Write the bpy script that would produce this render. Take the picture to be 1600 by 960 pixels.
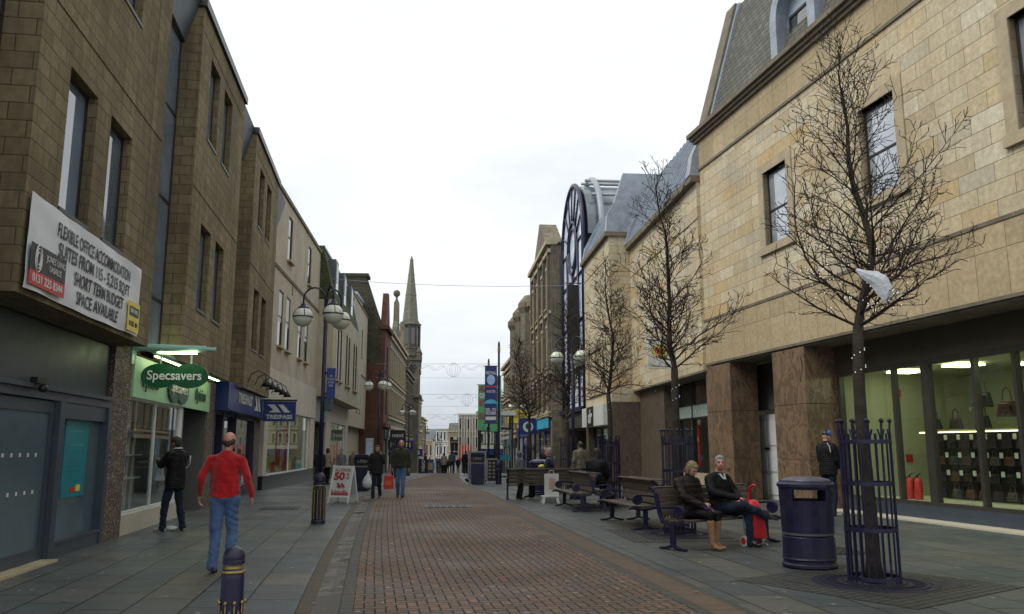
import bpy, bmesh, math, random
from mathutils import Vector, Matrix, noise
from math import sin, cos, pi, radians as R, atan, sqrt
S = bpy.context.scene
for o in list(bpy.data.objects): bpy.data.objects.remove(o)
COL = S.collection
# ---------------- camera
cd = bpy.data.cameras.new('camera'); cam = bpy.data.objects.new('camera', cd); COL.objects.link(cam)
cd.sensor_width = 36; cd.lens = 1290/1600*36; cd.clip_end = 6000; cd.clip_start = .05
cam.location = (0, 0, 1.57); cam.rotation_euler = (R(90)+atan(220/1290), 0, 0)
S.camera = cam
S.view_settings.view_transform = 'Standard'; S.view_settings.look = 'None'
S.view_settings.exposure = 0.22; S.view_settings.gamma = 1
S.render.resolution_x = 1024; S.render.resolution_y = 614
# ---------------- node helpers
class E:
    """tiny expression wrapper round node sockets"""
    def __init__(s, nt, so): s.nt = nt; s.so = so
    def m(s, op, *a):
        n = s.nt.nodes.new('ShaderNodeMath'); n.operation = op
        for i, v in enumerate((s,)+a):
            if isinstance(v, E): s.nt.links.new(v.so, n.inputs[i])
            else: n.inputs[i].default_value = v
        return E(s.nt, n.outputs[0])
    def __add__(s, o): return s.m('ADD', o)
    __radd__ = __add__
    def __sub__(s, o): return s.m('SUBTRACT', o)
    def __rsub__(s, o): return (s*-1)+o
    def __mul__(s, o): return s.m('MULTIPLY', o)
    __rmul__ = __mul__
    def floor(s): return s.m('FLOOR')
    def mod(s, v): return s.m('FLOORED_MODULO', v)
    def lt(s, v): return s.m('LESS_THAN', v)
    def gt(s, v): return s.m('GREATER_THAN', v)
    def mn(s, v): return s.m('MINIMUM', v)
    def mx(s, v): return s.m('MAXIMUM', v)
def combine(nt, x, y, z=0.0):
    n = nt.nodes.new('ShaderNodeCombineXYZ')
    for i, v in enumerate((x, y, z)):
        if isinstance(v, E): nt.links.new(v.so, n.inputs[i])
        else: n.inputs[i].default_value = v
    return n.outputs[0]
def mixc(nt, f, a, b, mode='MIX'):
    n = nt.nodes.new('ShaderNodeMix'); n.data_type = 'RGBA'; n.blend_type = mode
    for k, v in ((0, f), (6, a), (7, b)):
        if isinstance(v, E): v = v.so
        if hasattr(v, 'node'): nt.links.new(v, n.inputs[k])
        elif k == 0: n.inputs[0].default_value = v
        else: n.inputs[k].default_value = (*v[:3], 1)
    return n.outputs[2]
def noise_n(nt, vec, scale, detail=4, rough=.55, out=0):
    n = nt.nodes.new('ShaderNodeTexNoise'); n.inputs['Scale'].default_value = scale
    n.inputs['Detail'].default_value = detail; n.inputs['Roughness'].default_value = rough
    if vec is not None: nt.links.new(vec, n.inputs['Vector'])
    return n.outputs[out]
def ramp(nt, f, stops):
    n = nt.nodes.new('ShaderNodeValToRGB'); cr = n.color_ramp
    while len(cr.elements) < len(stops): cr.elements.new(.5)
    for e, (p, c) in zip(cr.elements, stops):
        e.position = p; e.color = (*c, 1) if len(c) == 3 else c
    nt.links.new(f.so if isinstance(f, E) else f, n.inputs[0]); return n.outputs[0]
def gray(v): return (v, v, v)
# ---------------- world: overcast sky over a Nishita base
W = bpy.data.worlds.new('World'); S.world = W; W.use_nodes = True; nt = W.node_tree; nt.nodes.clear()
SUN_EL, SUN_AZ = R(48), R(250)      # azimuth clockwise from +Y
out = nt.nodes.new('ShaderNodeOutputWorld'); bg = nt.nodes.new('ShaderNodeBackground')
sky = nt.nodes.new('ShaderNodeTexSky'); sky.sky_type = 'NISHITA'; sky.sun_disc = False
sky.sun_elevation = SUN_EL; sky.sun_rotation = SUN_AZ; sky.dust_density = 2.5
tc = nt.nodes.new('ShaderNodeTexCoord')
mp = nt.nodes.new('ShaderNodeMapping'); mp.inputs['Scale'].default_value = (1, 1, 3.2); nt.links.new(tc.outputs['Generated'], mp.inputs[0])
cl = noise_n(nt, mp.outputs[0], 2.2, 6, .52)
sx = nt.nodes.new('ShaderNodeSeparateXYZ'); nt.links.new(tc.outputs['Generated'], sx.inputs[0])
zz = E(nt, sx.outputs[2]); 
cover = ramp(nt, E(nt, cl)+zz*.55, [(.42, gray(.60)), (.60, gray(.90)), (.78, gray(1))])
tone = ramp(nt, E(nt, noise_n(nt, mp.outputs[0], 1.4, 5))+zz*.5, [(.36, (5.1, 6.1, 7.6)), (.66, (8.6, 8.85, 9.05))])
c = mixc(nt, E(nt, cover), sky.outputs[0], tone)
nt.links.new(c, bg.inputs[0]); bg.inputs[1].default_value = .104; nt.links.new(bg.outputs[0], out.inputs[0])
sd = bpy.data.lights.new('sun', 'SUN'); sd.energy = 1.6; sd.angle = R(25); sd.color = (1, .96, .9)
sun = bpy.data.objects.new('sun', sd); COL.objects.link(sun)
sun.rotation_euler = Vector((-sin(SUN_AZ)*cos(SUN_EL), -cos(SUN_AZ)*cos(SUN_EL), -sin(SUN_EL))).to_track_quat('-Z', 'Y').to_euler()
# ---------------- materials
def newmat(name):
    m = bpy.data.materials.new(name); m.use_nodes = True; nt = m.node_tree
    return m, nt, nt.nodes['Principled BSDF']
def setp(p, **k):
    for a, v in k.items(): p.inputs[a].default_value = v
def plain(name, col, rough=.6, var=.25, sc=6, bump=.15, metal=0, spec=.5, bsc=None, coat=0, sheen=0):
    m, nt, p = newmat(name); t = nt.nodes.new('ShaderNodeTexCoord').outputs['Object']
    n = noise_n(nt, t, sc, 6, .6); n2 = noise_n(nt, t, sc*7, 3)
    f = E(nt, n)*.7+E(nt, n2)*.3
    lo = tuple(max(0, v*(1-var*1.3)) for v in col); hi = tuple(min(1, v*(1+var*1.0)) for v in col)
    nt.links.new(ramp(nt, f, [(.32, lo), (.68, hi)]), p.inputs['Base Color'])
    rr = nt.nodes.new('ShaderNodeMapRange'); nt.links.new(n2, rr.inputs[0]); rr.inputs[3].default_value = max(.03, rough-.12); rr.inputs[4].default_value = min(1, rough+.12)
    nt.links.new(rr.outputs[0], p.inputs['Roughness'])
    setp(p, Metallic=metal); p.inputs['Specular IOR Level'].default_value = spec
    if coat: p.inputs['Coat Weight'].default_value = coat
    if sheen: p.inputs['Sheen Weight'].default_value = sheen
    if bump:
        b = nt.nodes.new('ShaderNodeBump'); b.inputs['Strength'].default_value = bump; b.inputs['Distance'].default_value = .02
        nt.links.new(noise_n(nt, t, bsc or sc*10, 5), b.inputs['Height']); nt.links.new(b.outputs[0], p.inputs['Normal'])
    return m
def blocks(name, cols, mortar, bw, bh, ms=.012, off=.5, rough=.85, dirt=.35, dirtcol=(.05, .05, .045), bump=.4, streak=.0, spec=.3, dirt_sc=.35, wet=0, specks=0, sqf=0):
    """coursed masonry or paving, in metres on the UV map"""
    m, nt, p = newmat(name); uv = nt.nodes.new('ShaderNodeTexCoord').outputs['UV']
    ob = nt.nodes.new('ShaderNodeTexCoord').outputs['Object']
    sp = nt.nodes.new('ShaderNodeSeparateXYZ'); nt.links.new(uv, sp.inputs[0])
    x = E(nt, sp.outputs[0])*(1/bw); y = E(nt, sp.outputs[1])*(1/bh)
    if wet or sqf:
        wn = E(nt, noise_n(nt, uv, .8, 2)); y = y+wn*.0; 
    row = y.floor(); 
    rnd = nt.nodes.new('ShaderNodeTexWhiteNoise'); rnd.noise_dimensions = '1D'; nt.links.new(row.so, rnd.inputs['W'])
    xs = x+row.mod(2)*off+(E(nt, rnd.outputs[0])*(.55 if sqf else .0))
    ci = xs.floor()
    fx = xs-ci; fy = y-row
    ex = (fx.mn(1-fx))*bw; ey = (fy.mn(1-fy))*bh
    d = ex.mn(ey)
    w = nt.nodes.new('ShaderNodeTexWhiteNoise'); w.noise_dimensions = '3D'; nt.links.new(combine(nt, ci, row, 3.3), w.inputs['Vector'])
    n = len(cols)
    bc = ramp(nt, w.outputs[0], [(i/max(1, n-1), c) for i, c in enumerate(cols)])
    fine = noise_n(nt, ob, 9, 6, .65)
    bc = mixc(nt, .55, bc, ramp(nt, fine, [(.3, gray(.55)), (.7, gray(1.25))]), 'MULTIPLY')
    big = E(nt, noise_n(nt, ob, dirt_sc, 5, .6))
    if streak:
        mpp = nt.nodes.new('ShaderNodeMapping'); mpp.inputs['Scale'].default_value = (2.2, 2.2, .16); nt.links.new(ob, mpp.inputs[0])
        big = big*.5+E(nt, noise_n(nt, mpp.outputs[0], 1.6, 5, .65))*.5
    df = ramp(nt, big, [(.43, gray(0)), (.62, gray(dirt))])
    bc = mixc(nt, E(nt, df), bc, dirtcol)
    j = d.lt(ms*.5)
    if specks:
        v = nt.nodes.new('ShaderNodeTexVoronoi'); v.voronoi_dimensions = '2D'; v.inputs['Scale'].default_value = 2.2; nt.links.new(uv, v.inputs['Vector'])
        s1 = E(nt, v.outputs['Distance']).lt(.05)
        rr = nt.nodes.new('ShaderNodeSeparateColor'); nt.links.new(v.outputs['Color'], rr.inputs[0])
        s1 = s1*E(nt, rr.outputs[0]).lt(specks)
        bc = mixc(nt, s1*.7, bc, (.40, .40, .36))
    nt.links.new(mixc(nt, j, bc, mortar), p.inputs['Base Color'])
    p.inputs['Specular IOR Level'].default_value = spec
    if wet:
        wr = ramp(nt, E(nt, noise_n(nt, ob, .5, 5, .6)), [(.40, gray(rough)), (.62, gray(rough-wet))])
        nt.links.new(wr, p.inputs['Roughness'])
    else: p.inputs['Roughness'].default_value = rough
    b = nt.nodes.new('ShaderNodeBump'); b.inputs['Strength'].default_value = bump; b.inputs['Distance'].default_value = .012
    h = (d*(1/(ms*1.1))).mn(1)+E(nt, fine)*.35+E(nt, w.outputs[0])*.25
    nt.links.new(h.so, b.inputs['Height']); nt.links.new(b.outputs[0], p.inputs['Normal'])
    return m
def herringbone(name):
    m, nt, p = newmat(name); uv = nt.nodes.new('ShaderNodeTexCoord').outputs['UV']
    ob = nt.nodes.new('ShaderNodeTexCoord').outputs['Object']
    sp = nt.nodes.new('ShaderNodeSeparateXYZ'); nt.links.new(uv, sp.inputs[0]); u = .108
    wob = E(nt, noise_n(nt, ob, .9, 2))
    x = E(nt, sp.outputs[1])*(1/u); y = (E(nt, sp.outputs[0])+wob*.06)*(1/u)
    i = x.floor(); j = y.floor(); fx = x-i; fy = y-j; k = (i-j).mod(4)
    k0 = k.lt(.5); k1 = k.gt(.5)*k.lt(1.5); k2 = k.gt(1.5)*k.lt(2.5); k3 = k.gt(2.5)
    d = (fx+k1*9).mn(1-fx+k0*9).mn(fy+k2*9).mn(1-fy+k3*9)
    w = nt.nodes.new('ShaderNodeTexWhiteNoise'); nt.links.new(combine(nt, i-k1, j+k3, k.gt(1.5)), w.inputs['Vector'])
    bc = ramp(nt, w.outputs[0], [(0, (.22, .128, .078)), (.3, (.18, .118, .076)), (.6, (.15, .108, .076)), (.82, (.125, .108, .084)), (1, (.25, .142, .085))])
    fine = noise_n(nt, ob, 14, 6, .65)
    bc = mixc(nt, .6, bc, ramp(nt, fine, [(.3, gray(.6)), (.7, gray(1.25))]), 'MULTIPLY')
    df = ramp(nt, E(nt, noise_n(nt, ob, .33, 6, .62)), [(.42, gray(0)), (.6, gray(.32))])
    bc = mixc(nt, E(nt, df), bc, (.12, .078, .046))
    gf = ramp(nt, E(nt, noise_n(nt, ob, .55, 5, .6)), [(.52, gray(0)), (.7, gray(.3))])
    bc = mixc(nt, E(nt, gf), bc, (.12, .11, .085))
    v = nt.nodes.new('ShaderNodeTexVoronoi'); v.voronoi_dimensions = '2D'; v.inputs['Scale'].default_value = 2.0; nt.links.new(uv, v.inputs['Vector'])
    rr = nt.nodes.new('ShaderNodeSeparateColor'); nt.links.new(v.outputs['Color'], rr.inputs[0])
    s1 = E(nt, v.outputs['Distance']).lt(.05)*E(nt, rr.outputs[0]).lt(.5)
    bc = mixc(nt, s1*.75, bc, (.42, .40, .34))
    nt.links.new(mixc(nt, d.lt(.085), bc, (.014, .012, .010)), p.inputs['Base Color'])
    nt.links.new(ramp(nt, E(nt, noise_n(nt, ob, .4, 5, .6)), [(.4, gray(.85)), (.62, gray(.62))]), p.inputs['Roughness'])
    p.inputs['Specular IOR Level'].default_value = .35
    b = nt.nodes.new('ShaderNodeBump'); b.inputs['Strength'].default_value = .5; b.inputs['Distance'].default_value = .01
    h = (d*9).mn(1)+E(nt, fine)*.4+E(nt, w.outputs[0])*.4
    nt.links.new(h.so, b.inputs['Height']); nt.links.new(b.outputs[0], p.inputs['Normal'])
    return m
def granite(name, a, b_, c_, rough=.28, sc=3):
    m, nt, p = newmat(name); t = nt.nodes.new('ShaderNodeTexCoord').outputs['Object']
    mpp = nt.nodes.new('ShaderNodeMapping'); mpp.inputs['Rotation'].default_value = (.5, .3, .2); mpp.inputs['Scale'].default_value = (1, 1, .45); nt.links.new(t, mpp.inputs[0])
    n = nt.nodes.new('ShaderNodeTexNoise'); n.inputs['Scale'].default_value = sc; n.inputs['Detail'].default_value = 9; n.inputs['Roughness'].default_value = .68; n.inputs['Distortion'].default_value = 1.6
    nt.links.new(mpp.outputs[0], n.inputs['Vector'])
    nt.links.new(ramp(nt, n.outputs[0], [(.32, a), (.47, b_), (.55, c_), (.7, b_)]), p.inputs['Base Color']); setp(p, Roughness=rough)
    return m
def glass_dark(name, col=(.018, .022, .026), rough=.03, ior=1.9):
    m, nt, p = newmat(name); t = nt.nodes.new('ShaderNodeTexCoord').outputs['Object']
    nt.links.new(ramp(nt, noise_n(nt, t, .7, 3), [(.35, col), (.7, tuple(v*2.4 for v in col))]), p.inputs['Base Color'])
    setp(p, Roughness=rough); p.inputs['IOR'].default_value = ior
    b = nt.nodes.new('ShaderNodeBump'); b.inputs['Strength'].default_value = .02; b.inputs['Distance'].default_value = .05
    nt.links.new(noise_n(nt, t, 1.3, 1), b.inputs['Height']); nt.links.new(b.outputs[0], p.inputs['Normal'])
    return m
def glass_clear(name, tint=(.9, .95, .93), refl=1.5):
    m, nt, p = newmat(name); nt.nodes.remove(p); o = nt.nodes['Material Output']
    t = nt.nodes.new('ShaderNodeBsdfTransparent'); t.inputs[0].default_value = (*tint, 1)
    g = nt.nodes.new('ShaderNodeBsdfGlossy'); g.inputs['Roughness'].default_value = .02
    f = nt.nodes.new('ShaderNodeFresnel'); ge = nt.nodes.new('ShaderNodeNewGeometry'); bf = E(nt, ge.outputs['Backfacing']); nt.links.new((bf*(1/refl)+(1-bf)*refl).so, f.inputs[0])
    mx = nt.nodes.new('ShaderNodeMixShader'); nt.links.new(f.outputs[0], mx.inputs[0]); nt.links.new(t.outputs[0], mx.inputs[1]); nt.links.new(g.outputs[0], mx.inputs[2]); nt.links.new(mx.outputs[0], o.inputs[0])
    return m
def emit(name, col, st):
    m, nt, p = newmat(name); setp(p, **{'Emission Color': (*col, 1), 'Emission Strength': st, 'Base Color': (*col, 1)}); return m
M = {}
M['paving'] = blocks('slate paving', [(.064, .080, .079), (.086, .10, .098), (.052, .066, .070), (.10, .104, .092), (.074, .088, .09), (.125, .115, .088)], (.012, .012, .011), .95, .56, .026, .5, .6, .35, (.04, .045, .042), .3, spec=.45, dirt_sc=.6, wet=.2, specks=.35, sqf=1)
M['herring'] = herringbone('brick paving')
M['rowbrick'] = blocks('paving bricks in rows', [(.15, .085, .055), (.11, .08, .06), (.16, .1, .065), (.12, .085, .06)], (.03, .024, .018), .2, .105, .012, .5, .75, .3, (.08, .06, .045), .4, specks=.3)
M['border'] = blocks('brown edging bricks', [(.10, .085, .06), (.12, .095, .062), (.09, .075, .055)], (.03, .026, .02), .11, .23, .012, 0, .7, .3, (.05, .05, .04), .4)
M['tan'] = blocks('tan edging bricks', [(.16, .105, .07), (.13, .095, .065), (.17, .12, .08)], (.04, .03, .022), .11, .42, .01, 0, .75, .3, (.08, .07, .05), .4)
M['setts'] = blocks('grey edging setts', [(.07, .068, .055), (.085, .08, .062)], (.02, .02, .016), .2, .16, .014, .0, .65, .3, (.04, .04, .035), .4)
M['cobble'] = blocks('small cobbles', [(.055, .058, .052), (.075, .075, .065), (.065, .07, .062)], (.012, .012, .01), .17, .11, .022, .5, .6, .3, (.03, .03, .03), .7, sqf=1)
M['buff'] = blocks('buff block walling', [(.225, .18, .097), (.26, .21, .118), (.195, .158, .086), (.28, .228, .132), (.235, .188, .104)], (.085, .068, .04), .44, .214, .014, .5, .9, .7, (.07, .058, .032), .35, streak=1)
M['ashlar'] = blocks('buff sandstone ashlar', [(.55, .45, .28), (.62, .53, .36), (.49, .41, .27), (.66, .57, .39), (.50, .45, .335), (.56, .42, .22), (.66, .60, .45), (.56, .48, .32)], (.20, .165, .105), .92, .36, .014, .5, .85, .35, (.27, .20, .11), .25, streak=1, dirt_sc=.5)
M['ashbig'] = blocks('large buff stone panels', [(.45, .36, .22), (.50, .40, .25), (.40, .33, .20)], (.17, .14, .09), .78, 1.3, .014, 0, .85, .3, (.25, .18, .09), .2)
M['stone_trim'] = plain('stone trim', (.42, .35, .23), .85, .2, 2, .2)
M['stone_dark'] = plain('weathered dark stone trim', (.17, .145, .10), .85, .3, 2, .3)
M['creamwall'] = plain('cream precast panels', (.40, .36, .265), .85, .18, .8, .15)
M['creamlight'] = plain('pale precast fascia panels', (.50, .46, .38), .8, .12, .8, .1)
M['oldstone'] = blocks('weathered sandstone', [(.20, .175, .125), (.25, .215, .15), (.16, .145, .11), (.22, .19, .13)], (.10, .09, .06), .7, .32, .012, .5, .9, .6, (.06, .058, .048), .3, streak=1)
M['darkstone'] = blocks('blackened rubble stone', [(.07, .062, .045), (.10, .09, .062), (.05, .046, .036)], (.03, .028, .02), .55, .28, .02, .5, .95, .6, (.03, .035, .02), .6)
M['towerstone'] = blocks('grey green tower stone', [(.155, .148, .115), (.19, .18, .14), (.13, .128, .10)], (.06, .06, .05), .6, .3, .016, .5, .9, .6, (.045, .048, .038), .3, streak=1)
M['redstone'] = blocks('red sandstone', [(.12, .055, .036), (.15, .068, .044), (.105, .05, .034)], (.09, .045, .03), .7, .33, .01, .5, .9, .5, (.06, .035, .028), .3)
M['slate'] = blocks('slate roof', [(.12, .125, .10), (.16, .16, .125), (.095, .10, .082), (.14, .14, .105)], (.03, .03, .025), .34, .21, .03, .5, .7, .4, (.07, .075, .05), .7)
M['mossslate'] = blocks('mossy slate roof', [(.065, .085, .035), (.085, .10, .04), (.055, .065, .035)], (.025, .03, .015), .3, .2, .02, .5, .9, .4, (.05, .07, .02), .6)
M['lead'] = plain('lead sheet', (.31, .35, .40), .45, .25, 2.5, .15, metal=.15)
M['zinc'] = plain('zinc cladding', (.40, .47, .54), .4, .14, 2.5, .1, metal=.1)
M['darkzinc'] = plain('dark zinc', (.085, .105, .12), .5, .2, 2, .1, metal=.2)
M['navy'] = plain('navy gloss paint', (.011, .009, .048), .34, .3, 9, .08, spec=.5)
def worn_paint(name, col, chip):
    m, nt, p = newmat(name); t = nt.nodes.new('ShaderNodeTexCoord').outputs['Object']
    n1 = noise_n(nt, t, 7, 6, .7); n2 = noise_n(nt, t, 34, 5, .7); n3 = noise_n(nt, t, 2.2, 4, .6)
    c = mixc(nt, E(nt, ramp(nt, n1, [(.35, gray(0)), (.75, gray(.55))])), col, tuple(v*1.4+.006 for v in col))
    c = mixc(nt, E(nt, ramp(nt, n3, [(.5, gray(0)), (.72, gray(.5))])), c, (.035, .032, .032))
    c = mixc(nt, E(nt, ramp(nt, E(nt, n2)*.6+E(nt, n1)*.4, [(.615, gray(0)), (.64, gray(.8))])), c, chip)
    nt.links.new(c, p.inputs['Base Color']); nt.links.new(ramp(nt, n1, [(.35, gray(.3)), (.65, gray(.58))]), p.inputs['Roughness'])
    b = nt.nodes.new('ShaderNodeBump'); b.inputs['Strength'].default_value = .15; b.inputs['Distance'].default_value = .01; nt.links.new(n2, b.inputs['Height']); nt.links.new(b.outputs[0], p.inputs['Normal']); return m
M['navy'] = worn_paint('chipped navy paint', (.007, .006, .034), (.07, .066, .07))
M['navyb'] = plain('navy sign enamel', (.012, .026, .16), .35, .08, 2, .02)
M['gold'] = plain('gold paint', (.30, .23, .09), .4, .25, 20, .1, metal=.5)
M['black'] = plain('black paint', (.012, .012, .013), .4, .2, 6, .05)
M['brownframe'] = plain('dark brown frame', (.022, .018, .015), .45, .2, 6, .05)
M['greyframe'] = plain('blue grey metal', (.062, .078, .10), .38, .12, 2, .04, metal=.2)
M['greyfascia'] = plain('grey fascia board', (.045, .06, .072), .42, .15, .8, .05)
M['frost'] = plain('frosted glass film', (.085, .13, .15), .16, .12, .7, .0, spec=.7)
M['white'] = plain('white paint', (.68, .69, .68), .45, .08, 4, .04)
M['offwhite'] = plain('off white board', (.58, .60, .57), .5, .08, 2, .03)
M['globe'] = plain('opal glass globe', (.66, .68, .56), .22, .06, 5, .0)
M['glass'] = glass_dark('window glass', ior=2.9); M['glassb'] = glass_dark('old window glass', (.012, .013, .014), .05)
M['officeglass'] = glass_dark('sky toned office glass', (.075, .10, .135), .03, 2.4); M['skyglass'] = glass_dark('sky toned window glass', (.19, .22, .25), .02, 3.4)  # lightened base colours stand for sky reflected in these panes
M['shopglass'] = glass_clear('shop glass'); M['shopglass2'] = glass_clear('clean shop glass', (.93, .96, .93), 1.5)
M['granite'] = granite('polished brown granite', (.03, .022, .016), (.25, .165, .10), (.10, .07, .045))
M['granite_dark'] = granite('dull brown granite', (.03, .024, .018), (.13, .095, .065), (.065, .05, .036), .5)
M['blackgranite'] = granite('black granite plinth', (.01, .01, .011), (.03, .031, .033), (.018, .018, .02), .25, 20)
def aggregate():
    m, nt, p = newmat('exposed aggregate'); t = nt.nodes.new('ShaderNodeTexCoord').outputs['Object']
    v = nt.nodes.new('ShaderNodeTexVoronoi'); v.inputs['Scale'].default_value = 55; nt.links.new(t, v.inputs['Vector'])
    sc_ = nt.nodes.new('ShaderNodeSeparateColor'); nt.links.new(v.outputs['Color'], sc_.inputs[0])
    nt.links.new(ramp(nt, sc_.outputs[0], [(0, (.03, .022, .016)), (.6, (.10, .07, .045)), (.85, (.16, .12, .085)), (1, (.5, .46, .4))]), p.inputs['Base Color'])
    b = nt.nodes.new('ShaderNodeBump'); b.inputs['Strength'].default_value = .8; b.inputs['Distance'].default_value = .01; b.invert = True
    nt.links.new(v.outputs['Distance'], b.inputs['Height']); nt.links.new(b.outputs[0], p.inputs['Normal']); setp(p, Roughness=.7); return m
M['aggregate'] = aggregate()
def wood():
    m, nt, p = newmat('weathered bench timber'); t = nt.nodes.new('ShaderNodeTexCoord').outputs['Object']
    mpp = nt.nodes.new('ShaderNodeMapping'); mpp.inputs['Scale'].default_value = (1.2, 22, 22); nt.links.new(t, mpp.inputs[0])
    nt.links.new(ramp(nt, noise_n(nt, mpp.outputs[0], 2, 6, .65), [(.3, (.045, .032, .022)), (.7, (.13, .10, .075))]), p.inputs['Base Color']); setp(p, Roughness=.55); return m
M['wood'] = wood()
def skinm(n, c):
    m, nt, p = newmat(n); t = nt.nodes.new('ShaderNodeTexCoord').outputs['Object']
    nt.links.new(ramp(nt, noise_n(nt, t, 22, 3), [(.3, tuple(v*.85 for v in c)), (.7, (c[0]*1.1, c[1]*1.02, c[2]))]), p.inputs['Base Color']); setp(p, Roughness=.5)
    p.inputs['Subsurface Weight'].default_value = .08; return m
M['skin'] = skinm('pale skin', (.46, .27, .20)); M['skin2'] = skinm('brown skin', (.20, .11, .07)); M['skin3'] = skinm('ruddy skin', (.50, .24, .18))
def cloth(n, c, rough=.9, sc=30, sheen=.2): return plain(n, c, rough, .25, 5, .5, bsc=sc, spec=.2, sheen=sheen)
M['green'] = plain('mint green sign board', (.36, .62, .38), .4, .06, 2, .02); M['dkgreen'] = plain('dark green enamel', (.008, .085, .035), .35, .1, 3, .02)
M['mint'] = plain('mint paint', (.28, .52, .40), .35, .08, 3, .02)
M['red'] = plain('red print', (.55, .03, .025), .5, .1, 3, .02); M['orange'] = plain('orange print', (.62, .12, .03), .5, .1, 3, .02)
M['yellow'] = plain('yellow print', (.72, .62, .08), .5, .08, 3, .02); M['teal'] = plain('teal print', (.01, .22, .26), .35, .15, 2, .02)
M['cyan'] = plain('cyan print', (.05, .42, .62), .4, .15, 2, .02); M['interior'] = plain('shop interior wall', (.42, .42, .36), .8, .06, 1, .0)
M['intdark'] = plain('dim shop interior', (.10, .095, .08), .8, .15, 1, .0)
M['intgreen'] = plain('yellow green painted wall', (.42, .43, .29), .8, .05, 1, .0)
# ---------------- mesh builder
class MB:
    def __init__(s, xf=None): s.v = []; s.f = []; s.xf = xf
    def P(s, p):
        s.v.append(Vector(s.xf(*p)) if s.xf else Vector(p)); return len(s.v)-1
    def face(s, pts): s.f.append([s.P(p) for p in pts])
    def box(s, x0, x1, y0, y1, z0, z1, skip=''):
        c = [s.P(p) for p in ((x0, y0, z0), (x1, y0, z0), (x1, y1, z0), (x0, y1, z0), (x0, y0, z1), (x1, y0, z1), (x1, y1, z1), (x0, y1, z1))]
        for q in ((0, 3, 2, 1), (4, 5, 6, 7), (0, 1, 5, 4), (1, 2, 6, 5), (2, 3, 7, 6), (3, 0, 4, 7)): s.f.append([c[i] for i in q])
        return s
    def hexa(s, b, t):      # b, t: four points each
        c = [s.P(p) for p in list(b)+list(t)]
        for q in ((0, 3, 2, 1), (4, 5, 6, 7), (0, 1, 5, 4), (1, 2, 6, 5), (2, 3, 7, 6), (3, 0, 4, 7)): s.f.append([c[i] for i in q])
        return s
    def prism(s, pts, d):   # polygon pts extruded by vector d
        n = len(pts); a = [s.P(p) for p in pts]; b = [s.P(tuple(p[i]+d[i] for i in range(3))) for p in pts]
        s.f.append(a[::-1]); s.f.append(b)
        for i in range(n): s.f.append([a[i], a[(i+1) % n], b[(i+1) % n], b[i]])
        return s
    def tube(s, pts, r, n=8, cap=True, flat=1):
        pts = [Vector(p) for p in pts]; rs = r if isinstance(r, (list, tuple)) else [r]*len(pts)
        rings = []; up = Vector((0, 0, 1)); prev = None
        for i, p in enumerate(pts):
            t = (pts[min(i+1, len(pts)-1)]-pts[max(i-1, 0)]).normalized()
            if prev is None: a = t.cross(up if abs(t.z) < .95 else Vector((1, 0, 0))).normalized()
            else: a = (prev-t*prev.dot(t)).normalized()
            b = t.cross(a); prev = a
            rings.append([s.P(tuple(p+a*cos(2*pi*k/n)*rs[i]+b*sin(2*pi*k/n)*rs[i]*flat)) for k in range(n)])
        for i in range(len(rings)-1):
            for k in range(n): s.f.append([rings[i][k], rings[i][(k+1) % n], rings[i+1][(k+1) % n], rings[i+1][k]])
        if cap: s.f.append(rings[0][::-1]); s.f.append(rings[-1])
        return s
    def lathe(s, prof, n=20, c=(0, 0, 0), sx=1, sy=1, hole=None):
        rings = [[s.P((c[0]+r*cos(2*pi*k/n)*sx, c[1]+r*sin(2*pi*k/n)*sy, c[2]+z)) for k in range(n)] for r, z in prof]
        for i in range(len(rings)-1):
            for k in range(n):
                if hole and hole(i, (k+.5)*360/n): continue
                s.f.append([rings[i][k], rings[i][(k+1) % n], rings[i+1][(k+1) % n], rings[i+1][k]])
        if prof[0][0] > 1e-4 and not hole: s.f.append(rings[0][::-1])
        if prof[-1][0] > 1e-4 and not hole: s.f.append(rings[-1])
        return s
    def ball(s, c, r, n=10, m=7, sc=(1, 1, 1)):
        return s.lathe([(max(1e-4, r*sin(pi*i/m))*1, -r*cos(pi*i/m)*sc[2]) for i in range(m+1)], n, c, sc[0], sc[1])
    def wall(s, x0, x1, z0, z1, w, th, holes=()):
        """solid wall in the (x, z) plane, outer face at w, thickness th inwards, rectangular holes"""
        xs = sorted({x0, x1, *[h[0] for h in holes], *[h[1] for h in holes]}); zs = sorted({z0, z1, *[h[2] for h in holes], *[h[3] for h in holes]})
        xs = [x for x in xs if x0 <= x <= x1]; zs = [z for z in zs if z0 <= z <= z1]
        nx, nz = len(xs)-1, len(zs)-1
        def solid(i, k):
            if i < 0 or k < 0 or i >= nx or k >= nz: return False
            cx, cz = (xs[i]+xs[i+1])/2, (zs[k]+zs[k+1])/2
            return not any(h[0] < cx < h[1] and h[2] < cz < h[3] for h in holes)
        for i in range(nx):
            for k in range(nz):
                if not solid(i, k): continue
                a, b, c, d = xs[i], xs[i+1], zs[k], zs[k+1]
                s.face([(a, w, c), (b, w, c), (b, w, d), (a, w, d)]); s.face([(a, w-th, c), (b, w-th, c), (b, w-th, d), (a, w-th, d)])
                if not solid(i-1, k): s.face([(a, w, c), (a, w-th, c), (a, w-th, d), (a, w, d)])
                if not solid(i+1, k): s.face([(b, w, c), (b, w-th, c), (b, w-th, d), (b, w, d)])
                if not solid(i, k-1): s.face([(a, w, c), (b, w, c), (b, w-th, c), (a, w-th, c)])
                if not solid(i, k+1): s.face([(a, w, d), (b, w, d), (b, w-th, d), (a, w-th, d)])
        return s
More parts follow.
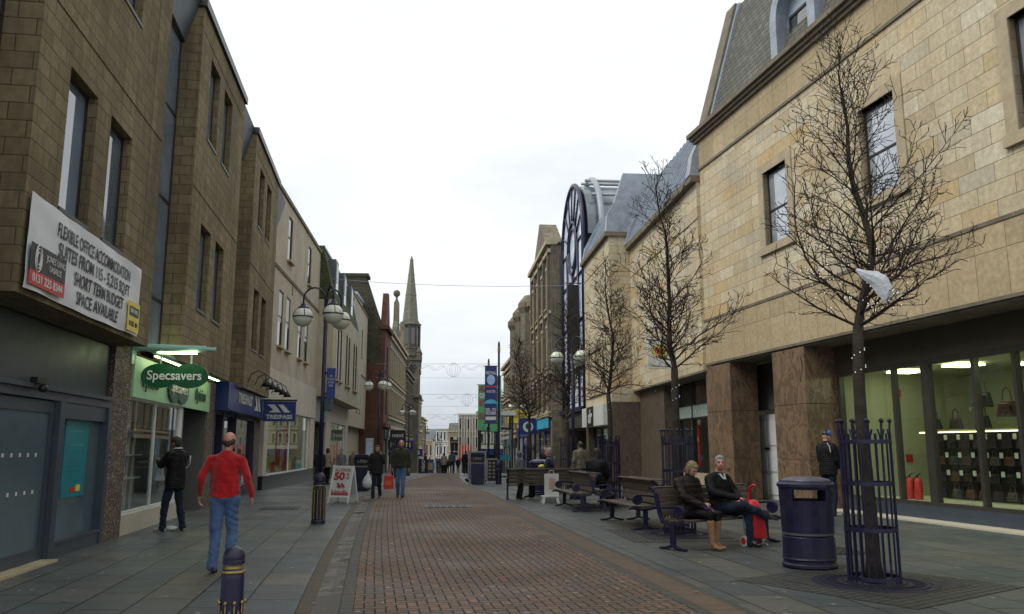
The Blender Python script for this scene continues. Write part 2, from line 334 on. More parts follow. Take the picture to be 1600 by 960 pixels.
    def build(s, name, mat, parent=None, smooth=False, uv=True, label=None, bevel=0, weld=True, kind=None):
        me = bpy.data.meshes.new(name); me.from_pydata([tuple(v) for v in s.v], [], s.f)
        bm = bmesh.new(); bm.from_mesh(me)
        if weld: bmesh.ops.remove_doubles(bm, verts=bm.verts, dist=1e-5)
        bmesh.ops.recalc_face_normals(bm, faces=bm.faces)
        if bevel: bmesh.ops.bevel(bm, geom=[e for e in bm.edges if len(e.link_faces) == 2 and e.calc_face_angle(0) > .5], offset=bevel, segments=1, affect='EDGES', clamp_overlap=True)
        if uv:
            l = bm.loops.layers.uv.new('UVMap')
            for f in bm.faces:
                n = f.normal; a = (abs(n.x), abs(n.y), abs(n.z))
                for lp in f.loops:
                    c = lp.vert.co
                    if a[2] > .85: lp[l].uv = (c.x, c.y)
                    elif a[0] >= a[1]: lp[l].uv = (c.y, c.z/max(.3, sqrt(1-a[2]**2)))
                    else: lp[l].uv = (c.x, c.z/max(.3, sqrt(1-a[2]**2)))
        bm.to_mesh(me); bm.free()
        if smooth:
            for p in me.polygons: p.use_smooth = True
        me.materials.append(M[mat] if isinstance(mat, str) else mat)
        o = bpy.data.objects.new(name, me); COL.objects.link(o)
        if parent: o.parent = parent
        if label: o['label'] = label
        if kind: o['kind'] = kind
        return o
def tag(o, label=None, cat=None, group=None, kind=None):
    for k, v in (('label', label), ('category', cat), ('group', group), ('kind', kind)):
        if v: o[k] = v
    return o
def thing(name, label, cat, loc=(0, 0, 0), rz=0, group=None):
    o = bpy.data.objects.new(name, None); COL.objects.link(o); o.location = loc; o.rotation_euler = (0, 0, rz); o.empty_display_size = .2
    return tag(o, label, cat, group)
def dup(root, loc, rz=None, label=None, group=None, sc=None):
    def cp(o, par):
        c_ = o.copy(); COL.objects.link(c_)
        if par: c_.parent = par
        for ch in o.children: cp(ch, c_)
        return c_
    r = cp(root, None); r.location = loc
    if rz is not None: r.rotation_euler = (0, 0, rz)
    if label: r['label'] = label
    if group: r['group'] = group
    if sc: r.scale = (sc, sc, sc)
    return r
TXT = {}
def text(parent, s_, size, org, right, up, mat, ext=.006, wid=None, bold=0, shear=0, align='CENTER', name='lettering'):
    cu = bpy.data.curves.new('t', 'FONT'); cu.body = s_; cu.size = size; cu.extrude = ext; cu.offset = bold*size; cu.shear = shear; cu.align_x = align; cu.align_y = 'CENTER'; cu.resolution_u = 3; cu.space_line = 1.0
    o = bpy.data.objects.new('t', cu); COL.objects.link(o); dg = bpy.context.evaluated_depsgraph_get()
    me = bpy.data.meshes.new_from_object(o.evaluated_get(dg)); bpy.data.objects.remove(o)
    if wid:
        xs = [v.co.x for v in me.vertices]; k = wid/(max(xs)-min(xs))
        for v in me.vertices: v.co.x *= k
    me.materials.clear(); me.materials.append(M[mat] if isinstance(mat, str) else mat)
    q = bpy.data.objects.new(name, me); COL.objects.link(q)
    r_, u_ = Vector(right).normalized(), Vector(up).normalized(); n_ = r_.cross(u_)
    mt = Matrix((r_, u_, n_)).transposed().to_4x4(); mt.translation = Vector(org)
    if parent: q.parent = parent
    q.matrix_local = mt
    return q
# ---------------- ground profile and street curve
def gz(y):
    if y < 30: return 0
    if y < 70: return -.0125*(y-30)
    return -.5-.03*(min(y, 230)-70)
def interp(tab, y):
    if y <= tab[0][0]: a, b = tab[0], tab[1]
    elif y >= tab[-1][0]: a, b = tab[-2], tab[-1]
    else:
        for a, b in zip(tab, tab[1:]):
            if a[0] <= y <= b[0]: break
    return a[1]+(b[1]-a[1])*(y-a[0])/(b[0]-a[0])
LT = [(-12, 1.2), (0, -.75), (4, -1.38), (7.8, -2.0), (11.4, -2.62), (18.1, -3.66), (26.3, -4.82), (34.8, -5.62), (45, -6.15), (62, -6.6), (80, -7.7), (150, -12.5)]
RT = [(-12, 5.4), (0, 3.65), (7.9, 2.43), (14, 1.5), (20.2, .6), (31, -.95), (40, -2.15), (54, -3.35), (70, -4.3), (90, -5.2), (150, -9)]
def smooth_tab(t):
    ys = [-12+i*1.0 for i in range(163)]; v = [interp(t, y) for y in ys]
    for _ in range(6): v = [v[0]]+[(v[i-1]+2*v[i]+v[i+1])/4 for i in range(1, len(v)-1)]+[v[-1]]
    return list(zip(ys, v))
LT = smooth_tab(LT); RT = smooth_tab(RT)
YS = [-12+i*1.0 for i in range(163)]
ARC = [0]
for i in range(1, len(YS)):
    mx_ = lambda y: (interp(LT, y)+interp(RT, y))/2
    ARC.append(ARC[-1]+sqrt(1+(mx_(YS[i])-mx_(YS[i-1]))**2))
def strip(name, fa, fb, mat, za=lambda y: 0, zb=lambda y: 0, y0=-12, y1=150, label=None, nx=1, vfun=None):
    me = bpy.data.meshes.new(name); vs = []; fs = []; uvs = []
    idx = [i for i, y in enumerate(YS) if y0 <= y <= y1]
    for i in idx:
        y = YS[i]
        for k in range(nx+1):
            t = k/nx; x = fa(y)*(1-t)+fb(y)*t
            vs.append((x, y, gz(y)+za(y)*(1-t)+zb(y)*t)); uvs.append((ARC[i], vfun(x, y) if vfun else x-fa(y)))
    n = nx+1
    for a in range(len(idx)-1):
        for k in range(nx): fs.append((a*n+k, a*n+k+1, (a+1)*n+k+1, (a+1)*n+k))
    me.from_pydata(vs, [], fs); ul = me.uv_layers.new(name='UVMap')
    for p in me.polygons:
        for li in p.loop_indices: ul.data[li].uv = uvs[me.loops[li].vertex_index]
    me.materials.append(M[mat] if isinstance(mat, str) else mat)
    o = bpy.data.objects.new(name, me); COL.objects.link(o); o['kind'] = 'structure'
    if label: o['label'] = label
    return o
L_ = lambda d: (lambda y: interp(LT, y)+d)
R_ = lambda d: (lambda y: interp(RT, y)+d)
strip('pavement', lambda y: -30, L_(0), 'paving', nx=4, vfun=lambda x, y: x-interp(LT, y))
strip('kerb', L_(0), L_(.16), 'border', y1=90)
def wetch():
    m, nt, p = newmat('wet drainage channel'); ob = nt.nodes.new('ShaderNodeTexCoord').outputs['Object']
    n = noise_n(nt, ob, .8, 5, .6); f = noise_n(nt, ob, 25, 4)
    nt.links.new(ramp(nt, f, [(.3, (.038, .03, .02)), (.7, (.075, .06, .04))]), p.inputs['Base Color'])
    w = ramp(nt, n, [(.47, gray(.6)), (.62, gray(.14))])
    nt.links.new(w, p.inputs['Roughness'])
    b = nt.nodes.new('ShaderNodeBump'); b.inputs['Distance'].default_value = .008; nt.links.new(f, b.inputs['Height'])
    bs = ramp(nt, n, [(.4, gray(.5)), (.6, gray(.15))]); nt.links.new(bs, b.inputs['Strength']); nt.links.new(b.outputs[0], p.inputs['Normal']); return m
ch = strip('gutter', L_(.16), L_(.29), wetch(), zb=lambda y: -.005, y1=90)
ch2 = strip('gutter', L_(.29), L_(.42), M.setdefault('wetch', ch.data.materials[0]), za=lambda y: -.005, y1=90)
strip('kerb', L_(.42), L_(.56), 'setts', y1=90)
strip('road', L_(.56), R_(-.55), 'herring', y1=37, nx=3)
strip('road', L_(.56), R_(-.55), 'rowbrick', y0=37, y1=150, nx=3)
strip('kerb', R_(-.55), R_(-.43), 'setts'); strip('kerb', R_(-.43), R_(-.1), 'tan'); strip('kerb', R_(-.1), R_(0), 'setts')
strip('pavement', R_(0), lambda y: 30, 'paving', nx=4, vfun=lambda x, y: x-interp(RT, y)+20)
M['terrain'] = plain('town ground', (.09, .095, .085), .9, .2, .3, .2)
g = MB()
ys = [-60, -12, 30, 70, 230, 600, 3000]
for a, b in zip(ys, ys[1:]):
    g.face([(-2500, a, gz(a)-.12-(2 if a > 229 else 0)), (2500, a, gz(a)-.12-(2 if a > 229 else 0)), (2500, b, gz(b)-.12-(2 if b > 229 else 0)), (-2500, b, gz(b)-.12-(2 if b > 229 else 0))])
tag(g.build('ground', 'terrain'), kind='structure')
# ---------------- facade frames: line X = X0 + m*Y ; coordinates (Y, w outwards, z)
class Fr:
    def __init__(s, X0, m, sg, Y0):
        s.X0, s.m, s.sg, s.Y0 = X0, m, sg, Y0; s.k = sqrt(1+m*m)
        s.loc = (X0+m*Y0, Y0, 0); s.rz = -atan(m)
    def xf(s, Y, w, z): return (s.sg*w, (Y-s.Y0)*s.k, z)
    def mb(s): return MB(s.xf)
    def root(s, name, label, cat='building', group=None): return thing(name, label, cat, s.loc, s.rz, group)
    def r(s, d=1): return (0, s.sg, 0)     # reading direction on the facade
    def world(s, Y, w, z=0):
        n = Vector((1, -s.m, 0)).normalized()*s.sg
        return Vector((s.X0+s.m*Y, Y, z))+n*w
def window(F, par, Y0, Y1, z0, z1, w, fw=.05, mat='brownframe', glass='glass', rail=None, mull=(), sill=None, dep=.06, sillw=.12, blind=False):
    b = F.mb(); hs = []
    b.wall(Y0, Y1, z0, z1, w, dep, [(Y0+fw, Y1-fw, z0+fw, z1-fw)])
    if rail: 
        for r_ in (rail if isinstance(rail, (list, tuple)) else [rail]): b.box(Y0+fw, Y1-fw, w-dep+.004, w-.004, r_-fw*.45, r_+fw*.45)
    for q in mull: b.box(q-fw*.45, q+fw*.45, w-dep+.008, w-.008, z0+fw, z1-fw)
    f = b.build('window', mat, par)
    g_ = F.mb(); g_.box(Y0+fw*.5, Y1-fw*.5, w-dep*.6, w-dep*.45, z0+fw*.5, z1-fw*.5); g_.build('pane', glass, f)
    if blind: 
        q = F.mb(); q.box(Y0+fw, Y1-fw, w-dep*.4, w-dep*.35, z0+(z1-z0)*.45, z1-fw); q.build('blind', 'offwhite', f)
    if sill:
        q = F.mb(); q.box(Y0-.04, Y1+.04, w-.04, w+sillw, z0-.09, z0-.002); q.build('sill', sill, f)
    return f
# ================= LEFT SIDE
A = Fr(-4.757, -.1495, 1, 1.6)
off = A.root('office_block', 'long buff block office building with projecting window bays above the shops on the left')
BW = .5
bays = [(1.7, 6.95), (9.1, 14.35), (16.75, 21.95), (24.2, 29.45)]
wl = A.mb()
for a, b in bays:
    hs = []
    for (z0, z1) in ((4.6, 6.5), (8.5, 10.4)):
        for d in (.95, 2.55):
            hs.append((a+d, a+d+1.02, z0, z1)); window(A, off, a+d, a+d+1.02, z0, z1, BW-.13, .05, sill=None, dep=.05, glass='officeglass')
    # front leaf and its two returns
    wl.wall(a, b, 3.32, 11.15, BW, .28, hs)
    wl.box(a, a+.28, -.05, BW-.28, 3.32, 11.15); wl.box(b-.28, b, -.05, BW-.28, 3.32, 11.15)
    for h in hs: led = A.mb(); led.box(h[0]-.01, h[1]+.01, BW-.13, BW+.02, h[2]-.06, h[2]-.003); led.build('ledge', 'brownframe', off)
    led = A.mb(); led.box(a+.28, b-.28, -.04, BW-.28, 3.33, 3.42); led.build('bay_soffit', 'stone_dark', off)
    cop = A.mb(); cop.box(a-.06, b+.06, -.3, BW+.07, 11.15, 11.34); cop.build('coping', 'black', off)
    wl.box(b-.75, b-.72, BW-.001, BW+.006, 3.4, 11.1); wl.box(a+.1, b-.1, BW-.001, BW+.012, 7.08, 7.13); wl.box(a+.1, b-.1, BW-.001, BW+.012, 10.62, 10.66)
rec = [(6.95, 9.1), (14.35, 16.75), (21.95, 24.2), (29.45, 32.1)]
for a, b in rec:
    g0, g1 = a+.03, b-.03
    window(A, off, g0, g1, 3.42, 10.3, .08, .06, mull=[(a+b)/2], glass='officeglass', rail=[4.5, 6.6, 8.55], dep=.05)
    l2 = A.mb(); l2.hexa([(a, -.02, 10.3), (b, -.02, 10.3), (b, .14, 10.3), (a, .2, 10.3)], [(a, -.02, 11.32), (b, -.02, 11.32), (b, .42, 11.32), (a, .42, 11.32)]); l2.build('flashing', 'darkzinc', off)
wl.box(1.6, 32.1, -9, -.32, 3.0, 11.1)
wl.build('wall', 'buff', off)
ro = A.mb(); ro.box(1.6, 32.1, -9, -.1, 11.1, 11.2); ro.build('roof', 'darkzinc', off)
# piers of exposed aggregate
for a, b in ((14.3, 15.28), (21.95, 22.85), (30.0, 31.2), (7.0, 7.9)):
    p = A.mb(); p.box(a, b, -.6, .0, -.5, 3.32); p.build('pier', 'aggregate', off)
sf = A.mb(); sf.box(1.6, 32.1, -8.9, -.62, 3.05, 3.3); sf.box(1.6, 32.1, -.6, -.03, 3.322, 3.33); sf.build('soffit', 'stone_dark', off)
def room(F, par, Y0, Y1, z0, z1, w0, w1, mat='interior', light=None, n=2, name='interior'):
    """closed shop room behind the glass: floor, walls, ceiling, and its lit ceiling panels"""
    b = F.mb()
    t = .05
    b.box(Y0, Y1, w1-t, w1, z0, z1); b.box(Y0, Y0+t, w1, w0, z0, z1); b.box(Y1-t, Y1, w1, w0, z0, z1); b.box(Y0+t, Y1-t, w1, w0, z1-t, z1); b.box(Y0+t, Y1-t, w1, w0, z0, z0+.04)
    q = b.build(name, mat, par)
    if light:
        l = F.mb()
        for i in range(n):
            c_ = Y0+(i+.5)*(Y1-Y0)/n; l.box(c_-.45, c_+.45, (w0+w1)/2-.3, (w0+w1)/2+.3, z1-t-.05, z1-t-.01)
        l.build('ceiling_light', light, q)
    return q
M['lamp_warm'] = emit('warm ceiling panel', (1, .93, .75), 7.0); M['lamp_green'] = emit('greenish ceiling panel', (.8, 1, .45), 3.2)
M['lamp_dim'] = emit('dim ceiling panel', (1, .93, .8), 3.5)
# --- grey shopfront (Y 1.6 .. 14.3)
gs = A.mb(); gs.box(7.9, 14.3, -.35, -.08, 2.36, 3.3); gf = gs.build('fascia', 'greyfascia', off)
tr = A.mb(); tr.box(7.9, 14.3, -.08, .03, 2.98-.02, 3.0+.0); 
fr = A.mb(); 
fr.box(7.9, 14.3, -.30, .0, 2.24, 2.36); fr.box(7.9, 14.3, -.2, .05, 2.36, 2.42)
fr.box(12.02, 12.2, -.3, .03, 0, 2.24); fr.box(14.14, 14.3, -.3, .02, 0, 2.24); fr.box(7.9, 8.05, -.3, .02, 0, 2.24)
fr.box(12.2, 14.14, -.2, .0, -.05, .22); fr.box(12.2, 14.14, -.24, .02, .2, .24); fr.box(12.2, 14.14, -.24, -.02, 2.0, 2.24)
sfront = fr.build('shopfront', 'greyframe', off)
pn = A.mb(); pn.box(12.2, 14.14, -.14, -.12, .24, 2.0); pn.build('pane', 'frost', sfront)
po = A.mb(); po.box(12.66, 13.62, -.118, -.108, .82, 2.02); po.build('poster', 'teal', sfront)
po = A.mb(); po.box(13.0, 13.2, -.107, -.1, .9, .97); po.build('poster_panel', 'red', sfront)
po = A.mb(); po.box(13.25, 13.42, -.107, -.1, .9, 1.0); po.build('poster_panel', 'yellow', sfront)
for i, zz_ in enumerate((1.83, 1.62, 1.52, 1.3, 1.22)):
    text(sfront, '-- --- - ----', .08, A.xf(13.12, -.106, zz_), A.r(1), (0, 0, 1), 'mint' if i < 2 else 'teal', .002, wid=.55)
for a, b in ((8.2, 10.1), (10.18, 12.0)):
    d = A.mb(); d.wall(a, b, .03, 2.22, -.05, .06, [(a+.13, b-.13, .2, 2.06)]); dd = d.build('door', 'greyframe', off)
    q = A.mb(); q.box(a+.1, b-.1, -.085, -.075, .18, 2.08); q.build('pane', 'frost', dd)
    q = A.mb()
    for zz_ in (.95, 1.45):
        for k in range(5): q.box(a+.35+k*.25, a+.41+k*.25, -.0745, -.072, zz_, zz_+.05)
    q.build('safety_marking', 'offwhite', dd)
q = A.mb(); q.box(8.2, 12.0, -.25, .18, -.03, .03); q.build('threshold', 'stone_trim', off)
q = A.mb(); q.box(10.95, 11.25, .0, .1, 2.42, 2.5); q.ball((11.1, .12, 2.36), .06); q.build('door_sensor', 'black', off)
# --- optician's shopfront (Y 15.3 .. 22)
fa = A.mb(); fa.box(15.3, 21.95, -.3, .04, 2.5, 3.27); fo = fa.build('fascia', 'green', off)
for yc, s_ in ((16.35, 'Opticians'), (20.75, 'Opticians')):
    text(fo, s_, .42, A.xf(yc, .06, 2.86 if yc < 18 else 2.86), A.r(1), (0, 0, 1), M['dkgreen'], .01, wid=1.15, shear=.15)
for yc in (18.15, 18.85):
    e = A.mb(); n_ = 28; e.prism([(yc+.52*cos(2*pi*i/n_), .06, 2.85+.30*sin(2*pi*i/n_)) for i in range(n_)], (0, .03+.006*(yc > 18.5), 0)); e.build('logo_oval', 'dkgreen', fo)
text(fo, 'Specsavers', .3, A.xf(18.5, .104, 2.86), A.r(1), (0, 0, 1), 'white', .006, wid=1.45, bold=.01)
f2 = A.mb(); f2.box(15.28, 19.4, -.25, .0, -.05, .36); f2.build('stall_riser', 'creamlight', off)
f3 = A.mb(); f3.wall(15.28, 19.4, .36, 2.5, -.02, .08, [(15.36, 19.12, .42, 2.46)]); f3.box(17.2, 17.23, -.09, -.03, .42, 2.46)
ws = f3.build('shop_window', 'white', off)
pg = A.mb(); pg.box(15.36, 19.12, -.07, -.06, .42, 2.46); pg.build('pane', 'shopglass', ws)
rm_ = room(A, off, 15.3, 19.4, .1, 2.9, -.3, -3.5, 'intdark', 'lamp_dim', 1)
q = A.mb(); q.box(16.3, 17.7, -1.3, -1.25, .2, 2.2); q.build('display_banner', 'green', rm_)
q = A.mb(); n_ = 24; q.prism([(16.9+.42*cos(2*pi*i/n_), -1.22, 1.6+.5*sin(2*pi*i/n_)) for i in range(n_)], (0, -.02, 0)); q.build('display_disc', 'navyb', rm_)
q = A.mb()
for i in range(9): q.box(15.45+.13*(i % 2), 15.6+.13*(i % 2), -.14, -.12, .5+i*.2, .62+i*.2)
q.build('price_card', 'offwhite', rm_)
q = A.mb()
for i in range(4): q.box(17.6+i*.4, 17.64+i*.4, -.9, -.86, .14, 2.8)
for z_ in (.9, 1.4, 1.9): q.box(17.5, 19.2, -1.1, -.8, z_, z_+.03)
q.build('shelf', 'white', rm_)
q = A.mb(); q.box(19.4, 19.5, -1.4, -.02, -.05, 2.5); q.box(19.5, 21.95, -1.5, -1.4, -.05, 2.5); q.box(21.85, 21.95, -1.4, -.02, -.05, 2.5); q.box(19.4, 21.95, -1.4, -.05, 2.5, 2.52); q.build('entrance_porch', plain('grey render', (.10, .105, .10), .8, .1, 1, .1), off)
# mint bracket with tube lamps over the fascia
br = thing('sign_light_bracket', 'mint green tube bracket with lit strip lamps above the green optician fascia', 'sign light', tuple(A.world(15.25, 0, 3.3)), A.rz)
b = MB(); b.tube([(0, 0, .12), (1.25, 0.25, .12)], .07, 12); b.tube([(1.25, .25, .12), (1.42, .28, .12)], .045, 10); b.tube([(.35, .1, .05), (.35, 6.8, .05)], .045, 10); b.box(-.02, .03, -.12, .12, -.2, .3); b.box(0, .4, 6.5, 6.56, 0, .06); b.build('tube', 'mint', br)
M['striplamp'] = emit('strip lamp', (.95, 1, .55), 9)
b = MB(); b.box(.42, 1.1, .12, .2, .02, .045); b.box(.25, .30, .5, 6.5, -.005, .01); b.build('strip_lamp', 'striplamp', br)
b = MB(); b.box(-.02, .12, -.1, .06, .3, .42); b.build('junction_box', 'greyframe', br)
hs = thing('hanging_sign', 'dark green double oval hanging sign with white lettering', 'sign', tuple(A.world(15.75, 0, 2.93)), A.rz)
for i, xc in enumerate((.38, .92)):
    e = MB(); n_ = 32; e.prism([(xc+.345*cos(2*pi*k/n_), -.03-.008*i, .232*sin(2*pi*k/n_)) for k in range(n_)], (0, .05+.016*i, 0)); e.build('oval_panel', 'dkgreen', hs)
text(hs, 'Specsavers', .25, (.65, -.046, .0), (1, 0, 0), (0, 0, 1), 'white', .004, wid=1.0, bold=.015)
e = MB(); e.box(.36, .39, -.02, .01, .2, .48); e.box(.92, .95, -.02, .01, .2, .48); e.build('hanger', 'mint', hs)
# --- outdoor clothing shop (Y 22.9 .. 30)
fa = A.mb(); fa.box(22.9, 31.6, -.3, .34, 2.66, 3.38); fa.box(22.88, 31.62, -.3, .38, 2.6, 2.66); fb = fa.build('fascia', 'navyb', off)
text(fb, 'TRESPASS', .42, A.xf(25.6, .35, 3.02), A.r(1), (0, 0, 1), 'offwhite', .006, wid=2.5, bold=.02, shear=.1)
def chevrons(par, org, rt, up, s_, mat='offwhite', nrm=(0, 0, 0)):
    r_, u_, o_ = Vector(rt), Vector(up), Vector(org)
    n_ = r_.cross(u_); b = MB()
    for dx in (0, .62):
        pts = [(dx, .5), (dx+.5, .5), (dx+.95, -.5), (dx+.08, -.5), (dx+.42, -.15)] if dx == 0 else [(dx+.12, .5), (dx+.45, .5), (dx+.98, -.5), (dx+.55, -.5)]
        b.prism([tuple(o_+r_*(x-.8)*s_+u_*y*s_*.55) for x, y in pts], tuple(n_*.012))
    b.build('logo', mat, par, weld=False)
chevrons(fb, A.xf(28.0, .35, 3.02), A.r(1), (0, 0, 1), .85)
f = A.mb(); f.box(22.9, 23.05, -.3, .0, 0, 2.6); f.box(24.1, 24.25, -.3, 0, 0, 2.6); f.box(26.2, 26.3, -.3, 0, 0, 2.6); f.box(29.85, 30, -.3, 0, 0, 2.6); f.box(24.25, 30, -.25, -.02, -.05, .35); f.box(23.05, 30, -.25, -.02, 2.5, 2.6)
s3 = f.build('shopfront', 'navy', off)
pg = A.mb(); pg.box(24.25, 29.85, -.14, -.13, .35, 2.5); pg.build('pane', 'shopglass', s3)
rm_ = room(A, off, 22.95, 29.95, 0, 2.62, -.32, -4, 'interior', 'lamp_dim', 2)
rs_ = random.Random(4)
for i in range(16):
    q = A.mb(); y = 23.4+rs_.random()*6; w_ = -.6-rs_.random()*1.8; z_ = .5+rs_.random()*1.2
    q.box(y, y+.4, w_-.3, w_, z_, z_+.55); q.build('jacket_on_rail', rs_.choice(['navyb', 'red', 'black', 'greyframe', 'yellow', 'black', 'navy']), rm_)
# projecting sign
ps = thing('hanging_sign', 'square navy projecting shop sign with white chevrons and lettering', 'sign', tuple(A.world(29.3, .36, 2.84)), A.rz)
e = MB(); e.box(0, 1.12, -.06, .06, -.35, .35); e.build('panel', 'navyb', ps)
e = MB(); e.box(-.05, 1.15, -.02, .02, .36, .42); e.build('arm', 'black', ps)
text(ps, 'TRESPASS', .2, (.56, -.066, -.2), (1, 0, 0), (0, 0, 1), 'offwhite', .004, wid=.9, bold=.03)
chevrons(ps, (.54, -.062, .1), (1, 0, 0), (0, 0, 1), .5)
gl = None
for i, yy in enumerate((24.9, 26.2, 27.5, 28.8, 30.1)):
    if gl is None:
        gl = thing('gooseneck_lamp', 'x', 'lamp', tuple(A.world(yy, .5, 3.5)), A.rz, 'gooseneck lamps over the navy fascia')
        b = MB(); b.tube([(0, 0, .02), (.1, 0, .28), (.3, 0, .38), (.5, 0, .28), (.56, 0, .1)], .016, 6); b.build('arm', 'black', gl)
        b = MB(); b.lathe([(.04, .1), (.06, .05), (.15, -.1), (.14, -.1), (.05, .03)], 12, (.56, 0, 0)); b.build('lamp_shade', 'black', gl, smooth=True)
        g1 = gl
    else: g1 = dup(gl, tuple(A.world(yy, .5, 3.5)), A.rz)
    g1['label'] = 'small black gooseneck lamp over the navy shop fascia, '+['nearest of the five', 'second nearest of five', 'middle of the five', 'fourth from the near end', 'farthest of the five'][i]
# --- banner
def clothw(Y, z):
    u = (Y-9.16)/(13.5-9.16); v = (z-3.38)/1.12
    return BW+.05+.014*noise.noise(Vector((u*5, v*2+u*3, 0)))+.010*sin(u*22+v*6)*(1-v)+.012*sin((u+v)*14)*abs(.5-v)
def banner():
    b0 = A.mb(); nx, nz = 60, 28; Y0, Y1 = 9.16, 13.5
    me_v = []
    for k in range(nz+1):
        for i in range(nx+1):
            u, v = i/nx, k/nz
            zt = 4.52-.008*sin(u*pi*6)**2; zb = 3.38+.006*sin(u*9)
            w_ = clothw(Y0+(Y1-Y0)*u, zb+(zt-zb)*v)
            me_v.append((Y0+(Y1-Y0)*u, w_, zb+(zt-zb)*v))
    idx = [b0.P(p) for p in me_v]
    for k in range(nz):
        for i in range(nx): a = k*(nx+1)+i; b0.f.append([idx[a], idx[a+1], idx[a+nx+2], idx[a+nx+1]])
    return b0
bn = thing('banner', 'large white letting banner with black capitals tied below the first-floor windows', 'banner', tuple(A.world(11.3, BW, 3.4)), A.rz)
Bf = Fr(A.X0, A.m, 1, 11.3); 
def shift(o): o.location = (0, 0, 0)
off_b = Vector((BW, 0, 3.4))
def drape(o, Yc, zc, gap=.01):
    """print lies on the cloth surface"""
    me = o.data; ox = .083; bm = bmesh.new(); bm.from_mesh(me)
    for v in bm.verts: v.co.z = clothw(Yc+v.co.x/A.k, zc+v.co.y)+gap+(v.co.z > 0)*.002-BW-ox
    bm.to_mesh(me); bm.free()
def bx(Y, w, z): v = Vector(Bf.xf(Y, w, z)); return tuple(v-off_b)
b0 = banner(); b0.v = [Vector(bx(0, 0, 0)) if False else (v+Vector((0, (1.6-11.3)*A.k, 0))-off_b) for v in b0.v]
o_ = b0.build('cloth', plain('white banner vinyl', (.66, .68, .70), .45, .05, 2, .25, bsc=3), bn, smooth=True)
bk = plain('black banner print', (.015, .015, .018), .5, .1, 2, .0)
W_ = BW+.083
for s_, z_, yc, wd in (('FLEXIBLE OFFICE ACCOMMODATION', 4.27, 11.45, 3.0), ('SUITES FROM 115 - 5,215 SQ.FT', 4.03, 11.5, 2.95), ('SHORT TERM BUDGET', 3.78, 11.65, 2.05), ('SPACE AVAILABLE', 3.54, 11.62, 1.75)):
    drape(text(bn, s_, .25, bx(yc, W_, z_), (0, 1, 0), (0, 0, 1), bk, .002, wid=wd, bold=.014), yc, z_)
q = MB(); q.box(BW*0+.084, .088, (9.2-11.3)*A.k, (10.25-11.3)*A.k, .20, .53); q.build('agent_panel', bk, bn)
q = MB(); q.box(.086, .091, (9.2-11.3)*A.k, (10.25-11.3)*A.k, .04, .21); q.build('agent_panel', M['red'], bn)
text(bn, '0131 225 8344', .14, bx(9.73, BW+.093, 3.4+.125), (0, 1, 0), (0, 0, 1), 'offwhite', .002, wid=.9, bold=.02)
text(bn, 'JONES LANG\nLASALLE', .11, bx(9.93, BW+.091, 3.4+.37), (0, 1, 0), (0, 0, 1), 'offwhite', .002, wid=.58)
e = MB()
for k in range(3): e.tube([tuple(Vector(bx(9.42, BW+.09, 3.77))+Vector((0, (.12-.03*k)*.8*cos(a*pi/8), (.16-.04*k)*sin(a*pi/8)))) for a in range(17)], .008, 4, cap=False)
e.build('agent_logo', 'offwhite', bn)
q = MB(); q.box(.084, .088, (12.85-11.3)*A.k, (13.45-11.3)*A.k, .02, .5); q.build('agent_panel', 'yellow', bn)
q = MB(); q.box(.088, .092, (12.92-11.3)*A.k, (13.4-11.3)*A.k, .27, .42); q.build('agent_panel', bk, bn)
text(bn, 'DM HALL', .1, bx(13.16, BW+.094, 3.4+.345), (0, 1, 0), (0, 0, 1), 'offwhite', .002, wid=.42, bold=.02)
text(bn, '01382 404', .12, bx(13.15, BW+.091, 3.4+.14), (0, 1, 0), (0, 0, 1), bk, .002, wid=.45)
# ================= cream building and its neighbours (second alignment)
B = Fr(-9.67+.084*32.9, -.084, 1, 32.3)
cr = B.root('cream_building', 'cream panelled shop building with narrow paired windows, past the block offices on the left')

def pxY(px, py, X0, m):
    a = (px-800)/1290; b = (480-py)/1290; th = atan(220/1290); t = X0/(a-m*(cos(th)-b*sin(th))); return t*(cos(th)-b*sin(th))
prs = [(pxY(p, 500, B.X0, B.m), 5.78, 8.15) for p in (438, 450)]+[(pxY(p, 520, B.X0, B.m), 5.78, 8.15) for p in (468.5, 478.5)]
prs += [(pxY(453, 395, B.X0, B.m), 9.75, 11.75), (pxY(484, 412, B.X0, B.m), 9.75, 11.75)]
hs = [(y-.5, y+.5, z0, z1) for y, z0, z1 in prs]
Y1c = 45.0
w_ = B.mb(); w_.wall(32.3, Y1c, 4.7, 12.25, 0, .35, hs); w_.box(32.3, Y1c, -9, -.36, 4.7, 12.2); w_.build('wall', 'creamwall', cr)
for h in hs: window(B, cr, h[0], h[1], h[2], h[3], -.03, .05, glass='glassb', rail=(h[2]+h[3])/2+.1, sill='stone_trim', sillw=.2, blind=h[2] < 7)
q = B.mb(); q.box(32.25, Y1c, -.5, .08, 12.25, 12.42); q.build('coping', 'stone_dark', cr)
q = B.mb(); q.box(32.4, Y1c, .0, .05, 8.9, 8.97); q.box(36.9, 36.96, 0, .04, 8.4, 8.9); q.box(32.4, Y1c, 0, .05, 9.0, 9.02); q.build('string_course', 'stone_dark', cr)
q = B.mb()
for i in range(10): q.box(32.3+i*1.27, 32.3+(i+1)*1.27-.02, -.2, .06, 3.12, 4.72)
q.box(32.3, 33.0, -.3, .03, .5, 3.1); q.box(43.5, 45.0, -.3, .03, .5, 3.1); q.build('fascia_panel', 'creamlight', cr)
q = B.mb(); q.box(32.3, Y1c, -.3, .05, -.6, .48); q.build('plinth', 'blackgranite', cr)
f = B.mb(); f.wall(33.0, 43.5, .48, 3.12, -.05, .08, [(33.08, 43.42, .54, 3.06)]); f.box(38.2, 38.26, -.12, -.06, .54, 3.06); sw = f.build('shop_window', 'white', cr)
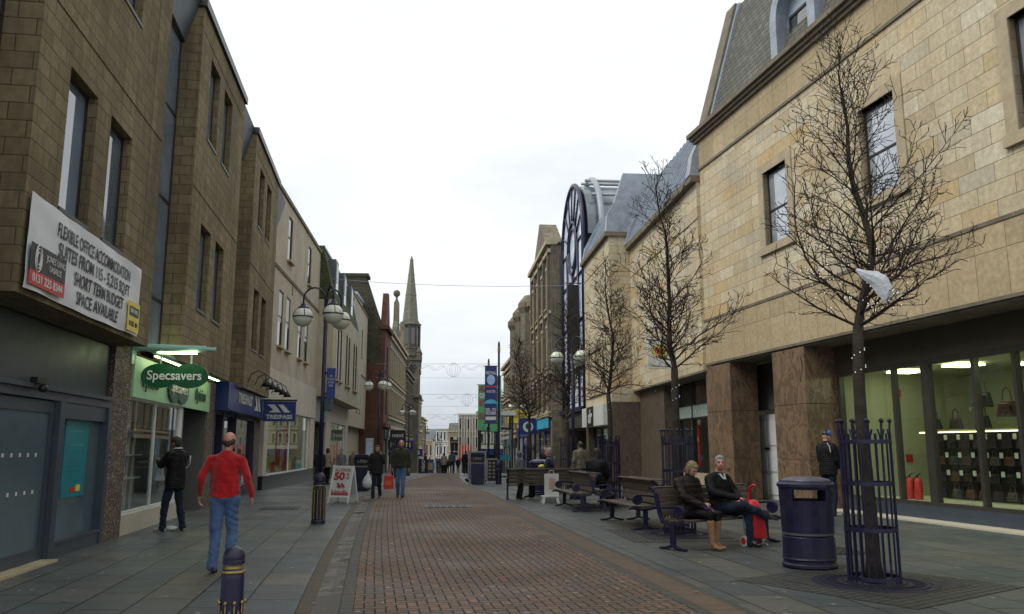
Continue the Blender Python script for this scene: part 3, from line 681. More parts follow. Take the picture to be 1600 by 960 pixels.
q = B.mb(); q.box(33.05, 43.45, -.1, -.09, .54, 3.06); q.build('pane', 'shopglass', sw)
ri = room(B, cr, 33.0, 44.8, .45, 3.3, -.32, -4.5, 'intgreen', 'lamp_warm', 4)
for y, w0, c_, z0, z1, wd in ((36.8, -.35, 'red', .8, 2.3, .9), (39.0, -.4, 'red', .8, 2.6, 1.3), (37.9, -.5, 'offwhite', 2.0, 2.9, 1.2), (34.2, -.5, 'cyan', .5, 1.0, 1.3), (36.6, -.5, 'orange', .5, .95, .8), (39.3, -.5, 'orange', .5, .9, 1.4), (41.6, -.6, 'yellow', .5, 1.2, .6), (34.9, -.7, 'black', .9, 2.4, .5)):
    q = B.mb(); q.box(y, y+wd, w0-.03, w0, z0, z1); q.build('window_poster', c_, ri)
for y in (37.25, 39.6): text(ri, '50%', .75, B.xf(y, -.33 if y < 38 else -.38, 1.75), B.r(1), (0, 0, 1), 'offwhite', .004, wid=.8, bold=.02)
# projecting block with mansard (Y 45..62)
PJ = .85
oj = B.root('oriel_building', 'cream building whose upper storey juts out under a mossy slate mansard')
yA, yB = 45.02, 61.0
ar = [yA+2.2, yA+3.6, yA+6.6, yA+8.0, yA+11.0, yA+12.4]
hs = [(y-.5, y+.5, 5.4, 8.6) for y in ar]
w_ = B.mb(); w_.wall(yA, yB, 4.35, 9.7, PJ, .3, hs); w_.box(yA, yA+.3, -.5, PJ-.3, 4.35, 9.7); w_.box(yB-.3, yB, -.5, PJ-.3, 4.35, 9.7); w_.box(yA+.3, yB-.3, -.2, PJ-.3, 4.35, 4.6)
w_.box(yA, yB, -9, -.5, 3.5, 11.8)
w_.build('wall', 'creamwall', oj)
for h in hs:
    window(B, oj, h[0], h[1], h[2], h[3], PJ-.03, glass='glassb', fw=.05, rail=7.1, sill='stone_trim', sillw=.2)
    q = B.mb(); n_ = 10; cy = (h[0]+h[1])/2
    q.prism([(h[1], PJ+.0, 8.6)]+[(cy+.42*cos(pi*i/n_), PJ, 8.25+.36*sin(pi*i/n_)) for i in range(n_+1)]+[(h[0], PJ, 8.6)], (0, -.13, 0)) if False else None
    for sg in (-1, 1):
        q.prism([(cy+sg*.505, PJ-.004, 8.62)]+[(cy+sg*.5*cos(pi*i/10), PJ-.004, 8.2+.41*sin(pi*i/10)) for i in range(6)], (0, -.12, 0))
    q.build('arch_spandrel', 'creamwall', oj)
q = B.mb(); q.hexa([(yA, PJ-.02, 9.72), (yB, PJ-.02, 9.72), (yB, -.5, 9.72), (yA, -.5, 9.72)], [(yA, .15, 12.6), (yB, .15, 12.6), (yB, -.5, 12.6), (yA, -.5, 12.6)]); q.build('mansard_roof', 'mossslate', oj)
for i, y in enumerate((yA+1.4, yA+5.4, yA+9.4)):
    q = B.mb(); q.box(y, y+1.3, -.3, PJ-.18, 10.3, 12.3); d_ = q.build('dormer', 'darkzinc', oj); q = B.mb(); q.box(y+.15, y+1.15, PJ-.18, PJ-.16, 10.4, 12.1); q.build('pane', 'glass', d_); q = B.mb(); q.box(y+.15, y+.75, PJ-.16, PJ-.14, 11.0, 12.1); q.build('blind', 'offwhite', d_)
q = B.mb(); q.hexa([(yB-2.2, PJ-.0, 9.7), (yB, PJ-.0, 9.7), (yB, -.5, 9.7), (yB-2.2, -.5, 9.7)], [(yB-1.9, .1, 12.8), (yB, .1, 12.8), (yB, -.5, 12.8), (yB-1.9, -.5, 12.8)]); q.build('end_cladding', 'darkzinc', oj)
q = B.mb(); q.box(yA, yB, -.45, .2, 12.6, 12.75); q.build('coping', 'black', oj)
q = B.mb(); q.box(yA, 49.3, -.2, .06, 3.0, 4.35); fb = q.build('fascia', plain('grey fascia panel', (.22, .23, .22), .5, .1, 2, .0), oj); text(fb, 'BHS', .8, B.xf(48, .07, 3.65), B.r(1), (0, 0, 1), 'cyan', .02, wid=1.9, bold=.02)
q = B.mb(); q.box(49.3, yB, -.2, .04, 3.12, 4.35); q.box(49.3, 51.3, -.3, .03, .4, 3.12); q.box(59.5, yB, -.3, .03, -.6, 3.12); q.build('fascia_panel', 'creamlight', oj)
q = B.mb(); q.box(49.3, yB, -.3, .05, -.9, .4); q.build('plinth', 'blackgranite', oj)
f = B.mb(); f.wall(51.3, 59.5, .4, 3.12, -.05, .08, [(51.38, 59.42, .46, 3.06)]); sw = f.build('shop_window', 'white', oj)
q = B.mb(); q.box(51.35, 59.45, -.1, -.09, .46, 3.06); q.build('pane', 'shopglass', sw)
ri = room(B, oj, 51.3, 59.6, .4, 3.3, -.32, -4.5, 'intgreen', 'lamp_warm', 3)
for y, c_ in ((53, 'red'), (54.3, 'orange'), (56.4, 'offwhite')):
    q = B.mb(); q.box(y, y+1, -.5, -.45, .9, 2.6); q.build('window_poster', c_, ri)
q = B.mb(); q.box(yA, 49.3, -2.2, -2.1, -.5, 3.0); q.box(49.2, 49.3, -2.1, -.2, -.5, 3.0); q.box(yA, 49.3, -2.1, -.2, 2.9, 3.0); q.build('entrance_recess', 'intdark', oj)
# flat cream part (Y 61..74)
ct = B.root('cream_annexe', 'plain cream rendered building between the mansard block and the blackened stone gable')
hs = [(pxY(p, 500, B.X0, B.m)-.45, pxY(p, 500, B.X0, B.m)+.45, z0, z1) for p, z0, z1 in ((558, 9.2, 11.5), (562, 4.5, 6.9), (566, 4.5, 6.9), (567, 9.2, 11.5))]
w_ = B.mb(); w_.wall(61.02, 74.5, 3.2, 13.2, 0, .3, hs); w_.box(61.02, 74.5, -9, -.31, 3.2, 13.1); w_.box(61.02, 74.5, -.3, .05, -1.2, .2); w_.box(61.02, 74.5, -.8, -.5, .2, 3.2); w_.build('wall', 'creamwall', ct)
for h in hs: window(B, ct, h[0], h[1], h[2], h[3], -.03, glass='glassb', fw=.05, rail=(h[2]+h[3])/2, sill='stone_trim')
q = B.mb(); q.box(61.02, 74.5, 0, .05, 7.6, 7.7); q.box(61.02, 74.5, -.3, .06, 13.2, 13.35); q.build('coping', 'stone_dark', ct)
# ---------- stone street beyond (third alignment)
C3 = Fr(-7.415, -.0558, 1, 75)
def generic(F, name, label, Y0, Y1, ztop, mat, rows, cols, ww=.55, base=3.6, chim=True, roof=None, shop='intdark', fascia='navyb', w0=0, body=9, cornice=True, zb=-4.5, rail=True, cat='building', glass='glassb', dormers=0, trim='stone_trim'):
    """stone building: openings on a grid, sills, cornice, roof, shop below"""
    r = F.root(name, label, cat); yy = F.Y0
    n = cols; st = (Y1-Y0)/n; hs = []
    for (z0, z1) in rows:
        for i in range(n):
            c_ = Y0+(i+.5)*st; hs.append((c_-ww, c_+ww, z0, z1))
    w_ = F.mb(); w_.wall(Y0, Y1, base, ztop, w0, .35, hs); w_.box(Y0, Y1, w0-body, w0-.36, base, ztop-.05)
    for e_ in (Y0, Y1-.6): w_.box(e_, e_+.6, w0-body, w0, zb, base)
    w_.box(Y0+.6, Y1-.6, w0-body, w0-body+.3, zb, base)
    w_.build('wall', mat, r)
    for h in hs: window(F, r, h[0], h[1], h[2], h[3], w0-.08, .06, rail=(h[2]+h[3])/2 if rail else None, sill=trim, sillw=.3, glass=glass)
    if cornice:
        q = F.mb()
        q.box(Y0-.1, Y1+.1, w0-.4, w0+.35, ztop, ztop+.28); q.box(Y0, Y1, w0, w0+.18, ztop-.5, ztop-.25)
        q.box(Y0, Y1, w0, w0+.25, base, base+.3)
        for (z0, z1) in rows: q.box(Y0, Y1, w0, w0+.12, z0-.45, z0-.25)
        q.build('cornice', trim, r)
        for h in hs: q = F.mb(); q.box(h[0]-.14, h[1]+.14, w0, w0+.1, h[3]+.003, h[3]+.22); q.box(h[0]-.16, h[0], w0, w0+.06, h[2], h[3]); q.box(h[1], h[1]+.16, w0, w0+.06, h[2], h[3]); q.build('window_surround', trim, r)
    if roof:
        q = F.mb(); a, b, z = Y0, Y1, ztop+.28
        q.prism([(a, w0+.1, z), (a, w0-body/2, z+roof), (a, w0-body, z)], (0, 0, 0)) if False else None
        q.hexa([(a, w0+.05, z), (b, w0+.05, z), (b, w0-body, z), (a, w0-body, z)], [(a, w0-body/2+.1, z+roof), (b, w0-body/2+.1, z+roof), (b, w0-body/2, z+roof), (a, w0-body/2, z+roof)])
        rf = q.build('roof', 'slate', r)
        for e_ in (Y0+.1, Y1-1.0) if chim else ():
            c_ = F.mb(); c_.box(e_, e_+.9, w0-body/2-1.1, w0-body/2+1.1, z+roof*.4, z+roof+1.4)
            for k in range(4): c_.lathe([(.13, 0), (.12, .5)], 8, (e_+.45, w0-body/2-.8+k*.52, z+roof+1.4))
            c_.build('chimney', mat, rf)
    # shopfront
    q = F.mb(); q.box(Y0+.6, Y1-.6, w0-.3, w0+.12, base-.75, base-.003); fs = q.build('fascia', fascia, r)
    nb = max(1, int((Y1-Y0)/3)); q = F.mb(); s_ = (Y1-Y0-1.2)/nb
    q.wall(Y0+.6, Y1-.6, zb+1, base-.75, w0-.02, .12, [(Y0+.6+i*s_+.08, Y0+.6+(i+1)*s_-.08, .2+gz(Y0), base-.85) for i in range(nb)]); sh = q.build('shopfront', fascia if fascia in ('black', 'navyb', 'white') else 'brownframe', r)
    q = F.mb(); q.box(Y0+.65, Y1-.65, w0-.09, w0-.08, gz(Y0)+.1, base-.8); q.build('pane', 'shopglass', sh)
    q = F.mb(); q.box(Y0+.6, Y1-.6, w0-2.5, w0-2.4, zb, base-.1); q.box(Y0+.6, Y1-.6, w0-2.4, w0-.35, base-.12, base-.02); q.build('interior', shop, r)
    return r, fs
# big blackened gable building with red sandstone front
rg = C3.root('red_sandstone_building', 'red sandstone building with a tall blackened rubble side gable')
w_ = C3.mb(); w_.box(75, 79.5, -8, -.4, -1.5, 12.6); 
w_.prism([(75, -4.2, 12.6), (75, -.3, 12.6), (75, -.9, 14.2), (75, -1.9, 17.2), (75, -5.2, 17.2), (75, -5.2, 12.6)], (1.6, 0, 0)); w_.box(74.9, 76.7, -5.6, -1.7, 17.2, 17.5)
w_.build('gable_wall', 'darkstone', rg)
q = C3.mb(); q.box(74.95, 75.3, -3.4, -.35, 12.0, 14.8); q.build('render_patch', 'creamlight', rg) if False else None
hs = [(76.7, 77.9, 8.5, 10.9), (76.7, 77.9, 4.6, 6.9)]
w_ = C3.mb(); w_.wall(75, 79.5, 3.4, 12.6, 0, .4, hs); w_.box(75, 75.9, -3.2, -.0, -1.5, 3.4); w_.box(75-.05, 75, -2.9, 0, -1.5, 9.0); w_.prism([(75.3, 0, 12.6), (79.4, 0, 12.6), (78.6, 0, 14.4), (77.8, 0, 16), (76.9, 0, 16), (76.1, 0, 14.4)], (0, -.5, 0)); w_.box(78.8, 79.5, -3, 0, -1.5, 3.4); w_.build('wall', 'redstone', rg)
for h in hs: window(C3, rg, h[0], h[1], h[2], h[3], -.2, .06, rail=h[2]+1.2, sill='redstone', glass='glassb')
q = C3.mb(); q.box(74.8, 79.5, -.5, .35, 12.3, 12.65); q.box(74.8, 79.5, 0, .3, 3.4, 3.75); q.box(74.9, 79.5, 0, .15, 7.6, 7.8); q.build('cornice', 'redstone', rg)
q = C3.mb(); q.hexa([(76.6, -.4, 12.65), (79.5, -.4, 12.65), (79.5, -8, 12.65), (76.6, -8, 12.65)], [(76.6, -4, 16.4), (79.5, -4, 16.4), (79.5, -4.2, 16.4), (76.6, -4.2, 16.4)]); q.build('roof', 'slate', rg)
q = C3.mb(); q.box(75.9, 78.8, -.6, -.1, -1.5, 3.4); q.build('shopfront', 'intdark', rg)
q = C3.mb(); q.box(75.9, 78.8, -.08, .1, 2.4, 3.2); q.build('fascia', 'black', rg)
lowb = C3.root('rendered_lift_housing', 'pale rendered rooftop housing with a lead capped edge against the blackened gable')
q = C3.mb(); q.box(70, 74.8, -5.6, -2.1, 9.5, 14.6); q.build('wall', 'creamlight', lowb); q = C3.mb(); q.box(69.9, 74.8, -5.7, -2.0, 14.6, 14.85); q.build('coping', 'lead', lowb)
s1, f1 = generic(C3, 'stone_building', 'tall honey stone building with a dutch gable and ball finial beyond the red one', 79.52, 101, 12.6, 'oldstone', [(8.4, 11.2), (4.8, 7.2)], 10, .5, 3.4, 3.2, fascia='offwhite')
q = C3.mb(); q.prism([(86.5, .02, 12.9), (91.5, .02, 12.9), (91.2, .02, 14), (90.0, .02, 15), (89.6, .02, 17.2), (88.4, .02, 17.2), (88, .02, 15), (86.8, .02, 14)], (0, -.5, 0)); q.lathe([(.3, 17.2), (.12, 17.6), (.12, 17.9)], 8, (89, -.25, 0)); q.ball((89, -.25, 18.25), .4); q.build('gable', 'oldstone', s1)
q = C3.mb(); q.prism([(96, .02, 12.9), (99.5, .02, 12.9), (98.4, .02, 14.6), (98.1, .02, 16.4), (97.4, .02, 16.4), (97.1, .02, 14.6)], (0, -.5, 0)); q.build('gable', 'oldstone', s1)
sg = thing('hanging_sign', 'small black projecting sign with white letters below the red sandstone building', 'sign', tuple(C3.world(80, .2, 2.75)), C3.rz)
q = MB(); q.box(0, 1.5, -.06, .06, -.5, .5); q.build('panel', 'black', sg); text(sg, 'next', .55, (.75, -.07, 0), (1, 0, 0), (0, 0, 1), 'offwhite', .004, wid=1.1, bold=.02)
s2, f2 = generic(C3, 'stone_building', 'blackened stone building with dark stained front before the clock tower', 101.02, 116, 10.9, 'darkstone', [(7.2, 9.6), (3.6, 5.8)], 6, .5, 2.6, 2.5, fascia='navyb', trim='oldstone')
s3_, f3_ = generic(C3, 'stone_building', 'plain grey stone building right after the clock tower', 122, 139, 9.2, 'oldstone', [(5.6, 8.2), (2.2, 4.4)], 8, .5, 1.4, None, fascia='navyb')
s4_, f4_ = generic(C3, 'stone_building', 'farthest pale stone building on the left side of the street', 139.02, 156, 6.4, 'oldstone', [(3.4, 5.4), (.6, 2.4)], 8, .5, .2, None, fascia='offwhite', zb=-6)
for i, (yy, s_, c_, tc_, zz_, lb) in enumerate(((97, 'N', 'navyb', 'yellow', 1.9, 'small navy projecting sign under the honey stone building'), (118, 'S', 'navyb', 'offwhite', .9, 'navy projecting sign with a big white S'), (128, 'SALE', 'offwhite', 'red', .5, 'white projecting sign with red letters far down the left side'))):
    sg = thing('hanging_sign', lb, 'sign', tuple(C3.world(yy, .2, zz_)), C3.rz)
    q = MB(); q.box(0, 1.2, -.06, .06, -.5, .5); q.build('panel', c_, sg); text(sg, s_, .75, (.6, -.07, 0), (1, 0, 0), (0, 0, 1), tc_, .004, wid=.5 if len(s_) == 1 else 1.0, bold=.03)
# clock tower with spire
tw = thing('church_tower', 'grey stone clock tower with a tall octagonal spire', 'tower', tuple(C3.world(119, -.75, 0)), C3.rz)
Zs = lambda z: 19.9+(z-21.6)*.95
q = MB(); q.box(-1.5, 1.5, -1.5, 1.5, -5, 14.2); q.box(-1.8, 1.8, -1.8, 1.8, 8.6, 9.0); q.box(-1.7, 1.7, -1.7, 1.7, 13.9, 14.3); q.build('tower_shaft', 'towerstone', tw)
q = MB(); q.lathe([(1.55, 14.3), (1.75, 14.6), (1.55, 15.2), (1.5, 15.6), (1.6, 15.7), (1.25, 15.9), (1.25, 18.9), (1.6, 19.1), (1.6, 19.3), (1.35, 19.45), (1.12, 19.9)], 8); q.build('belfry', 'towerstone', tw)
for k in range(8):
    a = (k+.5)*pi/4; q = MB(); q.box(-.05, .05, -.32, .32, 16.3, 18.6); o = q.build('louvre_opening', 'glassb', tw); o.location = (1.17*cos(a), 1.17*sin(a), 0); o.rotation_euler = (0, 0, a)
    q = MB(); q.lathe([(.16, 15.8), (.13, 16.2), (.13, 18.7), (.17, 18.95)], 6, (1.38*cos(a+pi/8), 1.38*sin(a+pi/8), 0)); q.build('column', 'towerstone', tw)
q = MB(); q.lathe([(r_, Zs(z_)) for r_, z_ in [(1.12, 21.6), (.80, 25.4), (.85, 25.5), (.78, 25.6), (.46, 28.6), (.51, 28.7), (.44, 28.8), (.24, 30.9), (.28, 31.0), (.0001, 31.8)]], 8); q.build('spire', blocks('pale spire stone', [(.21, .20, .16), (.25, .238, .19), (.18, .172, .135)], (.15, .14, .11), .6, .3, .01, .5, .9, .4, (.12, .12, .09), .3), tw)
q = MB()
for sx_ in (-1, 1):
    for sy_ in (-1, 1): q.lathe([(.35, 14.2), (.3, 15), (.4, 15.1), (.0001, 16)], 6, (sx_*1.4, sy_*1.4, 0))
q.build('pinnacle', 'towerstone', tw)
for face in (0, 1):
    q = MB(); n_ = 24
    if face == 0: q.prism([(1.0*cos(2*pi*i/n_), -1.52, 12.9+1.0*sin(2*pi*i/n_)) for i in range(n_)], (0, -.1, 0))
    else: q.prism([(1.52, 1.0*cos(2*pi*i/n_), 12.9+1.0*sin(2*pi*i/n_)) for i in range(n_)], (.1, 0, 0))
    cf = q.build('clock_face', 'black', tw); q = MB()
    for i in range(12):
        a = i*pi/6; r0, r1 = .72, .92
        p0, p1 = ((r0*cos(a), -1.64, 12.9+r0*sin(a)), (r1*cos(a), -1.64, 12.9+r1*sin(a))) if face == 0 else ((1.64, r0*cos(a), 12.9+r0*sin(a)), (1.64, r1*cos(a), 12.9+r1*sin(a)))
        q.tube([p0, p1], .05, 4)
    c0 = (0, -1.66, 12.9) if face == 0 else (1.66, 0, 12.9)
    for a, l in ((1.2, .75), (2.9, .5)):
        p1 = (l*cos(a), -1.66, 12.9+l*sin(a)) if face == 0 else (1.66, l*cos(a), 12.9+l*sin(a)); q.tube([c0, p1], .05, 4)
    q.build('clock_marks', 'gold', cf)
# ================= RIGHT SIDE
D = Fr(12.09, -.2063, -1, 4.0)
mb_ = D.root('sandstone_store', 'tall buff sandstone shop building on granite pillars with slate mansard on the right')
hs = [(21.85, 23.1, 7.25, 9.45), (17.35, 18.6, 7.25, 9.45), (12.9, 14.15, 7.2, 9.4), (8.4, 9.65, 7.2, 9.4)]
w_ = D.mb(); w_.wall(4, 27.4, 5.78, 11.0, 0, .45, hs); w_.build('wall', 'ashlar', mb_)
q = D.mb(); q.wall(4, 27.4, 4.32, 5.7, .02, .5); q.build('lintel_band', 'ashbig', mb_)
q = D.mb(); q.box(4, 27.4, -.45, .04, 5.7, 5.78); q.box(4, 27.4, -.48, .03, 4.25, 4.32); q.box(4, 27.4, -.45, .045, 10.98, 11.06); q.build('string_course', 'stone_dark', mb_)
q = D.mb(); q.wall(4, 27.4, 11.06, 12.0, .015, .45); q.build('frieze', 'ashbig', mb_)
q = D.mb(); q.box(4, 27.5, -.6, .12, 12.0, 12.1); q.box(4, 27.55, -.6, .2, 12.1, 12.2); q.box(4, 27.6, -.6, .30, 12.2, 12.34); q.build('cornice', 'stone_dark', mb_)
q = D.mb(); q.box(4, 27.4, -9, -.46, 5.0, 12.1); q.box(27.0, 27.4, -9, -.02, -.5, 5.0); q.box(4, 27.3, -9, -.9, 4.3, 5.0); q.build('wall', 'ashlar', mb_)
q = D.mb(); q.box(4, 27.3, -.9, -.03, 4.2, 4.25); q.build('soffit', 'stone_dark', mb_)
for h in hs:
    window(D, mb_, h[0]+.0, h[1]-.0, h[2], h[3], -.13, glass='skyglass', fw=.06, rail=(h[2]+h[3])/2-.05, dep=.06)
    q = D.mb(); q.box(h[0]-.28, h[0], -.2, .035, h[2], h[3]+.25); q.box(h[1], h[1]+.28, -.2, .035, h[2], h[3]+.25); q.box(h[0], h[1], -.2, .034, h[3], h[3]+.25); q.box(h[0]-.32, h[1]+.32, -.2, .09, h[2]-.22, h[2]); q.build('window_surround', 'stone_trim', mb_)
# mansard
q = D.mb(); q.hexa([(4, -.15, 12.34), (26.6, -.15, 12.34), (26.6, -3, 12.34), (4, -3, 12.34)], [(4, -1.5, 17), (26.6, -1.5, 17), (26.6, -3, 17), (4, -3, 17)]); rf = q.build('mansard_roof', 'slate', mb_)
q = D.mb(); q.hexa([(26.75, .0, 12.34), (27.4, .0, 12.34), (27.4, -3.2, 12.34), (26.75, -3.2, 12.34)], [(26.75, -1.35, 17.1), (27.4, -1.35, 17.1), (27.4, -3.2, 17.1), (26.75, -3.2, 17.1)]); q.build('gable_coping', 'stone_dark', mb_)
q = D.mb(); q.hexa([(26.6, -.08, 12.34), (26.75, -.08, 12.34), (26.75, -3.2, 12.34), (26.6, -3.2, 12.34)], [(26.6, -1.43, 17.05), (26.75, -1.43, 17.05), (26.75, -3.2, 17.05), (26.6, -3.2, 17.05)]); q.build('flashing', 'lead', mb_)
for yc in (21.35, 16.0):
    n_ = 12; ro_, ri_ = 1.12, .78; zb_, zs = 12.34, 13.75
    def ring(r, w): return [(yc-r, w, zb_)]+[(yc-r*cos(pi*i/n_), w, zs+r*sin(pi*i/n_)) for i in range(n_+1)]+[(yc+r, w, zb_)]
    q = D.mb(); A_ = ring(ro_, -.1); B_ = ring(ri_, -.1)
    for i in range(len(A_)-1):
        q.hexa([A_[i], A_[i+1], B_[i+1], B_[i]], [tuple((p[0], -1.6, p[2])) for p in (A_[i], A_[i+1], B_[i+1], B_[i])])
    dm = q.build('dormer', 'lead', mb_, bevel=0)
    q = D.mb(); q.prism([(yc-ri_, -.5, zb_)]+[(yc-ri_*cos(pi*i/n_), -.5, zs+ri_*sin(pi*i/n_)) for i in range(n_+1)]+[(yc+ri_, -.5, zb_)], (0, -.1, 0)); q.build('dormer_panel', 'zinc', dm)
    q = D.mb(); q.wall(yc-.62, yc+.62, zb_+.02, zb_+1.45, -.42, .07, [(yc-.54, yc+.54, zb_+.1, zb_+1.37)]); q.build('dormer_window', 'brownframe', dm)
    q = D.mb(); q.box(yc-.56, yc+.56, -.47, -.45, zb_+.08, zb_+1.39); q.build('pane', 'glass', dm)
# granite pillars, with jointed cladding
for a, b in ((25.7, 27.4), (21.55, 23.15), (9.0, 10.5)):
    q = D.mb()
    for z0, z1 in ((-.4, 1.25), (1.26, 2.7), (2.71, 4.2)): q.box(a, b, -.92, .0, z0, z1)
    q.build('pillar', 'granite', mb_, bevel=.006)
# recessed entrance between pillars
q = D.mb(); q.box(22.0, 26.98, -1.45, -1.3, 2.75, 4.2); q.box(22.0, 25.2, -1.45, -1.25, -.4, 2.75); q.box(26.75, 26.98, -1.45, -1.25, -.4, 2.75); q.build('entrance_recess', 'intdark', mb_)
q = D.mb(); q.box(25.2, 26.75, -1.36, -1.3, 0, 2.6); dr = q.build('door', 'offwhite', mb_)
q = D.mb(); [q.box(25.34+i*.68, 25.92+i*.68, -1.3, -1.28, z0, z1) for i in range(2) for z0, z1 in ((.15, .75), (.85, 1.45), (1.65, 2.4))]; q.build('door_panel', 'white', dr)
q = D.mb(); q.box(25.85, 26.1, -1.3, -1.27, 1.52, 1.58); q.build('letter_plate', 'black', dr)
# bag shop front
q = D.mb(); q.box(10.5, 21.55, -1.05, -.86, -.02, .32); q.build('stall_riser', 'greyframe', mb_)
q = D.mb(); q.box(10.4, 21.6, -.86, -.35, -.06, .035); q.build('threshold', plain('cream threshold stone', (.50, .46, .36), .7, .08, 2, .05), mb_)
f = D.mb(); mul = [21.4, 19.3, 18.22, 16.8, 15.75, 14.4, 13.2, 11.8, 10.6]
f.box(10.5, 21.55, -1.0, -.88, 3.4, 3.53); f.box(10.5, 21.55, -1.0, -.86, .32, .40)
for i, y in enumerate(mul): 
    hw = .12 if i in (2, 6) else .045
    f.box(y-hw, y+hw, -1.0, -.87, .4, 3.4)
q = D.mb(); q.box(10.5, 21.55, -.98, -.9, 3.53, 4.25); q.build('bulkhead', plain('brown bulkhead', (.085, .07, .048), .6, .15, 2, .05), mb_)
sf_ = f.build('shop_window', plain('bronze shop frame', (.06, .055, .045), .4, .15, 5, .03, metal=.3), mb_)
q = D.mb(); q.box(10.5, 21.5, -.95, -.94, .36, 3.44); q.build('pane', 'shopglass2', sf_)
rb = room(D, mb_, 10.4, 21.55, .3, 3.55, -1.02, -4.6, 'intgreen', None)
q = D.mb(); 
for y, w in ((20.3, -1.9), (18.6, -2.1), (15.6, -2.0), (12.8, -2.0)): q.box(y-.3, y+.3, w-.45, w+.2, 3.43, 3.47)  # far-end panel is an added lamp that brightens the end wall
q.box(16.2, 18.2, -3.4, -3.3, 3.43, 3.47)
q.build('ceiling_light', emit('green white ceiling panel', (.92, 1, .62), 6.5), rb)
q = D.mb(); q.box(13.6, 20.7, -3.1, -3.0, 1.95, 2.02); q.box(13.6, 20.7, -3.0, -2.6, 1.95, 1.99); rk = q.build('display_shelf', 'intgreen', rb)
q = D.mb(); q.box(13.6, 20.7, -3.12, -3.06, .35, 1.95); q.build('display_back', 'black', rb)
q = D.mb(); q.box(13.6, 20.7, -2.6, -2.58, 1.93, 1.95); q.build('shelf_light', emit('shelf strip light', (1, .85, .55), 4), rb)
q = D.mb(); q.box(21.48, 21.49, -2.75, -2.65, 2.9, 3.1); q.box(21.48, 21.49, -2.95, -2.75, 1.2, 1.4); q.build('safety_notice', 'red', rb)
rs_ = random.Random(8)
q = D.mb()
for k in range(3):
    z_ = 1.86-k*.42
    for i in range(16): q.box(14.0+i*.42, 14.1+i*.42, -2.70, -2.69, z_-.1, z_+.02)
q.build('price_card', plain('price cards', (.55, .62, .55), .5, .05, 2, 0), rb)
leathers = [plain('leather %d' % i, c, .35, .2, 10, .1) for i, c in enumerate([(.02, .018, .016), (.05, .035, .028), (.07, .065, .062), (.03, .025, .035), (.09, .05, .03)])]
bag0 = None
def hbag(w, h, mat):
    t = thing('handbag', 'x', 'handbag')
    b = MB(); b.hexa([(-w/2, -.05, 0), (w/2, -.05, 0), (w/2, .05, 0), (-w/2, .05, 0)], [(-w*.4, -.025, h), (w*.4, -.025, h), (w*.4, .025, h), (-w*.4, .025, h)]); b.box(-w*.3, w*.3, -.062, -.045, h*.35, h*.85); b.build('bag_body', mat, t, bevel=.012)
    b = MB(); b.tube([(-w*.25, 0, h*.9), (-w*.2, 0, h+.12), (0, 0, h+.17), (w*.2, 0, h+.12), (w*.25, 0, h*.9)], .009, 5); b.build('handle', mat, t)
    return t
protos = [hbag(.3, .2, m_) for m_ in leathers]; used_p = set()
rzD = D.rz-pi/2
n_b = 0
for row in range(4):
    for i in range(16):
        y = 13.95+i*.42+rs_.uniform(-.03, .03); p = rs_.randrange(5)
        l = tuple(D.world(y, -2.8, 1.56-row*.39)); 
        if p in used_p: b_ = dup(protos[p], l, rzD)
        else: b_ = protos[p]; used_p.add(p); b_.location = l; b_.rotation_euler = (0, 0, rzD)
        b_['group'] = 'small handbags hung in rows on the display rack'; b_['label'] = 'small leather handbag hung in the rows on the lit shop display rack'; n_b += 1
for i, (y, z, sc_, p, lb) in enumerate(((20.3, 2.02, 1.3, 0, 'dark handbag standing on the display shelf at its far end'), (19.6, 2.02, 1.3, 1, 'brown black handbag second on the display shelf'), (18.7, 2.5, 1.7, 0, 'large black handbag hung high in the shop window'), (18.75, 2.02, 1.4, 3, 'black handbag on the shelf below the large hung one'), (18.0, 2.25, 1.8, 4, 'tan brown handbag hung in the shop window beside the black one'), (17.2, 2.02, 1.4, 0, 'dark handbag at the near end of the display shelf'))):
    dup(protos[p], tuple(D.world(y, -2.75, z)), rzD, lb, None, sc_)
    
for i, y in enumerate((20.3, 20.02)):
    fe = thing('fire_extinguisher', ('left' if i == 0 else 'right')+' red fire extinguisher of the pair inside the shop window', 'fire extinguisher', tuple(D.world(y, -1.9, .34)), 0)
    b = MB(); b.lathe([(.09, 0), (.1, .03), (.1, .42), (.06, .5), (.03, .52)], 14); b.build('cylinder', 'red', fe, smooth=True)
    b = MB(); b.tube([(0, 0, .5), (0, 0, .58), (.08, 0, .62)], .02, 6); b.tube([(0, 0, .56), (-.1, 0, .5), (-.12, 0, .25)], .012, 6); b.build('valve_and_hose', 'black', fe)
# --- second building on the right, zinc mansard
T = Fr(8.74, -.0879, -1, 27.3)
t2 = T.root('zinc_roof_building', 'buff stone shop building with blue grey standing seam roof beside the granite pillared store')
q = T.mb(); q.wall(27.3, 37.4, 4.12, 10.6, 0, .4); q.box(27.3, 37.4, -9, -.41, 4.3, 10.6); q.box(27.3, 37.4, -.02, .03, 9.3, 9.36); q.build('wall', 'ashlar', t2)
q = T.mb(); q.box(27.3, 37.4, -.9, .0, 4.05, 4.12); q.box(27.25, 37.4, -.5, .22, 10.6, 10.82); q.build('cornice', 'stone_dark', t2)
q = T.mb(); q.hexa([(27.3, .1, 10.82), (37.4, .1, 10.82), (37.4, -3, 10.82), (27.3, -3, 10.82)], [(27.3, -1.3, 13.9), (37.4, -1.3, 13.9), (37.4, -3, 13.9), (27.3, -3, 13.9)])
rz_ = q.build('zinc_roof', 'zinc', t2)
q = T.mb()
for i in range(19):
    y = 27.75+i*.5; q.hexa([(y, .22, 10.82), (y+.07, .22, 10.82), (y+.07, .0, 10.82), (y, .0, 10.82)], [(y, -1.18, 13.92), (y+.07, -1.18, 13.92), (y+.035, -1.4, 13.92), (y, -1.4, 13.92)])
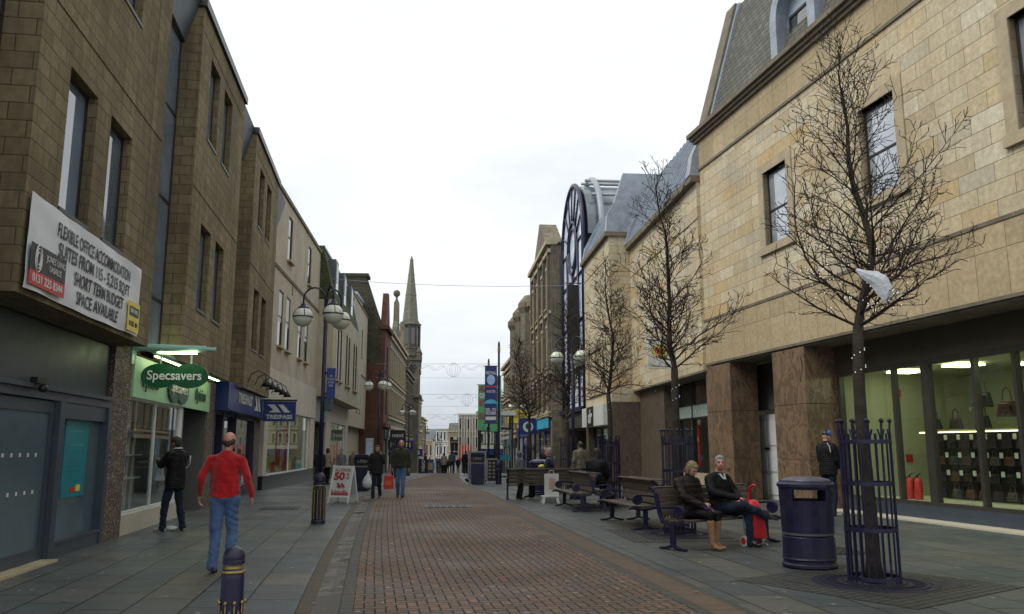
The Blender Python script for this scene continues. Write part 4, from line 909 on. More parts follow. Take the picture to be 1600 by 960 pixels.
q.build('standing_seam', 'lead', rz_)  # darker seam colour stands in for light differences along the ribs
q = T.mb(); q.prism([(27.25, .25, 10.82), (27.25, .1, 11.6), (27.25, -1.2, 14.15), (27.25, -3, 14.15), (27.25, -3, 10.82)], (.5, 0, 0)); q.build('zinc_end', 'lead', t2); q = T.mb(); q.prism([(36.95, .25, 10.82), (36.95, .1, 11.5), (36.95, -1.2, 14.1), (36.95, -3, 14.1), (36.95, -3, 10.82)], (.4, 0, 0)); q.build('zinc_end', 'lead', t2)
q = T.mb(); q.box(33.3, 37.4, -.9, -.3, -.5, 4.05); q.build('pillar', 'granite_dark', t2); q = T.mb(); q.box(27.3, 33.3, -1.1, -.9, -.5, .65); q.build('stall_riser', 'stone_trim', t2)
f = T.mb(); f.box(27.3, 33.3, -1.0, -.88, 2.7, 3.15); f.build('fascia', plain('pale green fascia glass', (.34, .42, .38), .25, .05, 1, 0), t2)
f = T.mb()
for y in (27.4, 29.5, 31.5, 33.25): f.box(y-.05, y+.05, -1.02, -.86, .65, 4.05)
f.box(27.3, 33.3, -1.0, -.87, 3.15, 3.2); f.box(27.3, 33.3, -1.0, -.87, 2.62, 2.7); sw = f.build('shop_window', 'black', t2)
q = T.mb(); q.box(27.35, 33.25, -.96, -.95, .65, 4.0); q.build('pane', 'shopglass', sw)
r2 = room(T, t2, 27.4, 33.3, .4, 4.1, -1.1, -4.5, 'intdark', 'lamp_dim', 3)
for y, c_, z0, z1, wd in ((31.6, 'red', .9, 2.6, .45), (32.2, 'yellow', 1.3, 2.6, .4), (27.9, 'red', .7, 2.7, .6), (29.2, 'offwhite', .8, 2.0, .3)):
    q = T.mb(); q.box(y, y+wd, -1.2, -1.15, z0, z1); q.build('window_poster', c_, r2)
    if c_ == 'red': text(r2, 'Sale', .3, T.xf(y+wd/2, -1.14, 1.9), (0, -1, 0), (0, 0, 1), 'yellow', .004, wid=wd*.8, bold=.02)
ls = thing('hanging_sign', 'white projecting sign with an orange and yellow oval above the shop posters', 'sign', tuple(T.world(30.5, .1, 5.0)), T.rz)
q = MB(); q.box(-.95, 0, -.05, .05, -.55, .55); q.build('panel', 'offwhite', ls)
q = MB(); q.prism([(-.48+.34*cos(2*pi*i/20), -.055, .1+.24*sin(2*pi*i/20)) for i in range(20)], (0, -.01, 0)); q.build('emblem', 'yellow', ls)
q = MB(); q.prism([(-.52+.16*cos(2*pi*i/20), -.066, .1+.15*sin(2*pi*i/20)) for i in range(20)], (0, -.01, 0)); q.build('emblem', 'orange', ls)
# --- third: projecting bay with white fascia
V = Fr(7.745, -.0879, -1, 37.2)
t3 = V.root('sandstone_bay_building', 'narrow buff stone building with curved zinc roof end between the two glazed shops')
q = V.mb(); q.wall(37.2, 43.8, 3.6, 11.25, 0, .4); q.box(37.2, 43.8, -9, -.41, 3.6, 11.25); q.box(37.35, 43.7, -.02, .03, 10.3, 10.36); q.build('wall', 'ashlar', t3)
q = V.mb(); q.box(37.1, 43.9, -1.2, .2, 11.25, 11.45); q.build('cornice', 'stone_dark', t3)
q = V.mb(); pr = [(.12, 11.45), (.05, 12.3), (-.3, 12.9), (-.75, 14.3), (-3.6, 14.3), (-3.6, 11.45)]
q.prism([(37.15, w, z) for w, z in pr], (.35, 0, 0)); q.build('zinc_end', 'lead', t3)
q = V.mb(); q.hexa([(37.5, .05, 11.45), (43.8, .05, 11.45), (43.8, -3.4, 11.45), (37.5, -3.4, 11.45)], [(37.5, -1.0, 13.6), (43.8, -1.0, 13.6), (43.8, -3.4, 13.6), (37.5, -3.4, 13.6)]); z3_ = q.build('zinc_roof', 'zinc', t3)
q = V.mb()
for i in range(12): y = 37.7+i*.5; q.hexa([(y, .18, 11.45), (y+.07, .18, 11.45), (y+.04, 0, 11.45), (y, 0, 11.45)], [(y, -.88, 13.62), (y+.07, -.88, 13.62), (y+.04, -1.1, 13.62), (y, -1.1, 13.62)])
q.build('standing_seam', 'lead', z3_)  # seams again coloured darker in place of shading on the ribs
q = V.mb(); q.prism([(43.3, w, z) for w, z in pr[:1]+[(.0, 12.2), (-.9, 13.9), (-3.6, 13.9), (-3.6, 11.45)]], (.4, 0, 0)); q.build('zinc_end', 'lead', t3)
q = V.mb(); q.box(37.2, 37.9, -1.4, .0, -1, 3.6); q.build('pillar', 'granite_dark', t3)
q = V.mb(); q.box(43.1, 43.8, -.9, .0, -1, 3.6); q.build('pillar', 'granite_dark', t3)
q = V.mb(); q.box(37.7, 43.3, -.1, .3, 2.6, 3.55); fw_ = q.build('fascia', 'offwhite', t3)
q = V.mb(); q.box(40.1, 41.8, .3, .33, 2.6, 3.55); q.build('fascia_panel', 'black', fw_); text(fw_, 'dr', .9, V.xf(40.95, .335, 3.05), V.r(), (0, 0, 1), 'offwhite', .004, wid=1.1, bold=.03, shear=.2)
q = V.mb(); q.wall(38.6, 42.6, 4.1, 6.5, .1, .12, [(38.8, 42.4, 4.3, 6.3)]); q.build('carved_panel', 'stone_trim', t3)
f = V.mb(); f.wall(37.9, 43.1, -.3, 2.6, -.3, .1, [(38.1, 39.6, 0, 2.5), (39.75, 41.2, 0, 2.5), (41.35, 42.95, .3, 2.5)]); sw = f.build('shopfront', 'navy', t3)
q = V.mb(); q.box(38, 43, -.36, -.35, 0, 2.55); q.build('pane', 'shopglass', sw)
r3 = room(V, t3, 37.9, 43.1, -.1, 3.3, -.42, -4, 'interior', 'lamp_dim', 2)
# --- glazed arcade arch
ga = V.root('glazed_arcade_entrance', 'shopping arcade entrance with a tall navy framed arched window and barrel vault roof')
YC, ZC, RA = 47.6, 13.2, 3.7
q = V.mb()
def arcp(r, w, n_=28, a0=0, a1=pi): return [(YC+r/1.0*cos(a0+(a1-a0)*i/n_), w, ZC+r*sin(a0+(a1-a0)*i/n_)) for i in range(n_+1)]
def tubeF(F, par, name, pts, r, mat, n_=8): 
    b = MB(); b.tube([F.xf(*p) for p in pts], r, n_); return b.build(name, mat, par, smooth=True)
fr_ = V.mb(); segs = []
b = MB()
def tb(pts, r, n_=8): b.tube([V.xf(*p) for p in pts], r, n_)
tb([(YC+RA, 0, 3.5)]+arcp(RA, 0)+[(YC-RA, 0, 3.5)], .12)
tb(arcp(1.55, 0, 32, 0, 2*pi), .09); tb(arcp(1.15, 0, 32, 0, 2*pi), .06, 6)
for i in range(9):
    a = pi*i/8
    tb([(YC+1.6*cos(a), 0, ZC+1.6*sin(a)), (YC+RA*cos(a), 0, ZC+RA*sin(a))], .055, 6)
for dy in (-1.9, -.0, 1.9): tb([(YC+dy, 0, 3.5), (YC+dy, 0, ZC-(1.55 if dy == 0 else 0))], .08, 6)
for z_ in (6.0, 8.6, 11.2): tb([(YC-RA, 0, z_), (YC+RA, 0, z_)], .07, 6)
b.build('arch_frame', plain('navy steel', (.014, .016, .06), .4, .15, 5, .05), ga, smooth=True)
q = V.mb(); pts = [(YC-RA, -.06, 3.5), (YC+RA, -.06, 3.5)]+arcp(RA, -.06); q.prism(pts, (0, -.03, 0)); q.build('arch_glazing', glass_dark('pale arch glazing', (.50, .56, .62), .12), ga)  # pale glass colour stands for bright sky seen through the arch
b = MB()
for w in (-1.0, -3.6, -6.2): tb([(YC+RA+.15, w, 11.4)]+arcp(RA+.35, w)+[(YC-RA-.15, w, 11.4)], .17, 10)
for i in range(2, 9):
    a = pi*i/10; tb([(YC+(RA+.3)*cos(a), -.6, ZC+(RA+.3)*sin(a)), (YC+(RA+.3)*cos(a), -6.6, ZC+(RA+.3)*sin(a))], .09, 6)
b.build('vault_rib', plain('grey steel tube', (.30, .33, .36), .4, .1, 3, .05), ga, smooth=True)
q = V.mb(); P1 = arcp(RA-.05, -.3, 20); P2 = arcp(RA-.2, -.3, 20)
for i in range(20): q.hexa([P1[i], P1[i+1], P2[i+1], P2[i]], [tuple((p[0], -7, p[2])) for p in (P1[i], P1[i+1], P2[i+1], P2[i])])
q.build('vault_glazing', glass_dark('vault glazing', (.07, .09, .10), .15), ga)
q = V.mb(); q.box(43.85, 51.4, -9, -.4, 3.6, 12.8); q.box(43.8, 43.95, -.4, .02, 3.5, 11.6); q.build('wall', 'intdark', ga)
q = V.mb(); q.box(43.85, 51.4, -.2, .1, 2.65, 3.5); fg = q.build('fascia', plain('charcoal fascia', (.05, .052, .05), .5, .1, 2, 0), ga)
text(fg, 'ARCADE', .3, V.xf(45.6, .11, 3.1), V.r(), (0, 0, 1), 'offwhite', .004, wid=1.3) if False else None
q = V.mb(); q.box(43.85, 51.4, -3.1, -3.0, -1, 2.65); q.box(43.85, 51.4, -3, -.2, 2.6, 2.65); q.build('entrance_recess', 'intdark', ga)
q = V.mb(); q.box(43.9, 51.3, -.1, .3, 3.5, 3.75); q.build('canopy', 'navy', ga)
# vertical black banners on brackets
for i, (yy, z0, z1, lb) in enumerate(((44.6, 6.6, 10.5, 'tall black vertical banner in front of the arched window'), (52.4, 5.4, 9.9, 'black vertical banner with pale lettering beside the columned building'))):
    vb = thing('vertical_banner', lb, 'banner', tuple(V.world(yy, .12 if i == 0 else .12, z1)), V.rz)
    b = MB(); b.box(-.68, -.08, -.03, .03, z0-z1, -.1); b.build('cloth', 'black', vb); b = MB(); b.tube([(0.1, 0, 0), (-.8, 0, 0)], .035, 6); b.build('bracket', 'greyframe', vb)
    if i: text(vb, 'shopping', .16, (-.38, -.04, -2.2), (0, 0, -1), (1, 0, 0), 'zinc', .003, wid=1.5)
# Victorian row
v1, _ = generic(V, 'stone_building', 'grand weathered sandstone building with a pediment and pale side wall beside the glass arch', 51.5, 62, 14.4, 'oldstone', [(10.4, 13.0), (6.6, 9.2), (3.9, 5.8)], 4, .6, 3.5, None, fascia='navyb', w0=.75, body=8)
q = V.mb(); q.prism([(53.2, .77, 14.7), (61.2, .77, 14.7), (57.2, .77, 17.3)], (0, -1.2, 0)); q.box(56.3, 56.7, .78, 1.0, 3.8, 14.4)
for y in (51.9, 54.3, 57, 59.4, 61.6): q.box(y-.18, y+.18, .76, .95, 3.8, 14.4)
q.build('pediment', 'oldstone', v1)
text(_, 'SPORTS', .5, V.xf(56, .9, 3.12), V.r(), (0, 0, 1), 'cyan', .01, wid=3) if False else None
q = V.mb(); q.box(52.1, 58, .87, .93, 2.8, 3.45); q.build('sign_panel', 'cyan', _)
q = V.mb(); q.hexa([(52, .2, 14.7), (61.9, .2, 14.7), (61.9, -7, 14.7), (52, -7, 14.7)], [(52, -3, 17.4), (61.9, -3, 17.4), (61.9, -3.3, 17.4), (52, -3.3, 17.4)]); q.build('roof', 'lead', v1)
v2, _ = generic(V, 'stone_building', 'weathered stone building with round topped turret bays farther along the right side', 62.02, 74, 12.2, 'oldstone', [(8.6, 11.0), (4.6, 7.2)], 5, .55, 3.2, None, fascia='navyb', w0=.75, body=8)
q = V.mb()
for y in (63.2, 68, 72.8): q.lathe([(.9, 3.6), (.8, 4.2), (.8, 11.8), (1.0, 12.2), (1.0, 12.6), (.5, 13.2), (.0001, 13.3)], 10, (y, .75, 0))
q.box(66.5, 67.4, -.6, .4, 12.5, 14); q.build('turret', 'oldstone', v2)
v3, _ = generic(V, 'stone_building', 'lower weathered stone building beyond the turreted one on the right', 74.02, 90, 9.8, 'oldstone', [(6.6, 8.8), (3.4, 5.4)], 6, .55, 2.4, 2.2, fascia='black', w0=.75, body=8)
cs = thing('hanging_sign', 'round navy and white projecting sign beyond the bare tree on the right', 'sign', tuple(V.world(58, .9, 3.0)), V.rz)
q = MB(); q.box(-1.3, 0, -.05, .05, -.5, .6); q.build('panel', 'navyb', cs); q = MB(); q.prism([(-.65+.36*cos(2*pi*i/20), -.06, .36*sin(2*pi*i/20)) for i in range(20)], (0, -.02, 0)); q.build('emblem', 'offwhite', cs); q = MB(); q.prism([(-.62+.2*cos(2*pi*i/20), -.09, .05+.2*sin(2*pi*i/20)) for i in range(20)], (0, -.01, 0)); q.build('emblem', 'navyb', cs)
# ---------- far end of the street, blocks facing the camera
class FrX:
    def __init__(s, Yc, z=None): s.Yc = Yc; s.k = 1; s.rz = 0; s.zz = gz(Yc) if z is None else z; s.Y0 = 0
    def at(s, x0): s.x0 = x0; return s
    def xf(s, x, w, z): return (x-s.x0, -w, z)
    def mb(s): return MB(s.xf)
    def root(s, name, label, cat='building', group=None): return thing(name, label, cat, (s.x0, s.Yc, s.zz), 0, group)
    def r(s): return (1, 0, 0)
    def world(s, x, w, z=0): return Vector((x, s.Yc-w, z+s.zz))
def farb(px0, px1, ytop, Yd, name, label, mat, nrow, ncol, **k):
    x0, x1 = (px0-800)/1290*Yd*.9858, (px1-800)/1290*Yd*.9858; F = FrX(Yd).at(x0)
    zt = 1.57+(700-ytop)/1290*Yd*1.0-F.zz
    h = (zt-3.4)/max(1, nrow); rows = [(3.4+h*i+h*.25, 3.4+h*i+h*.8) for i in range(nrow)]
    return F, x0, x1, zt, generic(F, name, label, x0, x1, zt, mat, rows, ncol, ww=(x1-x0)/ncol*.22, base=3.2, zb=-3, **k)
farb(681, 703, 672, 185, 'townhouse', 'white classical building with a pediment at the far end of the street', 'creamlight', 2, 4, trim='white', body=6)
_F, x0, x1, zt, (rr_, ff_) = farb(700, 722, 676, 168, 'townhouse', 'cream house under a dark slate roof at the far end of the street', 'creamwall', 1, 2, roof=1.6, chim=False, body=6)
_F, x0, x1, zt, (rr_, ff_) = farb(716, 748, 650, 138, 'ribbed_building', 'cream building front with tall vertical stone ribs at the far end', 'creamlight', 2, 5, trim='white', body=7)
q = _F.mb()
for i in range(8): q.box(x0+i*(x1-x0)/7.5, x0+i*(x1-x0)/7.5+.18, 0, .4, 2.5, zt)
q.build('rib', 'creamlight', rr_)
q = _F.mb(); q.box(x0, x0+2.2, .2, .35, 2.2, 4.6); q.build('sign_panel', 'red', rr_)
_F, x0, x1, zt, (rr_, ff_) = farb(748, 800, 622, 112, 'modern_block', 'pale flat roofed building behind the street banners on the right', 'oldstone', 3, 5, trim='creamlight', body=8)
farb(704, 716, 690, 150, 'white_annexe', 'small white house with two black framed windows at the far end', 'white', 1, 2, trim='black', body=4)
farb(664, 676, 690, 215, 'shed_roof_building', 'low pale building far down the street beyond the last lamps', 'creamlight', 1, 2, body=6)
farb(672, 686, 694, 240, 'terrace', 'low dark roofed terrace at the far end of the street', 'oldstone', 1, 3, roof=1.5, chim=False, body=6)
hl = MB(); hp = [(-260, 0), (-200, 14), (-120, 22), (-60, 20), (-20, 24), (60, 18), (160, 26), (260, 12), (330, 0)]
for (xa, ha), (xb, hb) in zip(hp, hp[1:]):
    hl.hexa([(xa, 700, -8), (xb, 700, -8), (xb, 1100, -8), (xa, 1100, -8)], [(xa, 860, ha), (xb, 860, hb), (xb, 900, hb), (xa, 900, ha)])
tag(hl.build('hills', plain('far hillside', (.10, .12, .13), .95, .3, .02, .0)), kind='structure')
# ================= TREES
M['bark'] = plain('dark bark', (.045, .038, .03), .9, .35, 8, .8, bsc=40, spec=.2); M['twig'] = plain('twig bark', (.042, .033, .026), .85, .3, 8, 0, spec=.2)
M['leaf'] = plain('late leaf', (.10, .16, .03), .6, .2, 5, 0); M['fairy'] = emit('fairy light', (.85, .92, 1), .8)
def tree(label, loc, seed, h=6.9, spread=1.5, dense=1.0, lights=0, leaves=25, tmin=.0044):
    rnd = random.Random(seed); t = thing('bare_tree', label, 'tree', loc, rnd.uniform(0, 6), 'bare street trees in navy guards')
    tr = MB(); pts = []; rs = []
    fz = 2.75
    for i in range(12):
        z = i/11*(fz+.3); pts.append((.03*sin(z*1.7+seed)*z*.4, .03*cos(z*1.3+seed)*z*.4, z)); rs.append(.088-.022*i/11+(.03 if i == 0 else 0))
    tr.tube(pts, rs, 10); tr.build('trunk', 'bark', t, smooth=True)
    cw = MB(); tips = []; lp = []
    def grow(p, d, L, r, lev, up):
        n = max(2, int(L/.13)); pts = [p]; rs = [r]; q = Vector(p); dd = d.normalized()
        kids = []
        for i in range(n):
            dd = (dd+Vector((rnd.gauss(0, .13), rnd.gauss(0, .13), rnd.gauss(0, .1)+up))).normalized()
            q = q+dd*(L/n); pts.append(q.copy()); rr_ = max(tmin, r*(1-.8*(i+1)/n)); rs.append(rr_); kids.append((q.copy(), dd.copy(), rr_, (i+1)/n))
            lp.append(q.copy())
        cw.tube(pts, rs, 6 if r > .02 else (4 if r > .008 else 3), cap=False)
        if lev >= 3: tips.append(q); return
        for q_, d_, r_, f in kids:
            if lev == 0 and f < .12: continue
            for _ in range({0: 1, 1: 2 if rnd.random() < .75*dense else 1, 2: (2 if rnd.random() < .35*dense else 1) if rnd.random() < .95*dense else 0}[lev]):
                a = rnd.uniform(0, 2*pi); ax = d_.orthogonal().normalized(); side = (Matrix.Rotation(a, 3, d_) @ ax)
                if lev == 1: side.z *= .7
                nd = (d_*rnd.uniform(.45, .9)+side*rnd.uniform(.6, 1)+Vector((0, 0, .12)))
                Lk = {0: 0, 1: rnd.uniform(.22, .5)*(1.1-f*.5), 2: rnd.uniform(.035, .13)}[lev]
                if lev == 1: grow(q_, nd, Lk, min(r_*.7, .0075), 2, .05)
                if lev == 2: grow(q_, nd, Lk, min(r_*.8, .005), 3, .02)
    # leader
    top = Vector(pts[-1]); L = h-top.z; lead = []
    d = Vector((0, 0, 1)); q = top.copy(); n = 26; lrs = []
    for i in range(n+1):
        lead.append(q.copy()); lrs.append(max(.006, .056*(1-i/n)**.8)); d = (d+Vector((rnd.gauss(0, .11), rnd.gauss(0, .11), .25))).normalized(); q = q+d*(L/n)
    cw.tube(lead, lrs, 7, cap=False)
    for i, p in enumerate(lead[:-1]):
        f = i/n
        for k in range(3 if f < .25 else 2):
            a = i*2.4+k*pi*2/3+rnd.uniform(-.5, .5); ln = spread*(1.15-f**1.1)*rnd.uniform(.5, 1.12)
            if f > .2 and f < .55: ln *= .88
            ln = max(.25, ln); el = .32+f*.75+rnd.uniform(-.1, .25)
            grow(p, Vector((cos(a)*cos(el), sin(a)*cos(el), sin(el))), ln, max(.007, lrs[i]*.34), 1, .045)
    cr_ = cw.build('crown', 'twig', t, uv=False, weld=False)
    if leaves:
        b = MB()
        for _ in range(leaves):
            p = rnd.choice(tips); a = rnd.uniform(0, 6); u = Vector((cos(a), sin(a), rnd.uniform(-.6, .3)))*.035; v = Vector((-sin(a), cos(a), rnd.uniform(-.3, .6)))*.018
            b.face([tuple(p), tuple(p+u*.6+v), tuple(p+u*1.6), tuple(p+u*.6-v)])
        b.build('leaf', 'leaf', t, uv=False, kind='stuff')
    if lights:
        b = MB(); c_ = [p for p in lp if 2.6 < p.z < 4.0 and (p.x**2+p.y**2) < .5]
        for _ in range(lights): b.ball(tuple(rnd.choice(c_)+Vector((rnd.gauss(0, .015), rnd.gauss(0, .015), 0))), .0062, 4, 3)
        for k in range(14): a = k*.9; b.ball((.078*cos(a), .078*sin(a), 2.45+k*.03), .006, 4, 3)
        b.build('fairy_light', 'fairy', t, uv=False, kind='stuff')
    return t
TP = [(4.26, 10.1), (3.08, 15.6), (2.72, 23.4), (2.02, 30.0), (.88, 41.0)]
tree('nearest bare street tree with fairy lights, its trunk in the guard beside the round bin', (*TP[0], 0), 11, 6.95, 1.95, 1.0, 150, 22)
tree('bare street tree behind the bench with the seated couple', (*TP[1], 0), 5, 6.9, 1.65, 1.0, 90, 22, tmin=.0052)
tree('bare street tree between the back-to-back benches and the white fascia', (*TP[2], 0), 23, 7.0, 1.6, .8, 60, 20, tmin=.0065)
tree('bare street tree close beside the right-hand lamp post', (*TP[3], 0), 41, 6.9, 1.6, .7, 50, 10, tmin=.008)
tree('farthest bare street tree, rising behind the boy in grey', (*TP[4], gz(41)), 57, 7.0, 1.9, .7, 0, 30, tmin=.01)
# guards and grates
def guard():
    t = thing('tree_guard', 'x', 'tree guard', (*TP[0], 0)); r = .285
    for z_ in (.05, .60, 1.13, 1.62):
        n_ = 28; b = MB()
        for k in range(n_):
            a0, a1 = 2*pi*k/n_, 2*pi*(k+1)/n_
            b.hexa([(r0*cos(a), r0*sin(a), z_) for r0, a in ((r-.006, a0), (r+.014, a0), (r+.014, a1), (r-.006, a1))], [(r0*cos(a), r0*sin(a), z_+.045) for r0, a in ((r-.006, a0), (r+.014, a0), (r+.014, a1), (r-.006, a1))])
        b.build('ring', 'navy', t)
    b = MB()
    for k in range(22):
        a = 2*pi*(k+.5)/22; c_, s_ = cos(a), sin(a); top = 1.86 if k % 2 else 1.74
        b.tube([(r*c_, r*s_, .03), (r*c_, r*s_, 1.6), ((r+(.012 if k % 2 else 0))*c_, (r+(.012 if k % 2 else 0))*s_, top)], .0115, 4)
        if k % 2:
            for sg in (-1, 1):
                b.tube([(r*c_, r*s_, 1.60), (r*cos(a+sg*.08), r*sin(a+sg*.08), 1.72), (r*cos(a+sg*.16), r*sin(a+sg*.16), 1.79)], .008, 4)
    b.build('bar', 'navy', t)
    b = MB()
    for k in range(1, 22, 2): a = 2*pi*(k+.5)/22; b.ball(((r+.014)*cos(a), (r+.014)*sin(a), 1.89), .027, 8, 6)
    b.build('finial', 'navy', t, smooth=True)
    return t
def grate():
    t = thing('tree_grate', 'x', 'tree grate', (*TP[0], 0)); b = MB()
    def ring(r0, r1, z, n_=40):
        for k in range(n_):
            a0, a1 = 2*pi*k/n_, 2*pi*(k+1)/n_
            b.hexa([(r*cos(a), r*sin(a), 0) for r, a in ((r0, a0), (r1, a0), (r1, a1), (r0, a1))], [(r*cos(a), r*sin(a), z) for r, a in ((r0, a0), (r1, a0), (r1, a1), (r0, a1))])
    ring(.30, .34, .022); ring(.36, .42, .018); ring(.55, .60, .02); ring(.44, .53, .012); ring(.62, .70, .016)
    for k in range(48): a = 2*pi*k/48; b.hexa([(.41*cos(a-.02), .41*sin(a-.02), .004), (.56*cos(a-.015), .56*sin(a-.015), .004), (.56*cos(a+.015), .56*sin(a+.015), .004), (.41*cos(a+.02), .41*sin(a+.02), .004)], [(.41*cos(a-.02), .41*sin(a-.02), .021), (.56*cos(a-.015), .56*sin(a-.015), .021), (.56*cos(a+.015), .56*sin(a+.015), .021), (.41*cos(a+.02), .41*sin(a+.02), .021)])
    b.build('cast_ring', plain('worn dark iron', (.022, .022, .045), .5, .35, 12, .2, metal=.3), t, uv=False)
    b = MB(); b.box(-.74, .74, -.74, .74, .003, .010); b.build('base_plate', plain('grit and iron', (.03, .028, .028), .8, .4, 12, .3), t)
    return t
G0, GR0 = guard(), grate()
gl_ = ['navy tree guard around the nearest trunk, beside the round bin', 'navy tree guard partly hidden behind the seated couple', 'navy tree guard around the trunk by the white fascia shop', 'navy tree guard beside the right-hand lamp post', 'farthest navy tree guard behind the boy']
for i, p in enumerate(TP):
    z = gz(p[1]); rz = -.15
    if i == 0: g_, r_ = G0, GR0
    else: g_ = dup(G0, (*p, z+.004), i*.7); r_ = dup(GR0, (*p, z+.004))
    g_['label'] = gl_[i]; g_['group'] = 'navy tree guards'; r_['label'] = gl_[i].replace('navy tree guard', 'round iron grate under the guard'); r_['group'] = 'iron tree grates'; r_.rotation_euler[2] = .62 if i == 0 else .1
    s_ = 1.15; me = bpy.data.meshes.new('tree_pit'); a = .62 if i == 0 else .1
    vs = [(p[0]+x*cos(a)-y*sin(a), p[1]+x*sin(a)+y*cos(a), z+.0045) for x, y in ((-s_, -s_), (s_, -s_), (s_, s_), (-s_, s_))]
    me.from_pydata(vs, [], [(0, 1, 2, 3)]); ul = me.uv_layers.new(name='UVMap')
    for li, uv in enumerate(((0, 0), (2.3, 0), (2.3, 2.3), (0, 2.3))): ul.data[li].uv = uv
    me.materials.append(M['cobble']); o = bpy.data.objects.new('path', me); COL.objects.link(o); o['kind'] = 'structure'
# plastic bag caught in the tree
pb = MB(); rnd = random.Random(3); ring_ = []
prof = [(.0, 0, .02), (.08, -.06, .05), (.2, -.12, .09), (.3, -.2, .13), (.36, -.30, .10), (.34, -.36, .03)]
for (x, z, r) in prof:
    ring_.append([pb.P((x+r*.5*cos(a)*(1+rnd.uniform(-.3, .3)), r*.5*sin(a), z+r*cos(a+1)*.9*(1+rnd.uniform(-.25, .25)))) for a in [2*pi*k/9 for k in range(9)]])
for i in range(len(ring_)-1):
    for k in range(9): pb.f.append([ring_[i][k], ring_[i][(k+1) % 9], ring_[i+1][(k+1) % 9], ring_[i+1][k]])
o = pb.build('plastic_bag', plain('thin white plastic', (.72, .76, .80), .3, .08, 8, .6, bsc=14), None)
o.location = (4.03, 9.45, 3.62); o.scale = (1, 1, .95); tag(o, 'torn white plastic bag caught in the branches of the nearest tree', 'plastic bag')
# ================= BENCHES
def bench():
    t = thing('bench', 'x', 'bench'); L = 1.12
    for sx in (-L, L):
        b = MB()
        def rib(pts, w, th):   # flat cast ribbon in the YZ plane
            n = len(pts)
            for i in range(n-1):
                p, q = Vector((0, *pts[i])), Vector((0, *pts[i+1])); d = (q-p).normalized(); nn = Vector((0, -d.z, d.y))*th
                b.hexa([(sx-w, *(p-nn)[1:]), (sx+w, *(p-nn)[1:]), (sx+w, *(p+nn)[1:]), (sx-w, *(p+nn)[1:])], [(sx-w, *(q-nn)[1:]), (sx+w, *(q-nn)[1:]), (sx+w, *(q+nn)[1:]), (sx-w, *(q+nn)[1:])])
        def arc(cy, cz, r, a0, a1, n=10): return [(cy+r*cos(a0+(a1-a0)*i/n), cz+r*sin(a0+(a1-a0)*i/n)) for i in range(n+1)]
        rib([(.20, .40), (.27, .52), (.31, .68), (.35, .84), (.39, .90), (.44, .93), (.49, .92)], .028, .024)     # back upright with curled top
        rib([(.24, .62), (.1, .64), (-.1, .66)]+arc(-.16, .575, .085, pi*.45, pi*2.3, 12), .032, .016)            # arm and scroll
        rib([(.22, .42), (.05, .385), (-.15, .385), (-.28, .42), (-.33, .40)], .03, .022)                       # seat bearer
        rib([(0, .385), (.0, .2), (.0, .06)], .028, .045)
        rib([(-.26, .012), (-.12, .03), (0, .065), (.12, .03), (.26, .012)], .045, .02)
        b.prism([(sx-.02, -.16+.08*cos(2*pi*k/12), .575+.08*sin(2*pi*k/12)) for k in range(12)], (.04, 0, 0))
        b.build('end_frame', 'navy', t, bevel=.003, weld=False)
    b = MB()
    for k in range(4): y = -.27+k*.128; z = .425-.012*sin(k*1.05); b.box(-L+.02, L-.02, y, y+.112, z, z+.036)
    b.build('seat', 'wood', t, bevel=.006)
    b = MB()
    for k in range(4):
        y = .245+k*.03; z = .50+k*.108; b.hexa([(-L+.02, y-.0, z), (L-.02, y, z), (L-.02, y+.034, z-.008), (-L+.02, y+.034, z-.008)], [(-L+.02, y+.022, z+.095), (L-.02, y+.022, z+.095), (L-.02, y+.056, z+.087), (-L+.02, y+.056, z+.087)])
    b.box(-L+.02, L-.02, .37, .46, .925, .95)
    b.build('backrest', 'wood', t, bevel=.004)
    return t
BN = [(3.43, 13.95, 35, 'nearest wooden bench, the couple sitting on it'), (2.40, 17.6, -80, 'empty bench facing the road, just left of the seated couple'), (1.60, 22.2, -82, 'empty bench facing the road beside the white carrier bag'),
      (.98, 26.2, 183, 'bench seen from behind, next to the boy in grey'), (2.16, 22.35, 98, 'bench facing the shops where the dark haired person sits'), (3.0, 17.75, 100, 'bench facing the shops, back to back with the empty one nearest the couple')]
b0_ = bench()
for i, (x, y, a, lb) in enumerate(BN):
    if i == 0: b_ = b0_; b_.location = (x, y, 0.0); b_.rotation_euler = (0, 0, R(a))
    else: b_ = dup(b0_, (x, y, 0.0), R(a))
    b_['label'] = lb; b_['group'] = 'timber benches with navy end frames'
# ================= BINS
rbn = thing('round_litter_bin', 'large round navy litter bin with a domed top beside the nearest tree guard', 'litter bin', (3.98, 11.45, 0), -.2)
b = MB(); b.lathe([(.33, 0), (.355, .02), (.355, .05), (.335, .07), (.335, .1), (.35, .12), (.34, .14), (.335, .40), (.32, .42)], 32); b.build('base', 'navy', rbn, smooth=False)
b = MB(); b.lathe([(.325, .425), (.34, .43), (.34, .455), (.325, .46)], 32); b.build('band', plain('worn grey band', (.12, .12, .13), .5, .2, 8, .1, metal=.4), rbn)
hl_ = lambda i, a: i == 2 and (232 < a < 308 or 52 < a < 128)
b = MB(); b.lathe([(.335, .46), (.345, .80), (.35, .88), (.355, 1.02), (.36, 1.05)], 40, hole=hl_); b.lathe([(.36, 1.05), (.375, 1.055), (.375, 1.09), (.345, 1.12)], 40); b.lathe([(.31, .84), (.31, 1.08)], 40, hole=lambda i, a: (232 < a < 308 or 52 < a < 128))
